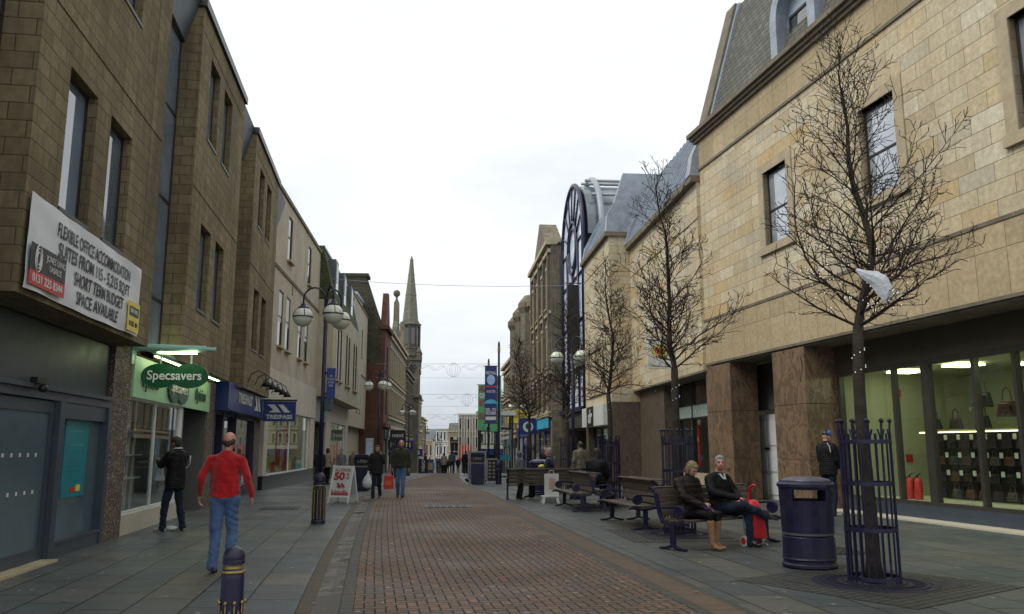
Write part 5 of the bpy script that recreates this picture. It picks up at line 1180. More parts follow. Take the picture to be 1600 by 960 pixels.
for a0 in (232, 308, 52, 128):
    a = R(a0); b.hexa([(.31*cos(a-.03), .31*sin(a-.03), .86), (.357*cos(a-.03), .357*sin(a-.03), .86), (.357*cos(a+.03), .357*sin(a+.03), .86), (.31*cos(a+.03), .31*sin(a+.03), .86)], [(.31*cos(a-.03), .31*sin(a-.03), 1.06), (.357*cos(a-.03), .357*sin(a-.03), 1.06), (.357*cos(a+.03), .357*sin(a+.03), 1.06), (.31*cos(a+.03), .31*sin(a+.03), 1.06)])
b.build('body', 'navy', rbn, weld=False, bevel=0)
b = MB(); b.lathe([(.30, .80), (.29, .82), (.0001, .82)], 24); b.build('liner', 'black', rbn)
b = MB(); b.lathe([(.345, 1.12), (.30, 1.155), (.2, 1.18), (.0001, 1.19)], 32); b.build('hood', plain('mottled grey hood', (.10, .10, .15), .38, .5, 5, .15, metal=.3), rbn, smooth=True)  # hood colour is greyer and paler than the body
b2 = dup(rbn, (.95, 28.6, 0), .3, 'round navy litter bin with food litter, behind the bench seen from behind')
rect = thing('square_litter_bin', 'x', 'litter bin')
b = MB(); b.box(-.27, .27, -.25, .25, .03, .95); b.box(-.24, .24, -.22, .22, 0, .03); b.build('body', 'navy', rect, bevel=.01)
b = MB(); b.box(-.29, .29, -.27, .27, .95, .99); b.box(-.29, -.25, -.27, .27, .99, 1.2); b.box(.25, .29, -.27, .27, .99, 1.2); b.box(-.25, .25, -.05, .05, .99, 1.2); b.build('collar', 'navy', rect)
b = MB(); b.prism([(-.31, -.29, 1.2), (.31, -.29, 1.2), (0.22, -.29, 1.32), (-.22, -.29, 1.32)], (0, .58, 0)); b.build('hood', 'navy', rect)
b = MB(); b.box(-.27, .27, -.255, -.25, .86, .9); b.build('band', 'gold', rect)
text(rect, 'Litter', .2, (0, -.075, 1.09), (1, 0, 0), (0, 0, 1), 'offwhite', .004, wid=.42, bold=.02)
rect.location = (-5.6, 31.6, 0); rect['label'] = 'square navy litter bin behind the sale board'; rect['group'] = 'square navy litter bins'
dup(rect, (-1.62, 39.6, gz(39.6)), .05, 'square navy litter bin at the road edge in front of the banners', 'square navy litter bins', 1.12)
# ================= BOLLARD and LAMP POSTS
def bollard_parts(t, s_, h, fl=True):
    b = MB(); r = .068*s_
    b.lathe([(r*1.25, 0), (r*1.25, .05), (r*1.02, .08), (r, .1), (r*.93, h*.80), (r*.86, h*.845)], 28); b.build('shaft', 'navy', t, smooth=True)
    b = MB(); b.lathe([(r*.86, h*.845), (r*.7, h*.852), (r*.7, h*.862), (r*.8, h*.868), (r*.8, h*.875)], 28); b.lathe([(r*1.0, h*.825), (r*1.02, h*.83), (r*1.0, h*.838)], 28); b.build('collar', 'gold', t, smooth=True)
    b = MB(); b.lathe([(r*.92, h*.868), (r*.92, h*.885), (r*.86, h*.89)], 28); b.build('ring', 'navy', t)
    b = MB(); b.lathe([(r*.88, h*.885)]+[(r*.9*cos(a), h*.90+r*.9*sin(a)) for a in [(-.15+i*(pi/2+.15)/9) for i in range(9)]]+[(.0001, h*.90+r*.9)], 28); b.build('cap', 'navy', t, smooth=True)
def crown(t, r, z1, z0, n, bars=True):
    b = MB()
    for k in range(n):
        a = 2*pi*k/n; da = pi/n; P = lambda aa, z, rr: (rr*cos(aa), rr*sin(aa), z)
        b.tube([P(a-da, z1-.055, r+.004), P(a-da*.5, z1-.035, r+.006), P(a, z1, r+.005), P(a+da*.5, z1-.035, r+.006), P(a+da, z1-.055, r+.004)], .0045*r/.066, 5)
        b.tube([P(a+da, z1-.055, r+.004), P(a+da, z1+.03, r+.005)], .004*r/.066, 5); b.ball(P(a+da, z1+.04, r+.006), .011*r/.066, 7, 5)
        if bars: b.hexa([P(a-.12, z1-.07, r), P(a+.12, z1-.07, r), P(a+.12, z1-.07, r+.008), P(a-.12, z1-.07, r+.008)], [P(a-.02, z1-.01, r), P(a+.02, z1-.01, r), P(a+.02, z1-.01, r+.008), P(a-.02, z1-.01, r+.008)]); b.tube([P(a, z1-.06, r+.004), P(a, z0, r+.006)], .006*r/.066, 5)
    b.build('lotus_crown', 'gold', t, smooth=True)
bo = thing('bollard', 'navy and gold bollard with a round cap in the left foreground', 'bollard', (-1.50, 4.62, 0))
bollard_parts(bo, .93, 1.10); crown(bo, .0615, .72, .1, 9)
M['sign_blue'] = plain('blue parking plate', (.03, .06, .22), .4, .1, 3, 0)
def lamp():
    t = thing('street_lamp', 'x', 'street lamp'); 
    b = MB(); b.lathe([(.15, 0), (.15, .06), (.135, .08), (.135, .72), (.12, .74), (.12, .78), (.13, .79), (.13, .84), (.115, .85), (.125, .88), (.12, .95), (.09, 1.01), (.05, 1.05), (.048, 1.08)], 20); bs_ = b.build('base', 'navy', t, smooth=False)
    b = MB()
    for k in range(12):
        a = 2*pi*k/12; b.tube([(.14*cos(a), .14*sin(a), .1), (.14*cos(a), .14*sin(a), .66), (.13*cos(a), .13*sin(a), .70)], .012, 5); b.ball((.138*cos(a+.26), .138*sin(a+.26), .73), .012, 6, 4)
    b.lathe([(.132, .77), (.136, .78), (.132, .79)], 20); b.build('gold_fluting', 'gold', bs_)
    b = MB(); b.tube([(0, 0, 1.05), (0, 0, 2.5), (0, 0, 4.75)], [.05, .046, .040], 14); b.ball((0, 0, 4.8), .05); b.build('pole', 'navy', t, smooth=True)
    for a in (R(183), R(300), R(62)):
        d = Vector((cos(a), sin(a), 0)); b = MB(); rr_ = .235
        pts = [(d*.03)+Vector((0, 0, 4.3)), d*.03+Vector((0, 0, 4.72))]+[d*(.03+rr_-rr_*cos(u))+Vector((0, 0, 4.80+rr_*sin(u)*1.1)) for u in [pi*i/12 for i in range(13)]]+[d*(.03+2*rr_)+Vector((0, 0, 4.66))]
        b.tube(pts, .02, 8); ar_ = b.build('arm', 'navy', t, smooth=True)
        c_ = d*(.03+2*rr_); cc = (c_.x, c_.y, 4.40)
        b = MB(); b.ball(cc, .215, 24, 14); b.build('globe', 'globe', t, smooth=True)
        b = MB(); b.lathe([(.03, .31), (.05, .28), (.06, .25), (.11, .22), (.115, .20), (.07, .2)], 14, cc); b.lathe([(.218, -.012), (.226, -.012), (.226, .012), (.218, .012)], 24, cc)
        for k in range(4): u = k*pi/2+.4; b.tube([(cc[0]+.218*cos(v)*cos(u), cc[1]+.218*cos(v)*sin(u), cc[2]+.218*sin(v)) for v in [i*pi/2/6 for i in range(7)]], .009, 5)
        b.build('globe_cage', 'navy', ar_)
    return t
LP = [(-4.09, 17.93, 0, 'nearest three-globe street lamp on the left pavement beside the sale board'), (-5.95, 37.2, -.1, 'second three-globe lamp, beside the pale grey cabinet on the left'), (-7.35, 59.5, 0, 'third three-globe lamp on the left, by the stone buildings'), (-9.45, 91, 0, 'fourth three-globe lamp on the left near the white projecting sign'),
      (-9.9, 112, 0, 'far three-globe lamp standing against the sky at the street end'), (-11.2, 130, 0, 'farthest three-globe lamp at the street end'), (1.93, 26.3, 0, 'three-globe street lamp among the bare trees on the right'), (.45, 53, 0, 'three-globe lamp behind the farthest bare tree')]
l0 = lamp()
for i, (x, y, a, lb) in enumerate(LP):
    if i == 0: l_ = l0; l_.location = (x, y, 0)
    else: l_ = dup(l0, (x, y, gz(y)), a)
    l_['label'] = lb; l_['group'] = 'three-globe navy street lamps'
ps_ = thing('sign_plate', 'blue vertical notice plate clamped on the nearest lamp post', 'sign', (-4.05, 17.93, 2.95))
b = MB(); b.box(0.03, .22, -.012, .012, -.33, .33); b.build('plate', 'sign_blue', ps_); b = MB(); b.box(-.03, .05, -.03, .03, .2, .25); b.box(-.03, .05, -.03, .03, -.25, -.2); b.build('clamp', 'black', ps_)
text(ps_, 'NO\nCYCLING\nIN THIS\nAREA', .07, (.125, -.016, .05), (1, 0, 0), (0, 0, 1), 'offwhite', .001, wid=.16)
b = MB(); b.box(.0, .14, -.1, .1, 2.35, 2.6); o = b.build('electrical_box', 'greyframe', None); o.location = (-4.03, 17.93, 0); tag(o, 'small grey electrical box strapped to the nearest lamp post', 'electrical box')
# banner posts
def bpost(label, loc, h, bans, top=.05):
    t = thing('banner_post', label, 'post', loc); bollard_parts_z = 1.15
    b = MB(); b.lathe([(.14, 0), (.14, .7), (.125, .74), (.125, .8), (.14, .82), (.14, .9), (.12, 1.0), (.07, 1.12), (.055, 1.15)], 18); b.build('base', 'navy', t)
    b = MB(); b.lathe([(.062, 1.1), (.05, h-.5)], 12); b.lathe([(.065, h-.5), (.05, h-.1), (.03, h)], 12); b.build('pole', 'navy', t); b = MB(); b.lathe([(.068, h-.52), (.07, h-.3), (.055, h-.28)], 10); b.build('finial', 'gold', t)
    for (s_, w, z0, z1, kind) in bans:
        bt = thing('street_banner', kind[0], 'banner', loc); b = MB(); x0, x1 = (s_*.09, s_*(.09+w))
        b.box(min(x0, x1), max(x0, x1), -.012, .012, z0, z1); b.build('cloth', kind[1], bt)
        b = MB(); b.tube([(0, 0, z1+.02), (s_*(w+.16), 0, z1+.02)], .02, 6); b.tube([(0, 0, z0-.02), (s_*(w+.16), 0, z0-.02)], .02, 6); b.build('banner_arm', 'navy', t)
        xc = (x0+x1)/2; kind[2](bt, xc, w, z0, z1)
    return t
def blue_art(bt, xc, w, z0, z1):
    h = z1-z0
    text(bt, 'FESTIVAL', .2, (xc, -.014, z1-h*.12), (1, 0, 0), (0, 0, 1), 'offwhite', .002, wid=w*.85, bold=.02)
    b = MB(); b.prism([(xc+.2*cos(2*pi*i/20), -.013, z1-h*.24+.24*sin(2*pi*i/20)) for i in range(20)], (0, -.01, 0)); b.build('emblem', plain('pale blue print', (.35, .5, .8), .4, .3, 6, 0), bt)
    b = MB(); b.box(xc-.26, xc+.26, -.02, -.012, z1-h*.37, z1-h*.345); b.build('stripe', 'red', bt)
    text(bt, 'WINTER', .2, (xc, -.014, z1-h*.45), (1, 0, 0), (0, 0, 1), 'offwhite', .002, wid=w*.75)
    b = MB(); b.prism([(xc+.3*cos(pi*i/14), -.013, z1-h*.66+.2*sin(pi*i/14)) for i in range(15)], (0, -.01, 0)); b.build('emblem', 'cyan', bt)
    text(bt, '2ND - 7TH', .2, (xc, -.014, z1-h*.77), (1, 0, 0), (0, 0, 1), 'offwhite', .002, wid=w*.85, bold=.03); text(bt, 'DECEMBER', .2, (xc, -.014, z1-h*.83), (1, 0, 0), (0, 0, 1), 'offwhite', .002, wid=w*.85, bold=.03)
    b = MB(); b.box(xc-.25, xc+.25, -.02, -.012, z0+.14, z0+.3); b.build('stripe', 'offwhite', bt)
def green_art(bt, xc, w, z0, z1):
    h = z1-z0; rnd = random.Random(int(z0*10))
    for i in range(3):
        b = MB(); b.box(xc-w*.42, xc+w*.42, -.02, -.012, z1-h*(.16+.3*i), z1-h*(.02+.3*i)); b.build('picture_panel', plain('crowd picture', (.22, .12, .10), .6, .5, 5, 0), bt)
    text(bt, 'Gift', .4, (xc, -.022, z1-h*.24), (1, 0, 0), (0, 0, 1), 'offwhite', .002, wid=w*.7, bold=.02)
M['greenban'] = plain('green banner cloth', (.10, .36, .16), .6, .2, 3, .0)
bpost('tall navy post with the blue festival banner on the right of the road', (-.63, 39.6, gz(39.6)), 6.75, [(-1, .58, 2.85, 5.55, ('blue and violet vertical festival banner on the nearer tall post', 'navyb', blue_art))])
bpost('second navy banner post just behind the blue banner', (-1.33, 47, gz(47)), 6.8, [(-1, .5, 2.75, 5.3, ('green vertical banner left of the blue one', 'greenban', green_art)), (1, .62, 2.7, 5.8, ('green vertical banner with pictures right of the near banner post', 'greenban', green_art))])
# far end clutter
ds = thing('poster_stand', 'grey framed poster display stand behind the square bin', 'display stand', (-1.75, 42, gz(42)), .05)
b = MB(); b.wall(-.45, .45, .15, 1.55, .04, .08, [(-.4, .4, .2, 1.5)]); b.v = [Vector((v.x, -v.y, v.z)) for v in b.v]; b.box(-.4, .4, -.04, .04, 0, .15); b.build('frame', 'lead', ds)
b = MB(); b.box(-.4, .4, -.01, .01, .2, 1.5); b.build('poster', plain('collage poster', (.20, .20, .26), .5, .8, 7, 0), ds)
for p_ in ((-.22, 1.1), (.24, 1.15)): b = MB(); b.box(p_[0]-.1, p_[0]+.1, -.02, -.012, p_[1]-.15, p_[1]+.12); b.build('poster_panel', 'red', ds)
mb2 = thing('menu_board', 'black framed menu board beside the banner post', 'board', (-.98, 41.5, gz(41.5)), .05)
b = MB(); b.box(-.24, .24, -.03, .03, .1, 1.15); b.build('panel', 'black', mb2); b = MB(); b.box(-.27, -.24, -.04, .04, 0, 1.18); b.box(.24, .27, -.04, .04, 0, 1.18); b.box(-.24, .24, -.04, .04, 1.15, 1.18); b.build('frame', 'offwhite', mb2)
b = MB()
for i in range(5):
    for j in range(2): b.box(-.18+j*.2, -.06+j*.2, -.035, -.03, .25+i*.17, .34+i*.17)
b.build('picture_panel', plain('menu pictures', (.25, .2, .15), .5, .6, 9, 0), mb2)
sh = thing('glass_shelter', 'tall glass sided shelter with a flat pale roof behind the banner posts', 'shelter', (-1.0, 50, gz(50)), .08)
b = MB()
for x in (-.95, .02, .95):
    for y in (-.9, .9): b.box(x-.06, x+.06, y-.06, y+.06, 0, 3.7)
b.box(-1, 1, -.95, -.88, 2.9, 3.0); b.box(-1, 1, -.95, -.88, .1, .2); b.box(-1, 1, .88, .95, 2.9, 3.0); b.build('frame', 'black', sh)
b = MB(); b.box(-1.15, 1.15, -1.1, 1.1, 3.7, 3.95); b.build('roof', 'offwhite', sh); b = MB(); b.box(-.93, .93, -.91, -.9, .2, 2.9); b.build('pane', 'shopglass', sh); b = MB(); b.box(.15, .85, -.93, -.915, 1.1, 1.4); b.build('notice', 'teal', sh)
yb = thing('hanging_sign', 'small yellow projecting sign beyond the banners', 'sign', (.45, 62, 3.9)); b = MB(); b.box(-.8, .8, -.05, .05, -.5, .5); b.build('panel', 'yellow', yb); b = MB(); b.box(-.5, .5, -.06, -.05, -.15, .2); b.build('emblem', plain('olive print', (.35, .3, .02), .5, .1, 3, 0), yb)
# sale board
sb = thing('sale_board', 'white framed pavement board advertising all stock 50% off', 'a-board', (-4.93, 24.7, 0), -.35)
for s_ in (-1, 1):
    b = MB(); lean = lambda z: s_*(.26*(1-z/1.02)+.015)
    def bar(x0, x1, z0, z1, th=.02): b.hexa([(x0, lean(z0)-th, z0), (x1, lean(z0)-th, z0), (x1, lean(z0)+th, z0), (x0, lean(z0)+th, z0)], [(x0, lean(z1)-th, z1), (x1, lean(z1)-th, z1), (x1, lean(z1)+th, z1), (x0, lean(z1)+th, z1)])
    bar(-.34, -.30, 0, 1.05); bar(.30, .34, 0, 1.05); bar(-.30, .30, 1.0, 1.05); bar(-.30, .30, .16, .2); fb_ = b.build('frame', 'white', sb)
    b = MB(); bar(-.30, .30, .2, 1.0, .008); b.build('poster', 'offwhite', fb_)
    if s_ < 0:
        up = Vector((0, .26, 1.02)).normalized()
        mr = plain('dark red ink', (.35, .03, .04), .5, .1, 3, 0)
        def at_(z, x=0): return (x, lean(z)-.014, z)
        text(fb_, 'ALL STOCK', .1, at_(.92), (1, 0, 0), up, mr, .001, wid=.54, bold=.03); text(fb_, '50', .3, at_(.74, -.09), (1, 0, 0), up, mr, .001, wid=.36, bold=.05); text(fb_, '%', .15, at_(.79, .19), (1, 0, 0), up, mr, .001, bold=.01); text(fb_, 'OFF', .08, at_(.69, .19), (1, 0, 0), up, mr, .001, bold=.02)
        b = MB(); rnd = random.Random(2)
        for i in range(22): x = -.28+i*.0265; z1 = .30+rnd.random()*.08; b.hexa([(x, lean(.21)-.013, .21), (x+.024, lean(.21)-.013, .21), (x+.024, lean(.21)-.008, .21), (x, lean(.21)-.008, .21)], [(x+.004, lean(z1)-.013, z1), (x+.016, lean(z1)-.013, z1), (x+.016, lean(z1)-.008, z1), (x+.004, lean(z1)-.008, z1)])
        b.build('crowd_print', mr, fb_); chevrons(fb_, at_(.50), (1, 0, 0), tuple(up), .2, mr); text(fb_, 'TRESPASS', .06, at_(.43), (1, 0, 0), up, mr, .001, wid=.26)
cb = thing('control_cabinet', 'tall pale grey utility cabinet beside the second lamp on the left', 'cabinet', (-5.75, 33.8, 0), .1); b = MB(); b.box(-.15, .15, -.15, .15, 0, 1.95); b.build('body', 'lead', cb, bevel=.01); b = MB(); b.box(-.12, .12, -.156, -.15, .2, 1.8); b.build('door', 'zinc', cb)
# carrier bag and step by the bench
wb = thing('carrier_bag', 'white paper carrier bag with a pale emblem at the end of the bench', 'bag', (1.15, 24.55, 0), .1)
b = MB(); b.hexa([(-.2, -.08, .2), (.2, -.08, .2), (.2, .08, .2), (-.2, .08, .2)], [(-.2, -.09, .82), (.2, -.09, .82), (.2, .09, .82), (-.2, .09, .82)]); b.build('bag_body', 'offwhite', wb); b = MB(); b.tube([(-.08, 0, .8), (-.06, 0, .92), (.06, 0, .92), (.08, 0, .8)], .008, 5); b.build('handle', 'offwhite', wb)
b = MB(); b.box(-.09, .09, -.093, -.087, .4, .7); b.build('emblem', plain('pink print', (.5, .3, .28), .5, .2, 8, 0), wb)
st = thing('folding_step', 'small low white plastic step under the white carrier bag', 'step stool', (1.1, 24.5, 0), .1)
b = MB(); b.box(-.25, .25, -.16, .16, .17, .2)
for sx in (-1, 1):
    for sy in (-1, 1): b.hexa([(sx*.22-.04, sy*.15-.03, 0), (sx*.22+.04, sy*.15-.03, 0), (sx*.22+.04, sy*.15+.03, 0), (sx*.22-.04, sy*.15+.03, 0)], [(sx*.19-.04, sy*.12-.03, .17), (sx*.19+.04, sy*.12-.03, .17), (sx*.19+.04, sy*.12+.03, .17), (sx*.19-.04, sy*.12+.03, .17)])
b.build('step_frame', 'offwhite', st)
# shopping trolley
tl = thing('shopping_trolley', 'red two wheeled shopping trolley leaning beside the seated man', 'trolley', (3.95, 13.78, 0), R(28))
b = MB(); b.hexa([(-.14, -.1, .14), (.14, -.13, .12), (.14, .1, .14), (-.14, .12, .14)], [(-.13, -.05, .52), (.13, -.08, .52), (.13, .1, .52), (-.13, .1, .52)]); b.hexa([(-.13, -.05, .52), (.13, -.08, .52), (.13, .1, .52), (-.13, .1, .52)], [(-.07, .0, .72), (.07, -.02, .72), (.06, .08, .74), (-.07, .08, .74)]); o = b.build('bag', plain('red nylon', (.60, .012, .02), .5, .15, 4, .6, bsc=9, sheen=.2), tl, bevel=.02, smooth=True)
b = MB(); b.tube([(0, .13, .15), (0, .14, .6), (0, .13, .82), (0, .10, .92), (0, .02, .97), (0, -.04, .96)], .02, 8); b.build('handle', plain('red plastic', (.5, .01, .015), .35, .1, 4, 0), tl, smooth=True)
b = MB(); b.tube([(-.13, .12, .1), (-.13, .14, .5)], .01, 6); b.tube([(.13, .12, .1), (.13, .14, .5)], .01, 6); b.tube([(-.13, -.12, .02), (-.1, .05, .14)], .01, 6); b.tube([(.13, -.12, .02), (.1, .05, .14)], .01, 6); b.tube([(-.18, .1, .085), (.18, .1, .085)], .008, 6); b.build('frame', 'lead', tl)
for sx in (-.17, .17):
    b = MB(); b.tube([(sx-.015, .1, .085), (sx+.015, .1, .085)], .085, 20); w_ = b.build('wheel', 'offwhite', tl); b = MB(); b.tube([(sx-.02, .1, .085), (sx+.02, .1, .085)], .055, 16); b.build('hub', 'red', w_)
# ================= christmas light figures and wires across the street
def wire(p0, p1, sag, r=.012, n=16):
    p0, p1 = Vector(p0), Vector(p1); b = MB(); b.tube([tuple(p0.lerp(p1, i/n)-Vector((0, 0, sag*4*(i/n)*(1-i/n)))) for i in range(n+1)], r, 4); return b
M['wiremat'] = plain('pale cable', (.30, .31, .33), .6, .1, 5, 0); M['lightrope'] = plain('unlit rope light', (.58, .60, .64), .5, .1, 8, 0)
for i, (yy, z, xl, xr, lb) in enumerate(((50, 10.75, -10.8, 2.9, 'long thin cable spanning the street high above the lamps'),)):
    tag(wire((-10.8, 45.5, 11.0), (4.0, 45, 10.5), .25).build('overhead_wire', 'wiremat', None, uv=False), lb, 'cable')
def motif(lb, Y, xc, z, xl, xr, s_):
    t = thing('street_light_motif', lb, 'christmas light', (xc, Y, z)); b = MB()
    b.tube([(xl-xc, 0, .45*s_), (xr-xc, 0, .45*s_)], .010*s_, 4); b.tube([(xl-xc, 0, -.55*s_), (xr-xc, 0, -.6*s_)], .007*s_, 4); b.build('cable', 'wiremat', t, uv=False)
    b = MB(); n = 28
    for rx in (.5, .3, .12): b.tube([(rx*s_*cos(2*pi*k/n), 0, .5*s_*sin(2*pi*k/n)) for k in range(n+1)], .011*s_, 4, cap=False)
    for sg in (-1, 1):
        for ph, am in ((0, .22), (1.2, .16)): b.tube([(sg*(.6+u*1.9)*s_, 0, (.1+am*sin(u*11+ph)*(1-u*.4)+.15*u)*s_) for u in [k/30 for k in range(31)]], .009*s_, 4, cap=False)
    b.build('rope_light', 'lightrope', t, uv=False)
motif('nearest string of wire light swirls around a ring above the road', 60, -4.25, 7.15, -9.9, 3, 1.0)
motif('second string of wire light swirls farther down the road', 88, -4.8, 6.6, -11, 3, 1.25)
motif('farthest string of wire light swirls above the road end', 120, -8.0, 5.6, -12.5, -1, 1.5)

# covers let into the paving
M['iron'] = plain('worn cast iron', (.05, .047, .042), .5, .4, 14, .4, metal=.4)
for i, (x, y, w_, d_, a, lb) in enumerate(((-1.75, 23.0, .62, .5, .1, 'rectangular iron cover let into the brick road'), (-6.1, 22.3, .5, .5, .15, 'square iron cover in the left pavement by the navy shop'), (4.9, 13.2, .45, .45, .2, 'square iron cover in the right pavement near the round bin'))):
    t = thing('manhole_cover', lb, 'manhole cover', (x, y, gz(y)+.004), a); b = MB(); b.box(-w_, w_, -d_, d_, 0, .008); b.build('frame', 'iron', t); b = MB()
    for k in range(6):
        for j in range(5): b.box(-w_*.85+k*w_*.29, -w_*.85+k*w_*.29+w_*.2, -d_*.85+j*d_*.35, -d_*.85+j*d_*.35+d_*.25, .008, .013)
    b.build('tread_pattern', 'iron', t)
rnd = random.Random(77)
b = MB()
for _ in range(260):
    y = rnd.uniform(6, 30); x = rnd.uniform(interp(LT, y)-4.5, interp(RT, y)+5); a = rnd.uniform(0, 6); s_ = rnd.uniform(.010, .028)
    if x < -4.6-.1495*y+.3 or x > 12-.2063*y-1: continue
    b.face([(x+s_*cos(a+k*pi/2)*(1 if k % 2 else 1.6), y+s_*sin(a+k*pi/2), .012+.004*(k % 2)) for k in range(4)])
tag(b.build('litter', plain('scraps of paper and leaf', (.30, .26, .19), .8, .6, 3, 0), None, uv=False), 'small scraps of litter and leaf scattered over the paving', None, None, 'stuff')
# ================= PEOPLE : one continuous body grown from joints, hair, clothes and shoes as its parts
def icos(bm, c, r, rot=None, sub=2):
    ret = bmesh.ops.create_icosphere(bm, subdivisions=sub, radius=1)
    m = Matrix.Translation(Vector(c)) @ (rot.to_4x4() if rot else Matrix.Identity(4)) @ Matrix.Diagonal((*(r if hasattr(r, '__len__') else (r, r, r)), 1))
    bmesh.ops.transform(bm, matrix=m, verts=ret['verts'])
class Blob:
    def __init__(s): s.bm = bmesh.new()
    def ell(s, c, r, rot=None, sub=2): icos(s.bm, c, r, rot, sub); return s
    def cap(s, p0, p1, r0, r1=None, fl=1):
        r1 = r0 if r1 is None else r1; p0, p1 = Vector(p0), Vector(p1); n = max(2, int((p1-p0).length/(min(r0, r1)*.45)))
        n = min(n, 14); d = (p1-p0); q = d.to_track_quat('Z', 'Y').to_matrix()
        # cone body plus ball ends
        m = 12; rings = []
        for k in range(2):
            c = p0 if k == 0 else p1; r = r0 if k == 0 else r1
            rings.append([s.bm.verts.new(c+q @ Vector((r*cos(2*pi*i/m), r*fl*sin(2*pi*i/m), 0))) for i in range(m)])
        for i in range(m): s.bm.faces.new((rings[0][i], rings[0][(i+1) % m], rings[1][(i+1) % m], rings[1][i]))
        s.bm.faces.new(rings[0][::-1]); s.bm.faces.new(rings[1])
        s.ell(p0, (r0, r0*fl, r0), q, 2); s.ell(p1, (r1, r1*fl, r1), q, 2); return s
    def make(s, name, mat, parent, vox, smooth=3, disp=0, dsc=9, puff=0, label=None):
        me = bpy.data.meshes.new('t'); bmesh.ops.recalc_face_normals(s.bm, faces=s.bm.faces); s.bm.to_mesh(me); s.bm.free()
        o = bpy.data.objects.new('t', me); COL.objects.link(o)
        r = o.modifiers.new('r', 'REMESH'); r.mode = 'VOXEL'; r.voxel_size = vox; r.use_smooth_shade = True
        if smooth: k = o.modifiers.new('s', 'SMOOTH'); k.factor = .5; k.iterations = smooth
        dg = bpy.context.evaluated_depsgraph_get(); m2 = bpy.data.meshes.new_from_object(o.evaluated_get(dg)); bpy.data.objects.remove(o); bpy.data.meshes.remove(me)
        if disp or puff:
            ns = [v.normal.copy() for v in m2.vertices]
            for v, n in zip(m2.vertices, ns):
                p = v.co; k = 0
                if disp: k += disp*(1.1*noise.noise(Vector((p.x*dsc, p.y*dsc, p.z*dsc*.55)))+.9*(.35-abs(noise.noise(Vector((p.x*dsc*.8+3, p.y*dsc*.8, p.z*dsc*1.5+p.x*6))))*1.6))
                if puff: k += puff*(abs(sin(p.z*pi/.085))**.6-.6)
                v.co = p+n*k
        for p in m2.polygons: p.use_smooth = True
        m2.materials.clear(); m2.materials.append(M[mat] if isinstance(mat, str) else mat); m2.name = name
        q = bpy.data.objects.new(name, m2); COL.objects.link(q)
        if parent: q.parent = parent
        if label: q['label'] = label
        return q
V3 = Vector
STAND = dict(pel=(0, 0, .95), chest=(0, 0, 1.27), neck=(0, -.015, 1.47), head=(0, .02, 1.625), shR=(.175, -.01, 1.425), elR=(.235, -.03, 1.14), wrR=(.235, .06, .90), hdR=(.03, .3, -1),
             hipR=(.09, 0, .93), knR=(.10, .02, .50), anR=(.105, -.02, .095), toR=(.03, .26, 0))
def pose(**k):
    d = {a: V3(b) for a, b in STAND.items()}
    for a in list(d):
        if a.endswith('R'): b = d[a].copy(); b.x *= -1; d[a[:-1]+'L'] = b
    for a, b in k.items(): d[a] = V3(b)
    return d
def hand(B, wr, d, palm, side, r=.0088, curl=.5):
    """palm and five bent fingers. d: finger direction, palm: palm normal, side: towards the thumb"""
    d = d.normalized(); palm = (palm-d*palm.dot(d)).normalized(); s = d.cross(palm).normalized()
    if s.dot(side) < 0: s = -s
    q = Matrix((s, palm, d)).transposed()
    B.cap(wr-d*.02, wr+d*.02, .024, .025, .75); B.ell(wr+d*.05, (.040, .017, .052), q)
    for i, (o, l) in enumerate(((.030, .072), (.0105, .080), (-.0095, .075), (-.029, .058))):
        p0 = wr+d*.088+s*o-d*(.006*(i == 3)); d1 = (d+palm*curl*.6).normalized(); p1 = p0+d1*l*.5; d2 = (d*.7+palm*(.35+curl)).normalized(); p2 = p1+d2*l*.5
        B.cap(wr+d*.05+s*o*.8, p0, r*1.05, r); B.cap(p0, p1, r, r*.92); B.cap(p1, p2, r*.92, r*.75)
    t0 = wr+d*.02+s*.028; t1 = t0+(s*.8+d*.75+palm*.35).normalized()*.045; t2 = t1+(d+palm*.5+s*.1).normalized()*.032
    B.cap(t0, t1, r*1.5, r*1.15); B.cap(t1, t2, r*1.1, r*.8)
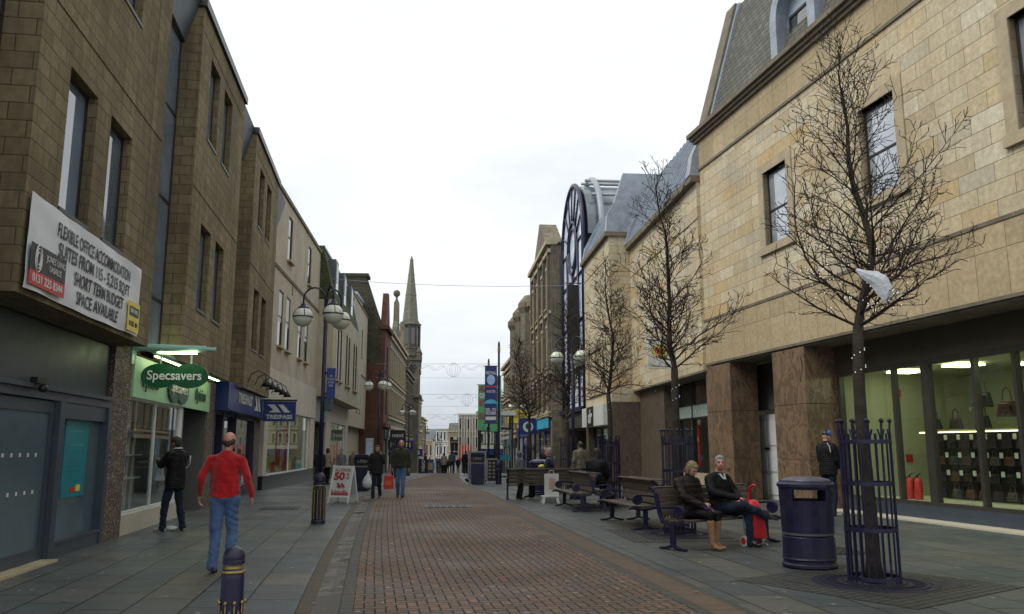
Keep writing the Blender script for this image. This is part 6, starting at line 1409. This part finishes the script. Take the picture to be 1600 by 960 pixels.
def person(label, loc, rz, P, top, legs, skin='skin', hair='grey', hs='short', H=1.75, near=True, shoe='black', coat=.0, hem=None, sleeve=True, collar=True, build=1.0, look=0, nod=0, group=None, puff=0, boots=None, face=True, disp=.006, hood=None, wgt=1.0, eyes=None, stripe=None, legw=1.0):
    k = H/1.755; t = thing('person', label, 'person', loc, rz, group); t.scale = (k, k, k)
    v = .0085 if near else .016; vc = .011 if near else .018
    g = P; Rm = Matrix.Rotation(look, 3, 'Z') @ Matrix.Rotation(nod, 3, 'X'); hc = g['head']
    hp = lambda x, y, z: hc+Rm @ V3((x, y, z))
    # --- body
    B = Blob()
    B.ell(hp(0, -.008, .018), (.080, .099, .102), Rm, 3); B.ell(hp(0, .022, -.04), (.064, .070, .078), Rm, 3); B.ell(hp(0, .045, -.078), (.034, .034, .026), Rm)
    if near:
        B.cap(hp(0, .092, .012), hp(0, .116, -.024), .010, .014); B.ell(hp(0, .104, -.03), (.018, .012, .009), Rm)
        for s_ in (-1, 1):
            B.ell(hp(s_*.077, -.006, -.012), (.010, .02, .032), Rm); B.ell(hp(s_*.030, .082, .026), (.024, .013, .008), Rm); B.ell(hp(s_*.038, .068, -.022), (.022, .02, .02), Rm)
        B.ell(hp(0, .088, -.054), (.022, .012, .008), Rm); B.ell(hp(0, .082, -.066), (.020, .014, .008), Rm)
    else: B.cap(hp(0, .09, .01), hp(0, .112, -.022), .012, .016)
    B.cap(hp(0, -.02, -.05), g['neck'], .052, .058); B.cap(g['neck'], g['chest'], .06, .11, .8); B.cap(g['chest'], g['pel'], .11, .11, .8)
    for s_ in 'RL':
        sb_ = g['sh'+s_]-V3((0, 0, .04)); B.cap(g['chest']+V3((0, 0, .08)), sb_, .05, .036); B.cap(sb_, g['el'+s_], .036, .032); B.cap(g['el'+s_], g['wr'+s_], .034, .024)
        B.cap(g['pel'], g['hip'+s_], .09, .08); B.cap(g['hip'+s_], g['kn'+s_], .065, .045); B.cap(g['kn'+s_], g['an'+s_], .045, .034)
        d = g['hd'+s_]; pal = g.get('pal'+s_) or V3((-1 if s_ == 'R' else 1, 0, 0)); sd = g.get('th'+s_) or V3((0, 1, 0))
        if near: hand(B, g['wr'+s_], V3(d), V3(pal), V3(sd))
        else: hand(B, g['wr'+s_], V3(d), V3(pal), V3(sd), .012)
    bd = B.make('body', skin, t, .0075 if near else .014, 1)
    if near and face:
        for s_ in (-1, 1):
            b = MB(); b.ball(tuple(hp(s_*.031, .0835, .008)), .0105, 8, 6, (1.25, .6, .75)); b.build('eye', plain('eye', (.03, .025, .02), .2, .1, 5, 0) if 'eye' not in M else M['eye'], t, smooth=True, uv=False)
            b = MB(); b.tube([hp(s_*.014, .097, .030), hp(s_*.032, .094, .036), hp(s_*.048, .082, .029)], [.0035, .0045, .003], 5); b.build('eyebrow', hair if hair != 'hat' else 'black', t, uv=False)
        b = MB(); b.tube([hp(-.022, .094, -.0605), hp(0, .1015, -.0595), hp(.022, .094, -.0605)], [.002, .0042, .002], 5); b.build('lips', 'lips', t, uv=False)
    # --- hair / hat / hood
    A_ = Blob()
    if hs in ('short', 'balding', 'bob', 'long', 'updo', 'crop'):
        if hs == 'balding':
            for s_ in (-1, 1): A_.ell(hp(s_*.050, -.030, -.002), (.036, .068, .048), Rm)
            A_.ell(hp(0, -.075, -.012), (.058, .034, .062), Rm)
        elif hs == 'crop': A_.ell(hp(0, -.016, .042), (.086, .100, .090), Rm, 3); A_.ell(hp(0, -.055, -.005), (.076, .058, .08), Rm); A_.ell(hp(0, .052, .088), (.05, .032, .022), Rm)
        else:
            A_.ell(hp(0, -.018, .034), (.084, .098, .094), Rm, 3); A_.ell(hp(0, -.05, -.005), (.078, .058, .085), Rm); A_.ell(hp(0, .055, .078), (.055, .035, .026), Rm)
        if hs in ('bob', 'long'):
            L = .09 if hs == 'bob' else .30
            for s_ in (-1, 1): A_.cap(hp(s_*.062, -.02, .03), hp(s_*.075, .0, -.07 if hs == 'bob' else -.16), .035, .03)
            A_.cap(hp(0, -.06, .02), hp(0, -.085, -L), .075, .05 if hs == 'bob' else .07, .7)
        if hs == 'updo': A_.ell(hp(0, -.1, .03), .045)
        A_.make('hair', hair, t, .008 if near else .014, 2, .004, 40)
    elif hs == 'beanie':
        A_.ell(hp(0, -.012, .045), (.088, .104, .092), Rm, 3); A_.make('beanie', hair, t, .009, 2)
    if hood:
        A_ = Blob(); A_.ell(hp(0, -.03, .02), (.102, .105, .118), Rm, 3); A_.ell(hp(0, -.03, -.09), (.09, .09, .06), Rm); A_.make('hood', hood, t, .012, 2, .004)
    # --- top
    if top:
        J = Blob(); w = build
        hz = hem if hem is not None else g['pel'].z-.06
        sp = [g['neck'], g['chest'], g['pel']]
        def along(f): return sp[0].lerp(sp[1], f*2) if f < .5 else sp[1].lerp(sp[2], f*2-1)
        prof = [(.0, .075, .07), (.10, .135, .085), (.25, .178, .112), (.42, .185, .125), (.6, .175, .125), (.8, .172, .125), (.95, .182, .130), (1.06, .180, .130)]
        ax = (g['shR']-g['shL']); yaw = math.atan2(ax.y, ax.x); Ry = Matrix.Rotation(yaw, 3, 'Z')
        ax2 = (g['hipR']-g['hipL']); yaw2 = math.atan2(ax2.y, ax2.x)
        for i in range(len(prof)-1):
            for f_ in (0, .33, .66):
                f, a, b = [prof[i][j]*(1-f_)+prof[i+1][j]*f_ for j in range(3)]; c = along(min(f, 1.0)) if f <= 1 else g['pel']-V3((0, 0, (f-1)*.5))
                yy = yaw*(1-f)+yaw2*f
                J.ell(c, (a*w+coat, (b+coat)*wgt, .055), Matrix.Rotation(yy, 3, 'Z'))
        if hz < g['pel'].z-.08 and g['knR'].z < g['pel'].z-.2:
            n = max(2, int((g['pel'].z-hz)/.04))
            for i in range(n+1): z = g['pel'].z-(g['pel'].z-hz)*i/n; J.ell((g['pel'].x, g['pel'].y, z), (.18*w+coat+.01*i/n, .13*wgt+coat+.01, .05))
        for s_ in 'RL':
            sh = g['sh'+s_]-V3((0, 0, .022)); J.cap(g['neck']-V3((0, 0, .055)), sh, .078+coat*.8, .062+coat*.6); J.cap(g['chest']+V3((0, 0, .05)), sh-V3((0, 0, .05)), .10+coat, .07+coat*.6, .9); J.cap(sh, g['el'+s_], .064+coat*.7, .052+coat*.6)
            wr = g['wr'+s_]; el = g['el'+s_]; J.cap(el, wr+(el-wr).normalized()*.005, .052+coat*.6, .036+coat*.45)
        if collar: J.cap(g['neck']+V3((0, 0, -.02)), g['neck']+V3((0, .005, .035 if collar is True else collar)), .072+coat*.3, .064+coat*.2)
        J.make('jacket' if coat else 'jumper', top, t, vc, 9, disp, 8, puff)
    # --- legs
    Tq = Blob(); lw = legw
    Tq.ell(g['pel']+V3((0, 0, .02)), (.165*build, .115*wgt, .09)); Tq.ell((g['hipR']+g['hipL'])*.5, (.165*build, .12*wgt, .09))
    for s_ in 'RL':
        h_, kn, an = g['hip'+s_], g['kn'+s_], g['an'+s_]; Tq.cap(h_, kn, .098*lw, .072*lw)
        e_ = an if not boots else kn.lerp(an, .35)
        Tq.cap(kn, e_+(kn-an).normalized()*(.0), .072*lw, .058*lw if not boots else .05*lw)
        if not boots: Tq.cap(an+(kn-an).normalized()*.06, an-V3((0, 0, .03)), .060*lw, .066*lw)
    Tq.make('trousers', legs, t, vc, 6, .014, 8)
    for s_ in 'RL':
        an, td = g['an'+s_], g['to'+s_]; S_ = Blob(); dn = g.get('sole'+s_) or V3((0, 0, -1)); dn = dn.normalized(); tdn = V3(td).normalized()
        he = an+dn*.045-tdn*.03; q = Matrix((tdn.cross(dn), tdn, -dn)).transposed()
        S_.ell(he, (.036, .045, .042), q); S_.ell(he+tdn*.09-dn*.0, (.040, .07, .036), q); S_.ell(he+tdn*.165+dn*.008, (.044, .062, .030), q); S_.ell(he+tdn*.06-dn*.03, (.034, .06, .03), q)
        S_.cap(he+tdn*.01+dn*.025, he+tdn*.17+dn*.025, .034, .040, 1) if False else None
        if boots: S_.cap(an, g['kn'+s_].lerp(an, .28), .05, .062)
        S_.make('boot' if boots else 'shoe', boots or shoe, t, .009, 2)
    return t, hp
for n_, c_ in (('grey', (.24, .235, .22)), ('white_hair', (.55, .54, .50)), ('blond', (.22, .155, .075)), ('brownhair', (.05, .03, .018)), ('darkhair', (.016, .012, .01)), ('reddish', (.12, .045, .02))):
    M[n_] = plain(n_+' hair', c_, .6, .35, 60, .5, bsc=90)
M['lips'] = plain('lips', (.30, .11, .09), .5, .1, 9, 0)
M['eye'] = plain('eye', (.03, .024, .02), .15, .1, 5, 0)
M['redknit'] = cloth('red knitted wool', (.42, .012, .015), .95, 90, .3); M['jeans'] = cloth('blue denim', (.075, .14, .27), .9, 60); M['darkjeans'] = cloth('dark denim', (.013, .021, .038), .9, 60, .05); M['blackcloth'] = cloth('black nylon', (.007, .007, .009), .65, 30, .0); M['browncoat'] = cloth('dark brown quilted nylon', (.018, .013, .012), .55, 40, .0)
M['charcoal'] = cloth('charcoal cloth', (.022, .022, .024), sheen=.03); M['greyhood'] = cloth('grey jersey', (.085, .09, .10)); M['beige'] = cloth('beige wool', (.30, .25, .18)); M['camo'] = plain('mottled olive cloth', (.14, .13, .09), .9, .6, 12, .3); M['navycloth'] = cloth('navy nylon', (.012, .018, .045), .6); M['tanboot'] = plain('tan suede', (.26, .15, .07), .85, .2, 12, .3); M['brownshoe'] = plain('brown leather', (.06, .025, .015), .45, .2, 8, .1); M['purple'] = plain('purple leather', (.12, .03, .25), .5, .1, 5, 0); M['bluehat'] = cloth('blue knit', (.05, .13, .42)); M['graytrainers'] = plain('grey trainers', (.35, .34, .32), .6, .2, 10, .1)
M['olive'] = cloth('dark olive fleece', (.035, .035, .026)); M['greyt'] = cloth('grey marl top', (.16, .16, .17))
# man in red jumper walking away (feet at 342,890)
P = pose(shR=(.188, -.02, 1.405), shL=(-.188, .0, 1.41), elR=(.275, -.07, 1.17), wrR=(.33, .02, .93), elL=(-.29, -.03, 1.17), wrL=(-.33, .09, .95), hdR=(.1, .25, -1), hdL=(-.05, .3, -1), hipR=(.095, 0, .93), knR=(.10, .06, .50), anR=(.09, -.02, .10), toR=(.05, 1, -.1), knL=(-.09, .03, .50), anL=(-.085, -.06, .105), toL=(-.05, 1, -.25), head=(.015, .03, 1.62), neck=(0, -.005, 1.475))
person('man in a red jumper and blue jeans walking away, seen from behind', (-3.72, 10.95, 0), R(8), P, 'redknit', 'jeans', skin='skin3', hair='brownhair', hs='balding', H=1.79, shoe='brownshoe', collar=.01, build=1.08, hem=.92, look=-.1, disp=.013, wgt=1.05)
# man by the optician's window
P = pose(elL=(-.23, .14, 1.22), wrL=(-.12, .32, 1.27), hdL=(.3, .8, .4), elR=(.24, .10, 1.17), wrR=(.10, .30, 1.20), hdR=(-.4, .8, .5), anL=(-.12, .12, .095), knL=(-.11, .10, .5), anR=(.13, -.12, .095), knR=(.11, -.03, .5), toL=(-.15, 1, 0), toR=(.1, 1, 0), head=(0, .05, 1.615))
t, hp = person('man in a black jacket with white piping looking into the optician window', (-6.45, 16.15, 0), R(68), P, 'blackcloth', 'darkjeans', skin='skin2', hair='darkhair', hs='crop', H=1.80, coat=.028, hem=.80, shoe='graytrainers', nod=-.12, disp=.010)
b = MB(); b.tube([(.24, -.10, 1.38), (.285, -.06, 1.24), (.31, .02, 1.16), (.26, .16, 1.15), (.19, .24, 1.2)], .011, 6); b.build('piping', 'offwhite', t, smooth=True); b = MB(); b.tube([(-.07, .03, 1.51), (-.085, -.04, 1.52), (0, -.095, 1.525), (.085, -.04, 1.52), (.07, .03, 1.51)], .012, 6); b.build('collar_trim', 'offwhite', t, smooth=True)
pb2 = thing('carrier_bag', 'limp white plastic bag held up by the man at the optician window', 'bag', (-6.80, 16.28, 1.0)); b = MB(); b.hexa([(-.09, -.05, -.05), (.08, -.05, -.06), (.08, .05, -.05), (-.09, .05, -.06)], [(-.03, -.02, .3), (.03, -.02, .3), (.03, .02, .3), (-.03, .02, .3)]); b.build('bag_body', plain('thin pale plastic', (.5, .56, .62), .3, .2, 12, .5), pb2, bevel=.01)
pb3 = thing('carrier_bag', 'white plastic bag lying by the feet of the man at the window', 'bag', (-6.52, 16.3, .0)); b = MB(); b.ball((0, 0, .05), .10, 10, 7, (1.3, .8, .5)); b.build('bag_body', M['offwhite'], pb3)
# seated helpers : seat height .46
def seated(**k):
    b = dict(pel=(0, .0, .57), chest=(0, -.06, .88), neck=(0, -.06, 1.09), head=(0, -.02, 1.25), shR=(.19, -.06, 1.045), elR=(.25, .02, .80), wrR=(.12, .22, .68), hdR=(-.6, .6, -.2), palR=(0, 0, -1), thR=(-.5, .5, .3), shL=(-.19, -.06, 1.045), elL=(-.25, .02, .80), wrL=(-.12, .22, .68), hdL=(.6, .6, -.2), palL=(0, 0, -1), thL=(.5, .5, .3),
             hipR=(.09, .02, .55), knR=(.11, .45, .53), anR=(.11, .47, .10), toR=(.05, 1, 0), hipL=(-.09, .02, .55), knL=(-.11, .45, .53), anL=(-.11, .47, .10), toL=(-.05, 1, 0))
    b.update(k); return pose(**b)
fb = R(35); fr = V3((sin(fb), -cos(fb), 0)); axb = V3((cos(fb), sin(fb), 0)); bc_ = V3((3.43, 13.95, 0))
# person local +Y must face fr : rz = 35deg+180
pos = bc_+axb*-.66-fr*.05
P = seated(head=(0, .07, 1.24), neck=(0, .0, 1.09), chest=(0, -.03, .88), elL=(-.27, -.02, .80), wrL=(-.20, .16, .70), wrR=(.02, .34, .645), elR=(.24, .10, .80), knR=(.03, .44, .55), knL=(-.15, .45, .54), anR=(.02, .47, .10), anL=(-.10, .42, .10))
t, hp = person('woman in a dark quilted coat and tan boots sitting with her head bowed', tuple(pos), fb+pi, P, 'browncoat', 'blackcloth', hair='blond', hs='bob', H=1.75, coat=.034, nod=-.6, look=.05, boots='tanboot', puff=.010, build=1.0, disp=.006, collar=.05, legw=.95)
b = MB(); b.hexa([(-.03, .36, .625), (.07, .36, .625), (.07, .44, .625), (-.03, .44, .625)], [(-.03, .36, .65), (.07, .36, .65), (.07, .44, .65), (-.03, .44, .65)])
wl_ = b.build('wallet', 'purple', None); wl_.location = pos; wl_.rotation_euler = (0, 0, fb+pi); tag(wl_, 'small purple purse in the lap of the seated woman', 'purse')
pos = bc_+axb*.06-fr*.03
P = seated(knR=(.04, .46, .64), anR=(-.28, .62, .50), toR=(-.75, .5, -.15), soleR=(-.35, .2, -1), knL=(-.10, .45, .53), anL=(-.10, .47, .10), wrR=(.02, .36, .74), wrL=(-.06, .33, .72), elR=(.27, .06, .82), elL=(-.27, .04, .82), hdR=(-.8, .3, -.1), hdL=(.8, .3, -.1), head=(0, .01, 1.27))
t, hp = person('grey haired man in a black jacket and dark jeans sitting with legs crossed', tuple(pos), fb+pi, P, 'blackcloth', 'darkjeans', skin='skin3', hair='grey', hs='crop', H=1.82, coat=.03, look=-.72, collar=False, build=1.05, disp=.009)
b = MB()
for s_ in (-1, 1): b.hexa([(s_*.012, .07, 1.02), (s_*.024, .07, 1.02), (s_*.024, .10, 1.02), (s_*.012, .10, 1.02)], [(s_*.04, .0, 1.11), (s_*.07, .0, 1.11), (s_*.07, .04, 1.11), (s_*.04, .05, 1.11)])
b.build('collar', 'offwhite', t)
hb = thing('handbag', 'small black handbag with pale metal rings on the bench between the couple', 'handbag', tuple(bc_+axb*-.28+fr*.06+V3((0, 0, .462))), fb); b = MB(); b.hexa([(-.1, -.07, 0), (.1, -.07, 0), (.1, .07, 0), (-.1, .07, 0)], [(-.08, -.05, .15), (.08, -.05, .15), (.08, .05, .15), (-.08, .05, .15)]); b.build('bag_body', 'blackcloth', hb, bevel=.015)
for dx in (-.04, .05): b = MB(); b.tube([(dx+.025*cos(2*pi*k/10), -.08, .06+.03*sin(2*pi*k/10)) for k in range(11)], .004, 5); b.build('ring', 'offwhite', hb)
# couple walking towards the camera
P = pose(elR=(.26, -.02, 1.15), wrR=(.24, .04, .90), elL=(-.24, .05, 1.17), wrL=(-.15, .10, 1.42), hdL=(.2, -.1, 1), knR=(.09, .10, .51), anR=(.09, .14, .10), knL=(-.09, .0, .49), anL=(-.09, -.16, .13), toL=(0, 1, -.5))
person('woman in a dark jacket holding a phone to her ear while walking', (-4.32, 26.9, 0), pi, P, 'charcoal', 'darkjeans', hair='brownhair', hs='bob', H=1.66, coat=.03, near=True, build=1.1, hem=.82, wgt=1.15)
P = pose(elR=(.27, .0, 1.15), wrR=(.25, .05, .90), elL=(-.27, -.02, 1.14), wrL=(-.26, .03, .90), knR=(.09, .02, .49), anR=(.09, -.14, .12), toR=(0, 1, -.4), knL=(-.09, .11, .51), anL=(-.09, .16, .10))
person('tall balding man in a dark jacket and blue jeans walking beside the phoning woman', (-3.58, 27.1, 0), pi, P, 'olive', 'jeans', skin='skin3', hair='white_hair', hs='balding', H=1.83, coat=.03, build=1.15, hem=.88, wgt=1.15)
cb1 = thing('carrier_bag', 'white plastic shopping bag carried by the woman with the phone', 'bag', (-4.58, 26.84, .30)); b = MB(); b.lathe([(.06, 0), (.17, .05), (.19, .18), (.13, .33), (.04, .46), (.02, .54)], 12, (0, 0, 0), 1, .6); b.build('bag_body', plain('thin white plastic bag', (.6, .63, .66), .35, .15, 12, .7, bsc=20), cb1, smooth=True)
cb2 = thing('carrier_bag', 'red glossy shopping bag carried between the walking couple', 'bag', (-3.94, 26.95, .28)); b = MB(); b.hexa([(-.15, -.06, 0), (.15, -.06, 0), (.15, .06, 0), (-.15, .06, 0)], [(-.14, -.05, .42), (.14, -.05, .42), (.14, .05, .42), (-.14, .05, .42)]); b.build('bag_body', M['red'], cb2, bevel=.01); b = MB(); b.tube([(-.07, 0, .42), (-.04, 0, .58), (.04, 0, .58), (.07, 0, .42)], .008, 5); b.build('handle', 'red', cb2)
b = MB(); b.box(-.10, .10, -.067, -.058, .12, .26); b.build('emblem', 'orange', cb2)
# man with beanie at the far end of the bag shop window
P = pose(elR=(.22, .05, 1.14), wrR=(.13, .16, .99), elL=(-.22, .05, 1.14), wrL=(-.13, .16, .99), hdR=(-.3, .3, -.9), hdL=(.3, .3, -.9), knL=(-.1, .08, .5), anL=(-.1, .12, .095))
t, hp = person('man in a black hooded jacket and blue and black beanie standing by the pillar', (7.42, 19.75, 0), R(-62), P, 'blackcloth', 'darkjeans', hair='black', hs='beanie', H=1.98, coat=.03, shoe='offwhite', hem=.86, nod=-.25)
b = Blob(); b.ell(hp(.035, .0, .055), (.058, .098, .080)); b.make('beanie_patch', 'bluehat', t, .009, 2)
b = MB(); b.tube([(.12, -.12, 1.5), (.16, -.10, 1.42), (.17, -.085, 1.3)], .009, 5); b.build('piping', 'offwhite', t)
# boy
P = pose(knL=(-.09, .05, .5)); person('boy in a grey hooded top with hood up beside the bench', (.24, 26.0, 0), R(-60), P, 'greyhood', 'blackcloth', hair='greyhood', hs='none', H=1.48, coat=.022, hood='greyhood', shoe='redstone', near=True, face=False, hem=.86, nod=.2)
# seated man in navy with white stripes
P = seated(); t, hp = person('grey haired man in a navy jacket with white stripes sitting by the round bin', (1.12, 26.25, 0.02), R(75), P, 'navycloth', 'blackcloth', skin='skin3', hair='grey', hs='crop', H=1.98, coat=.03, near=True, nod=-.1)
b = MB(); b.tube([(.10, .13, 1.02), (.17, .06, .88), (.26, .02, .98), (.27, -.09, 1.06), (.1, -.17, 1.12)], .018, 6); b.build('stripe', 'offwhite', t)
P = seated(head=(0, .02, 1.25)); person('person with long dark hair in a black coat seated on the bench facing the shops', (2.25, 22.1, 0.02), R(-40), P, 'blackcloth', 'blackcloth', hair='darkhair', hs='long', H=1.98, coat=.04, near=False)
P = pose(); person('person in a mottled olive jacket standing behind the dark haired seated figure', (2.15, 26.3, 0), R(20), P, 'camo', 'charcoal', hair='brownhair', hs='updo', H=1.78, coat=.03, near=False)
person('dark dressed person standing behind the bare tree and the round bin', (1.35, 33.5, gz(33)), R(160), pose(), 'blackcloth', 'charcoal', hair='reddish', hs='bob', H=1.7, coat=.03, near=False)
# left doorway group
for lb, px, Y, rz, top, legs, hair, hs_, H, kw in (
    ('woman in a long dark grey coat standing at the cream shop entrance', 500, 38.6, 10, 'charcoal', 'blackcloth', 'darkhair', 'bob', 1.66, dict(hem=.55, coat=.035)),
    ('woman with long dark hair in a short beige coat by the shop entrance', 512.5, 38.9, -20, 'beige', 'blackcloth', 'darkhair', 'long', 1.68, dict(hem=.85, coat=.035)),
    ('woman in a black vest over a grey top walking on the left pavement', 534, 41.5, 175, 'greyt', 'beige', 'brownhair', 'updo', 1.68, dict(coat=.012, build=.9)),
    ('blonde woman in a patterned grey top beside the square bin', 552.5, 42.5, 170, 'camo', 'blackcloth', 'blond', 'bob', 1.64, dict(coat=.015, build=.9)),
    ('woman with long auburn hair in a pale beige coat walking away down the road', 694, 68, 5, 'beige', 'blackcloth', 'reddish', 'long', 1.66, dict(hem=.75, coat=.035)),
    ('person in a grey jacket and dark bobble hat walking away beside the beige coat', 706.5, 68.5, 0, 'greyhood', 'darkjeans', 'darkhair', 'short', 1.80, dict(coat=.035)),
    ('broad person in a black coat walking away at the right road edge', 728, 64, 0, 'blackcloth', 'charcoal', 'darkhair', 'short', 1.78, dict(hem=.7, coat=.05, build=1.15)),
    ('dark clothed person near the small tables far on the left', 665, 73, 90, 'blackcloth', 'blackcloth', 'darkhair', 'short', 1.72, dict(coat=.03)),
    ('person in dark clothes glimpsed between the walkers at the street end', 716, 92, 180, 'charcoal', 'darkjeans', 'brownhair', 'short', 1.7, dict(coat=.03)),
    ('person in a red top in the distant crowd', 672, 88, 180, 'redknit', 'blackcloth', 'brownhair', 'bob', 1.68, dict(coat=.01)),
    ('person in a navy coat in the distant crowd by the lamp bases', 682, 96, 160, 'navycloth', 'blackcloth', 'darkhair', 'short', 1.75, dict(coat=.03)),
    ('distant person in black right of the beige coat', 700, 105, 180, 'blackcloth', 'charcoal', 'grey', 'short', 1.74, dict(coat=.03)),
    ('person in a dark coat passing in front of the stone building on the left', 590, 48, 180, 'blackcloth', 'charcoal', 'brownhair', 'short', 1.7, dict(coat=.03)),
    ('dark figure just behind the walking couple', 616, 52, 180, 'charcoal', 'blackcloth', 'darkhair', 'bob', 1.7, dict(coat=.03)),
    ('person in black beside the square bin at the road edge', 735, 58, 0, 'blackcloth', 'blackcloth', 'darkhair', 'short', 1.76, dict(coat=.03))):
    rnd = random.Random(px); w_ = rnd.uniform(-.12, .12)
    P = pose(anR=(.095, w_, .10), anL=(-.095, -w_, .10), knR=(.095, w_*.5+.03, .5), knL=(-.095, -w_*.5+.03, .5))
    t, hp = person(lb, ((px-800)/1290*.9858*Y, Y, gz(Y)), R(rz), P, top, legs, hair=hair, hs=hs_, H=H, near=False, **kw)
    if 'vest' in lb: b = Blob(); b.ell((0, 0, 1.2), (.16, .125, .2)); b.ell((0, 0, 1.02), (.165, .13, .14)); b.make('vest', 'blackcloth', t, .016, 2)
tb_ = thing('table_sign', 'black round-lettered cafe sign board far on the left pavement', 'sign', (-7.4, 70, gz(70))); b = MB(); b.box(-.4, .4, -.05, .05, 0, 1.15); b.build('panel', 'black', tb_); text(tb_, 'OPEN', .35, (0, -.06, .6), (0, 0, -1), (1, 0, 0), 'offwhite', .004, wid=.9, bold=.02)
for i, (px, Y, c_, lb) in enumerate(((672, 74, 'navyb', 'small navy litter bin beside the far cafe board'), (676, 78, 'offwhite', 'white poster board beside the far cafe board'))):
    q = thing('poster_board', lb, 'board', ((px-800)/1290*.9858*Y, Y, gz(Y))); b = MB(); b.hexa([(-.35, -.2, 0), (.35, -.2, 0), (.35, .2, 0), (-.35, .2, 0)], [(-.33, -.03, 1.2), (.33, -.03, 1.2), (.33, .03, 1.2), (-.33, .03, 1.2)]); b.build('panel', c_, q); b = MB(); b.hexa([(-.28, -.17, .3), (.28, -.17, .3), (.28, -.14, .3), (-.28, -.14, .3)], [(-.26, -.085, .9), (.26, -.085, .9), (.26, -.07, .9), (-.26, -.07, .9)]); b.build('poster', 'cyan' if i else 'gold', q)
for i, (px, Y) in enumerate(((737, 43), (752, 42.3))):
    o = MB(); o.ball((0, 0, .12), .22, 10, 6, (1.6, 1.0, .6)); o = o.build('sack', M['darkzinc' if i else 'black'], None, smooth=True); o.location = ((px-800)/1290*.9858*Y, Y, gz(Y)); tag(o, ('grey blue' if i else 'black')+' bag lying on the paving near the square bin', 'bag')
o = MB(); o.ball((0, 0, 0), .07, 8, 6, (1.5, 1, .8)); o = o.build('food_wrapper', 'yellow', None); o.location = (.93, 26.28, 1.0); tag(o, 'crumpled yellow wrapper on the top rail of the bench seen from behind', 'wrapper')
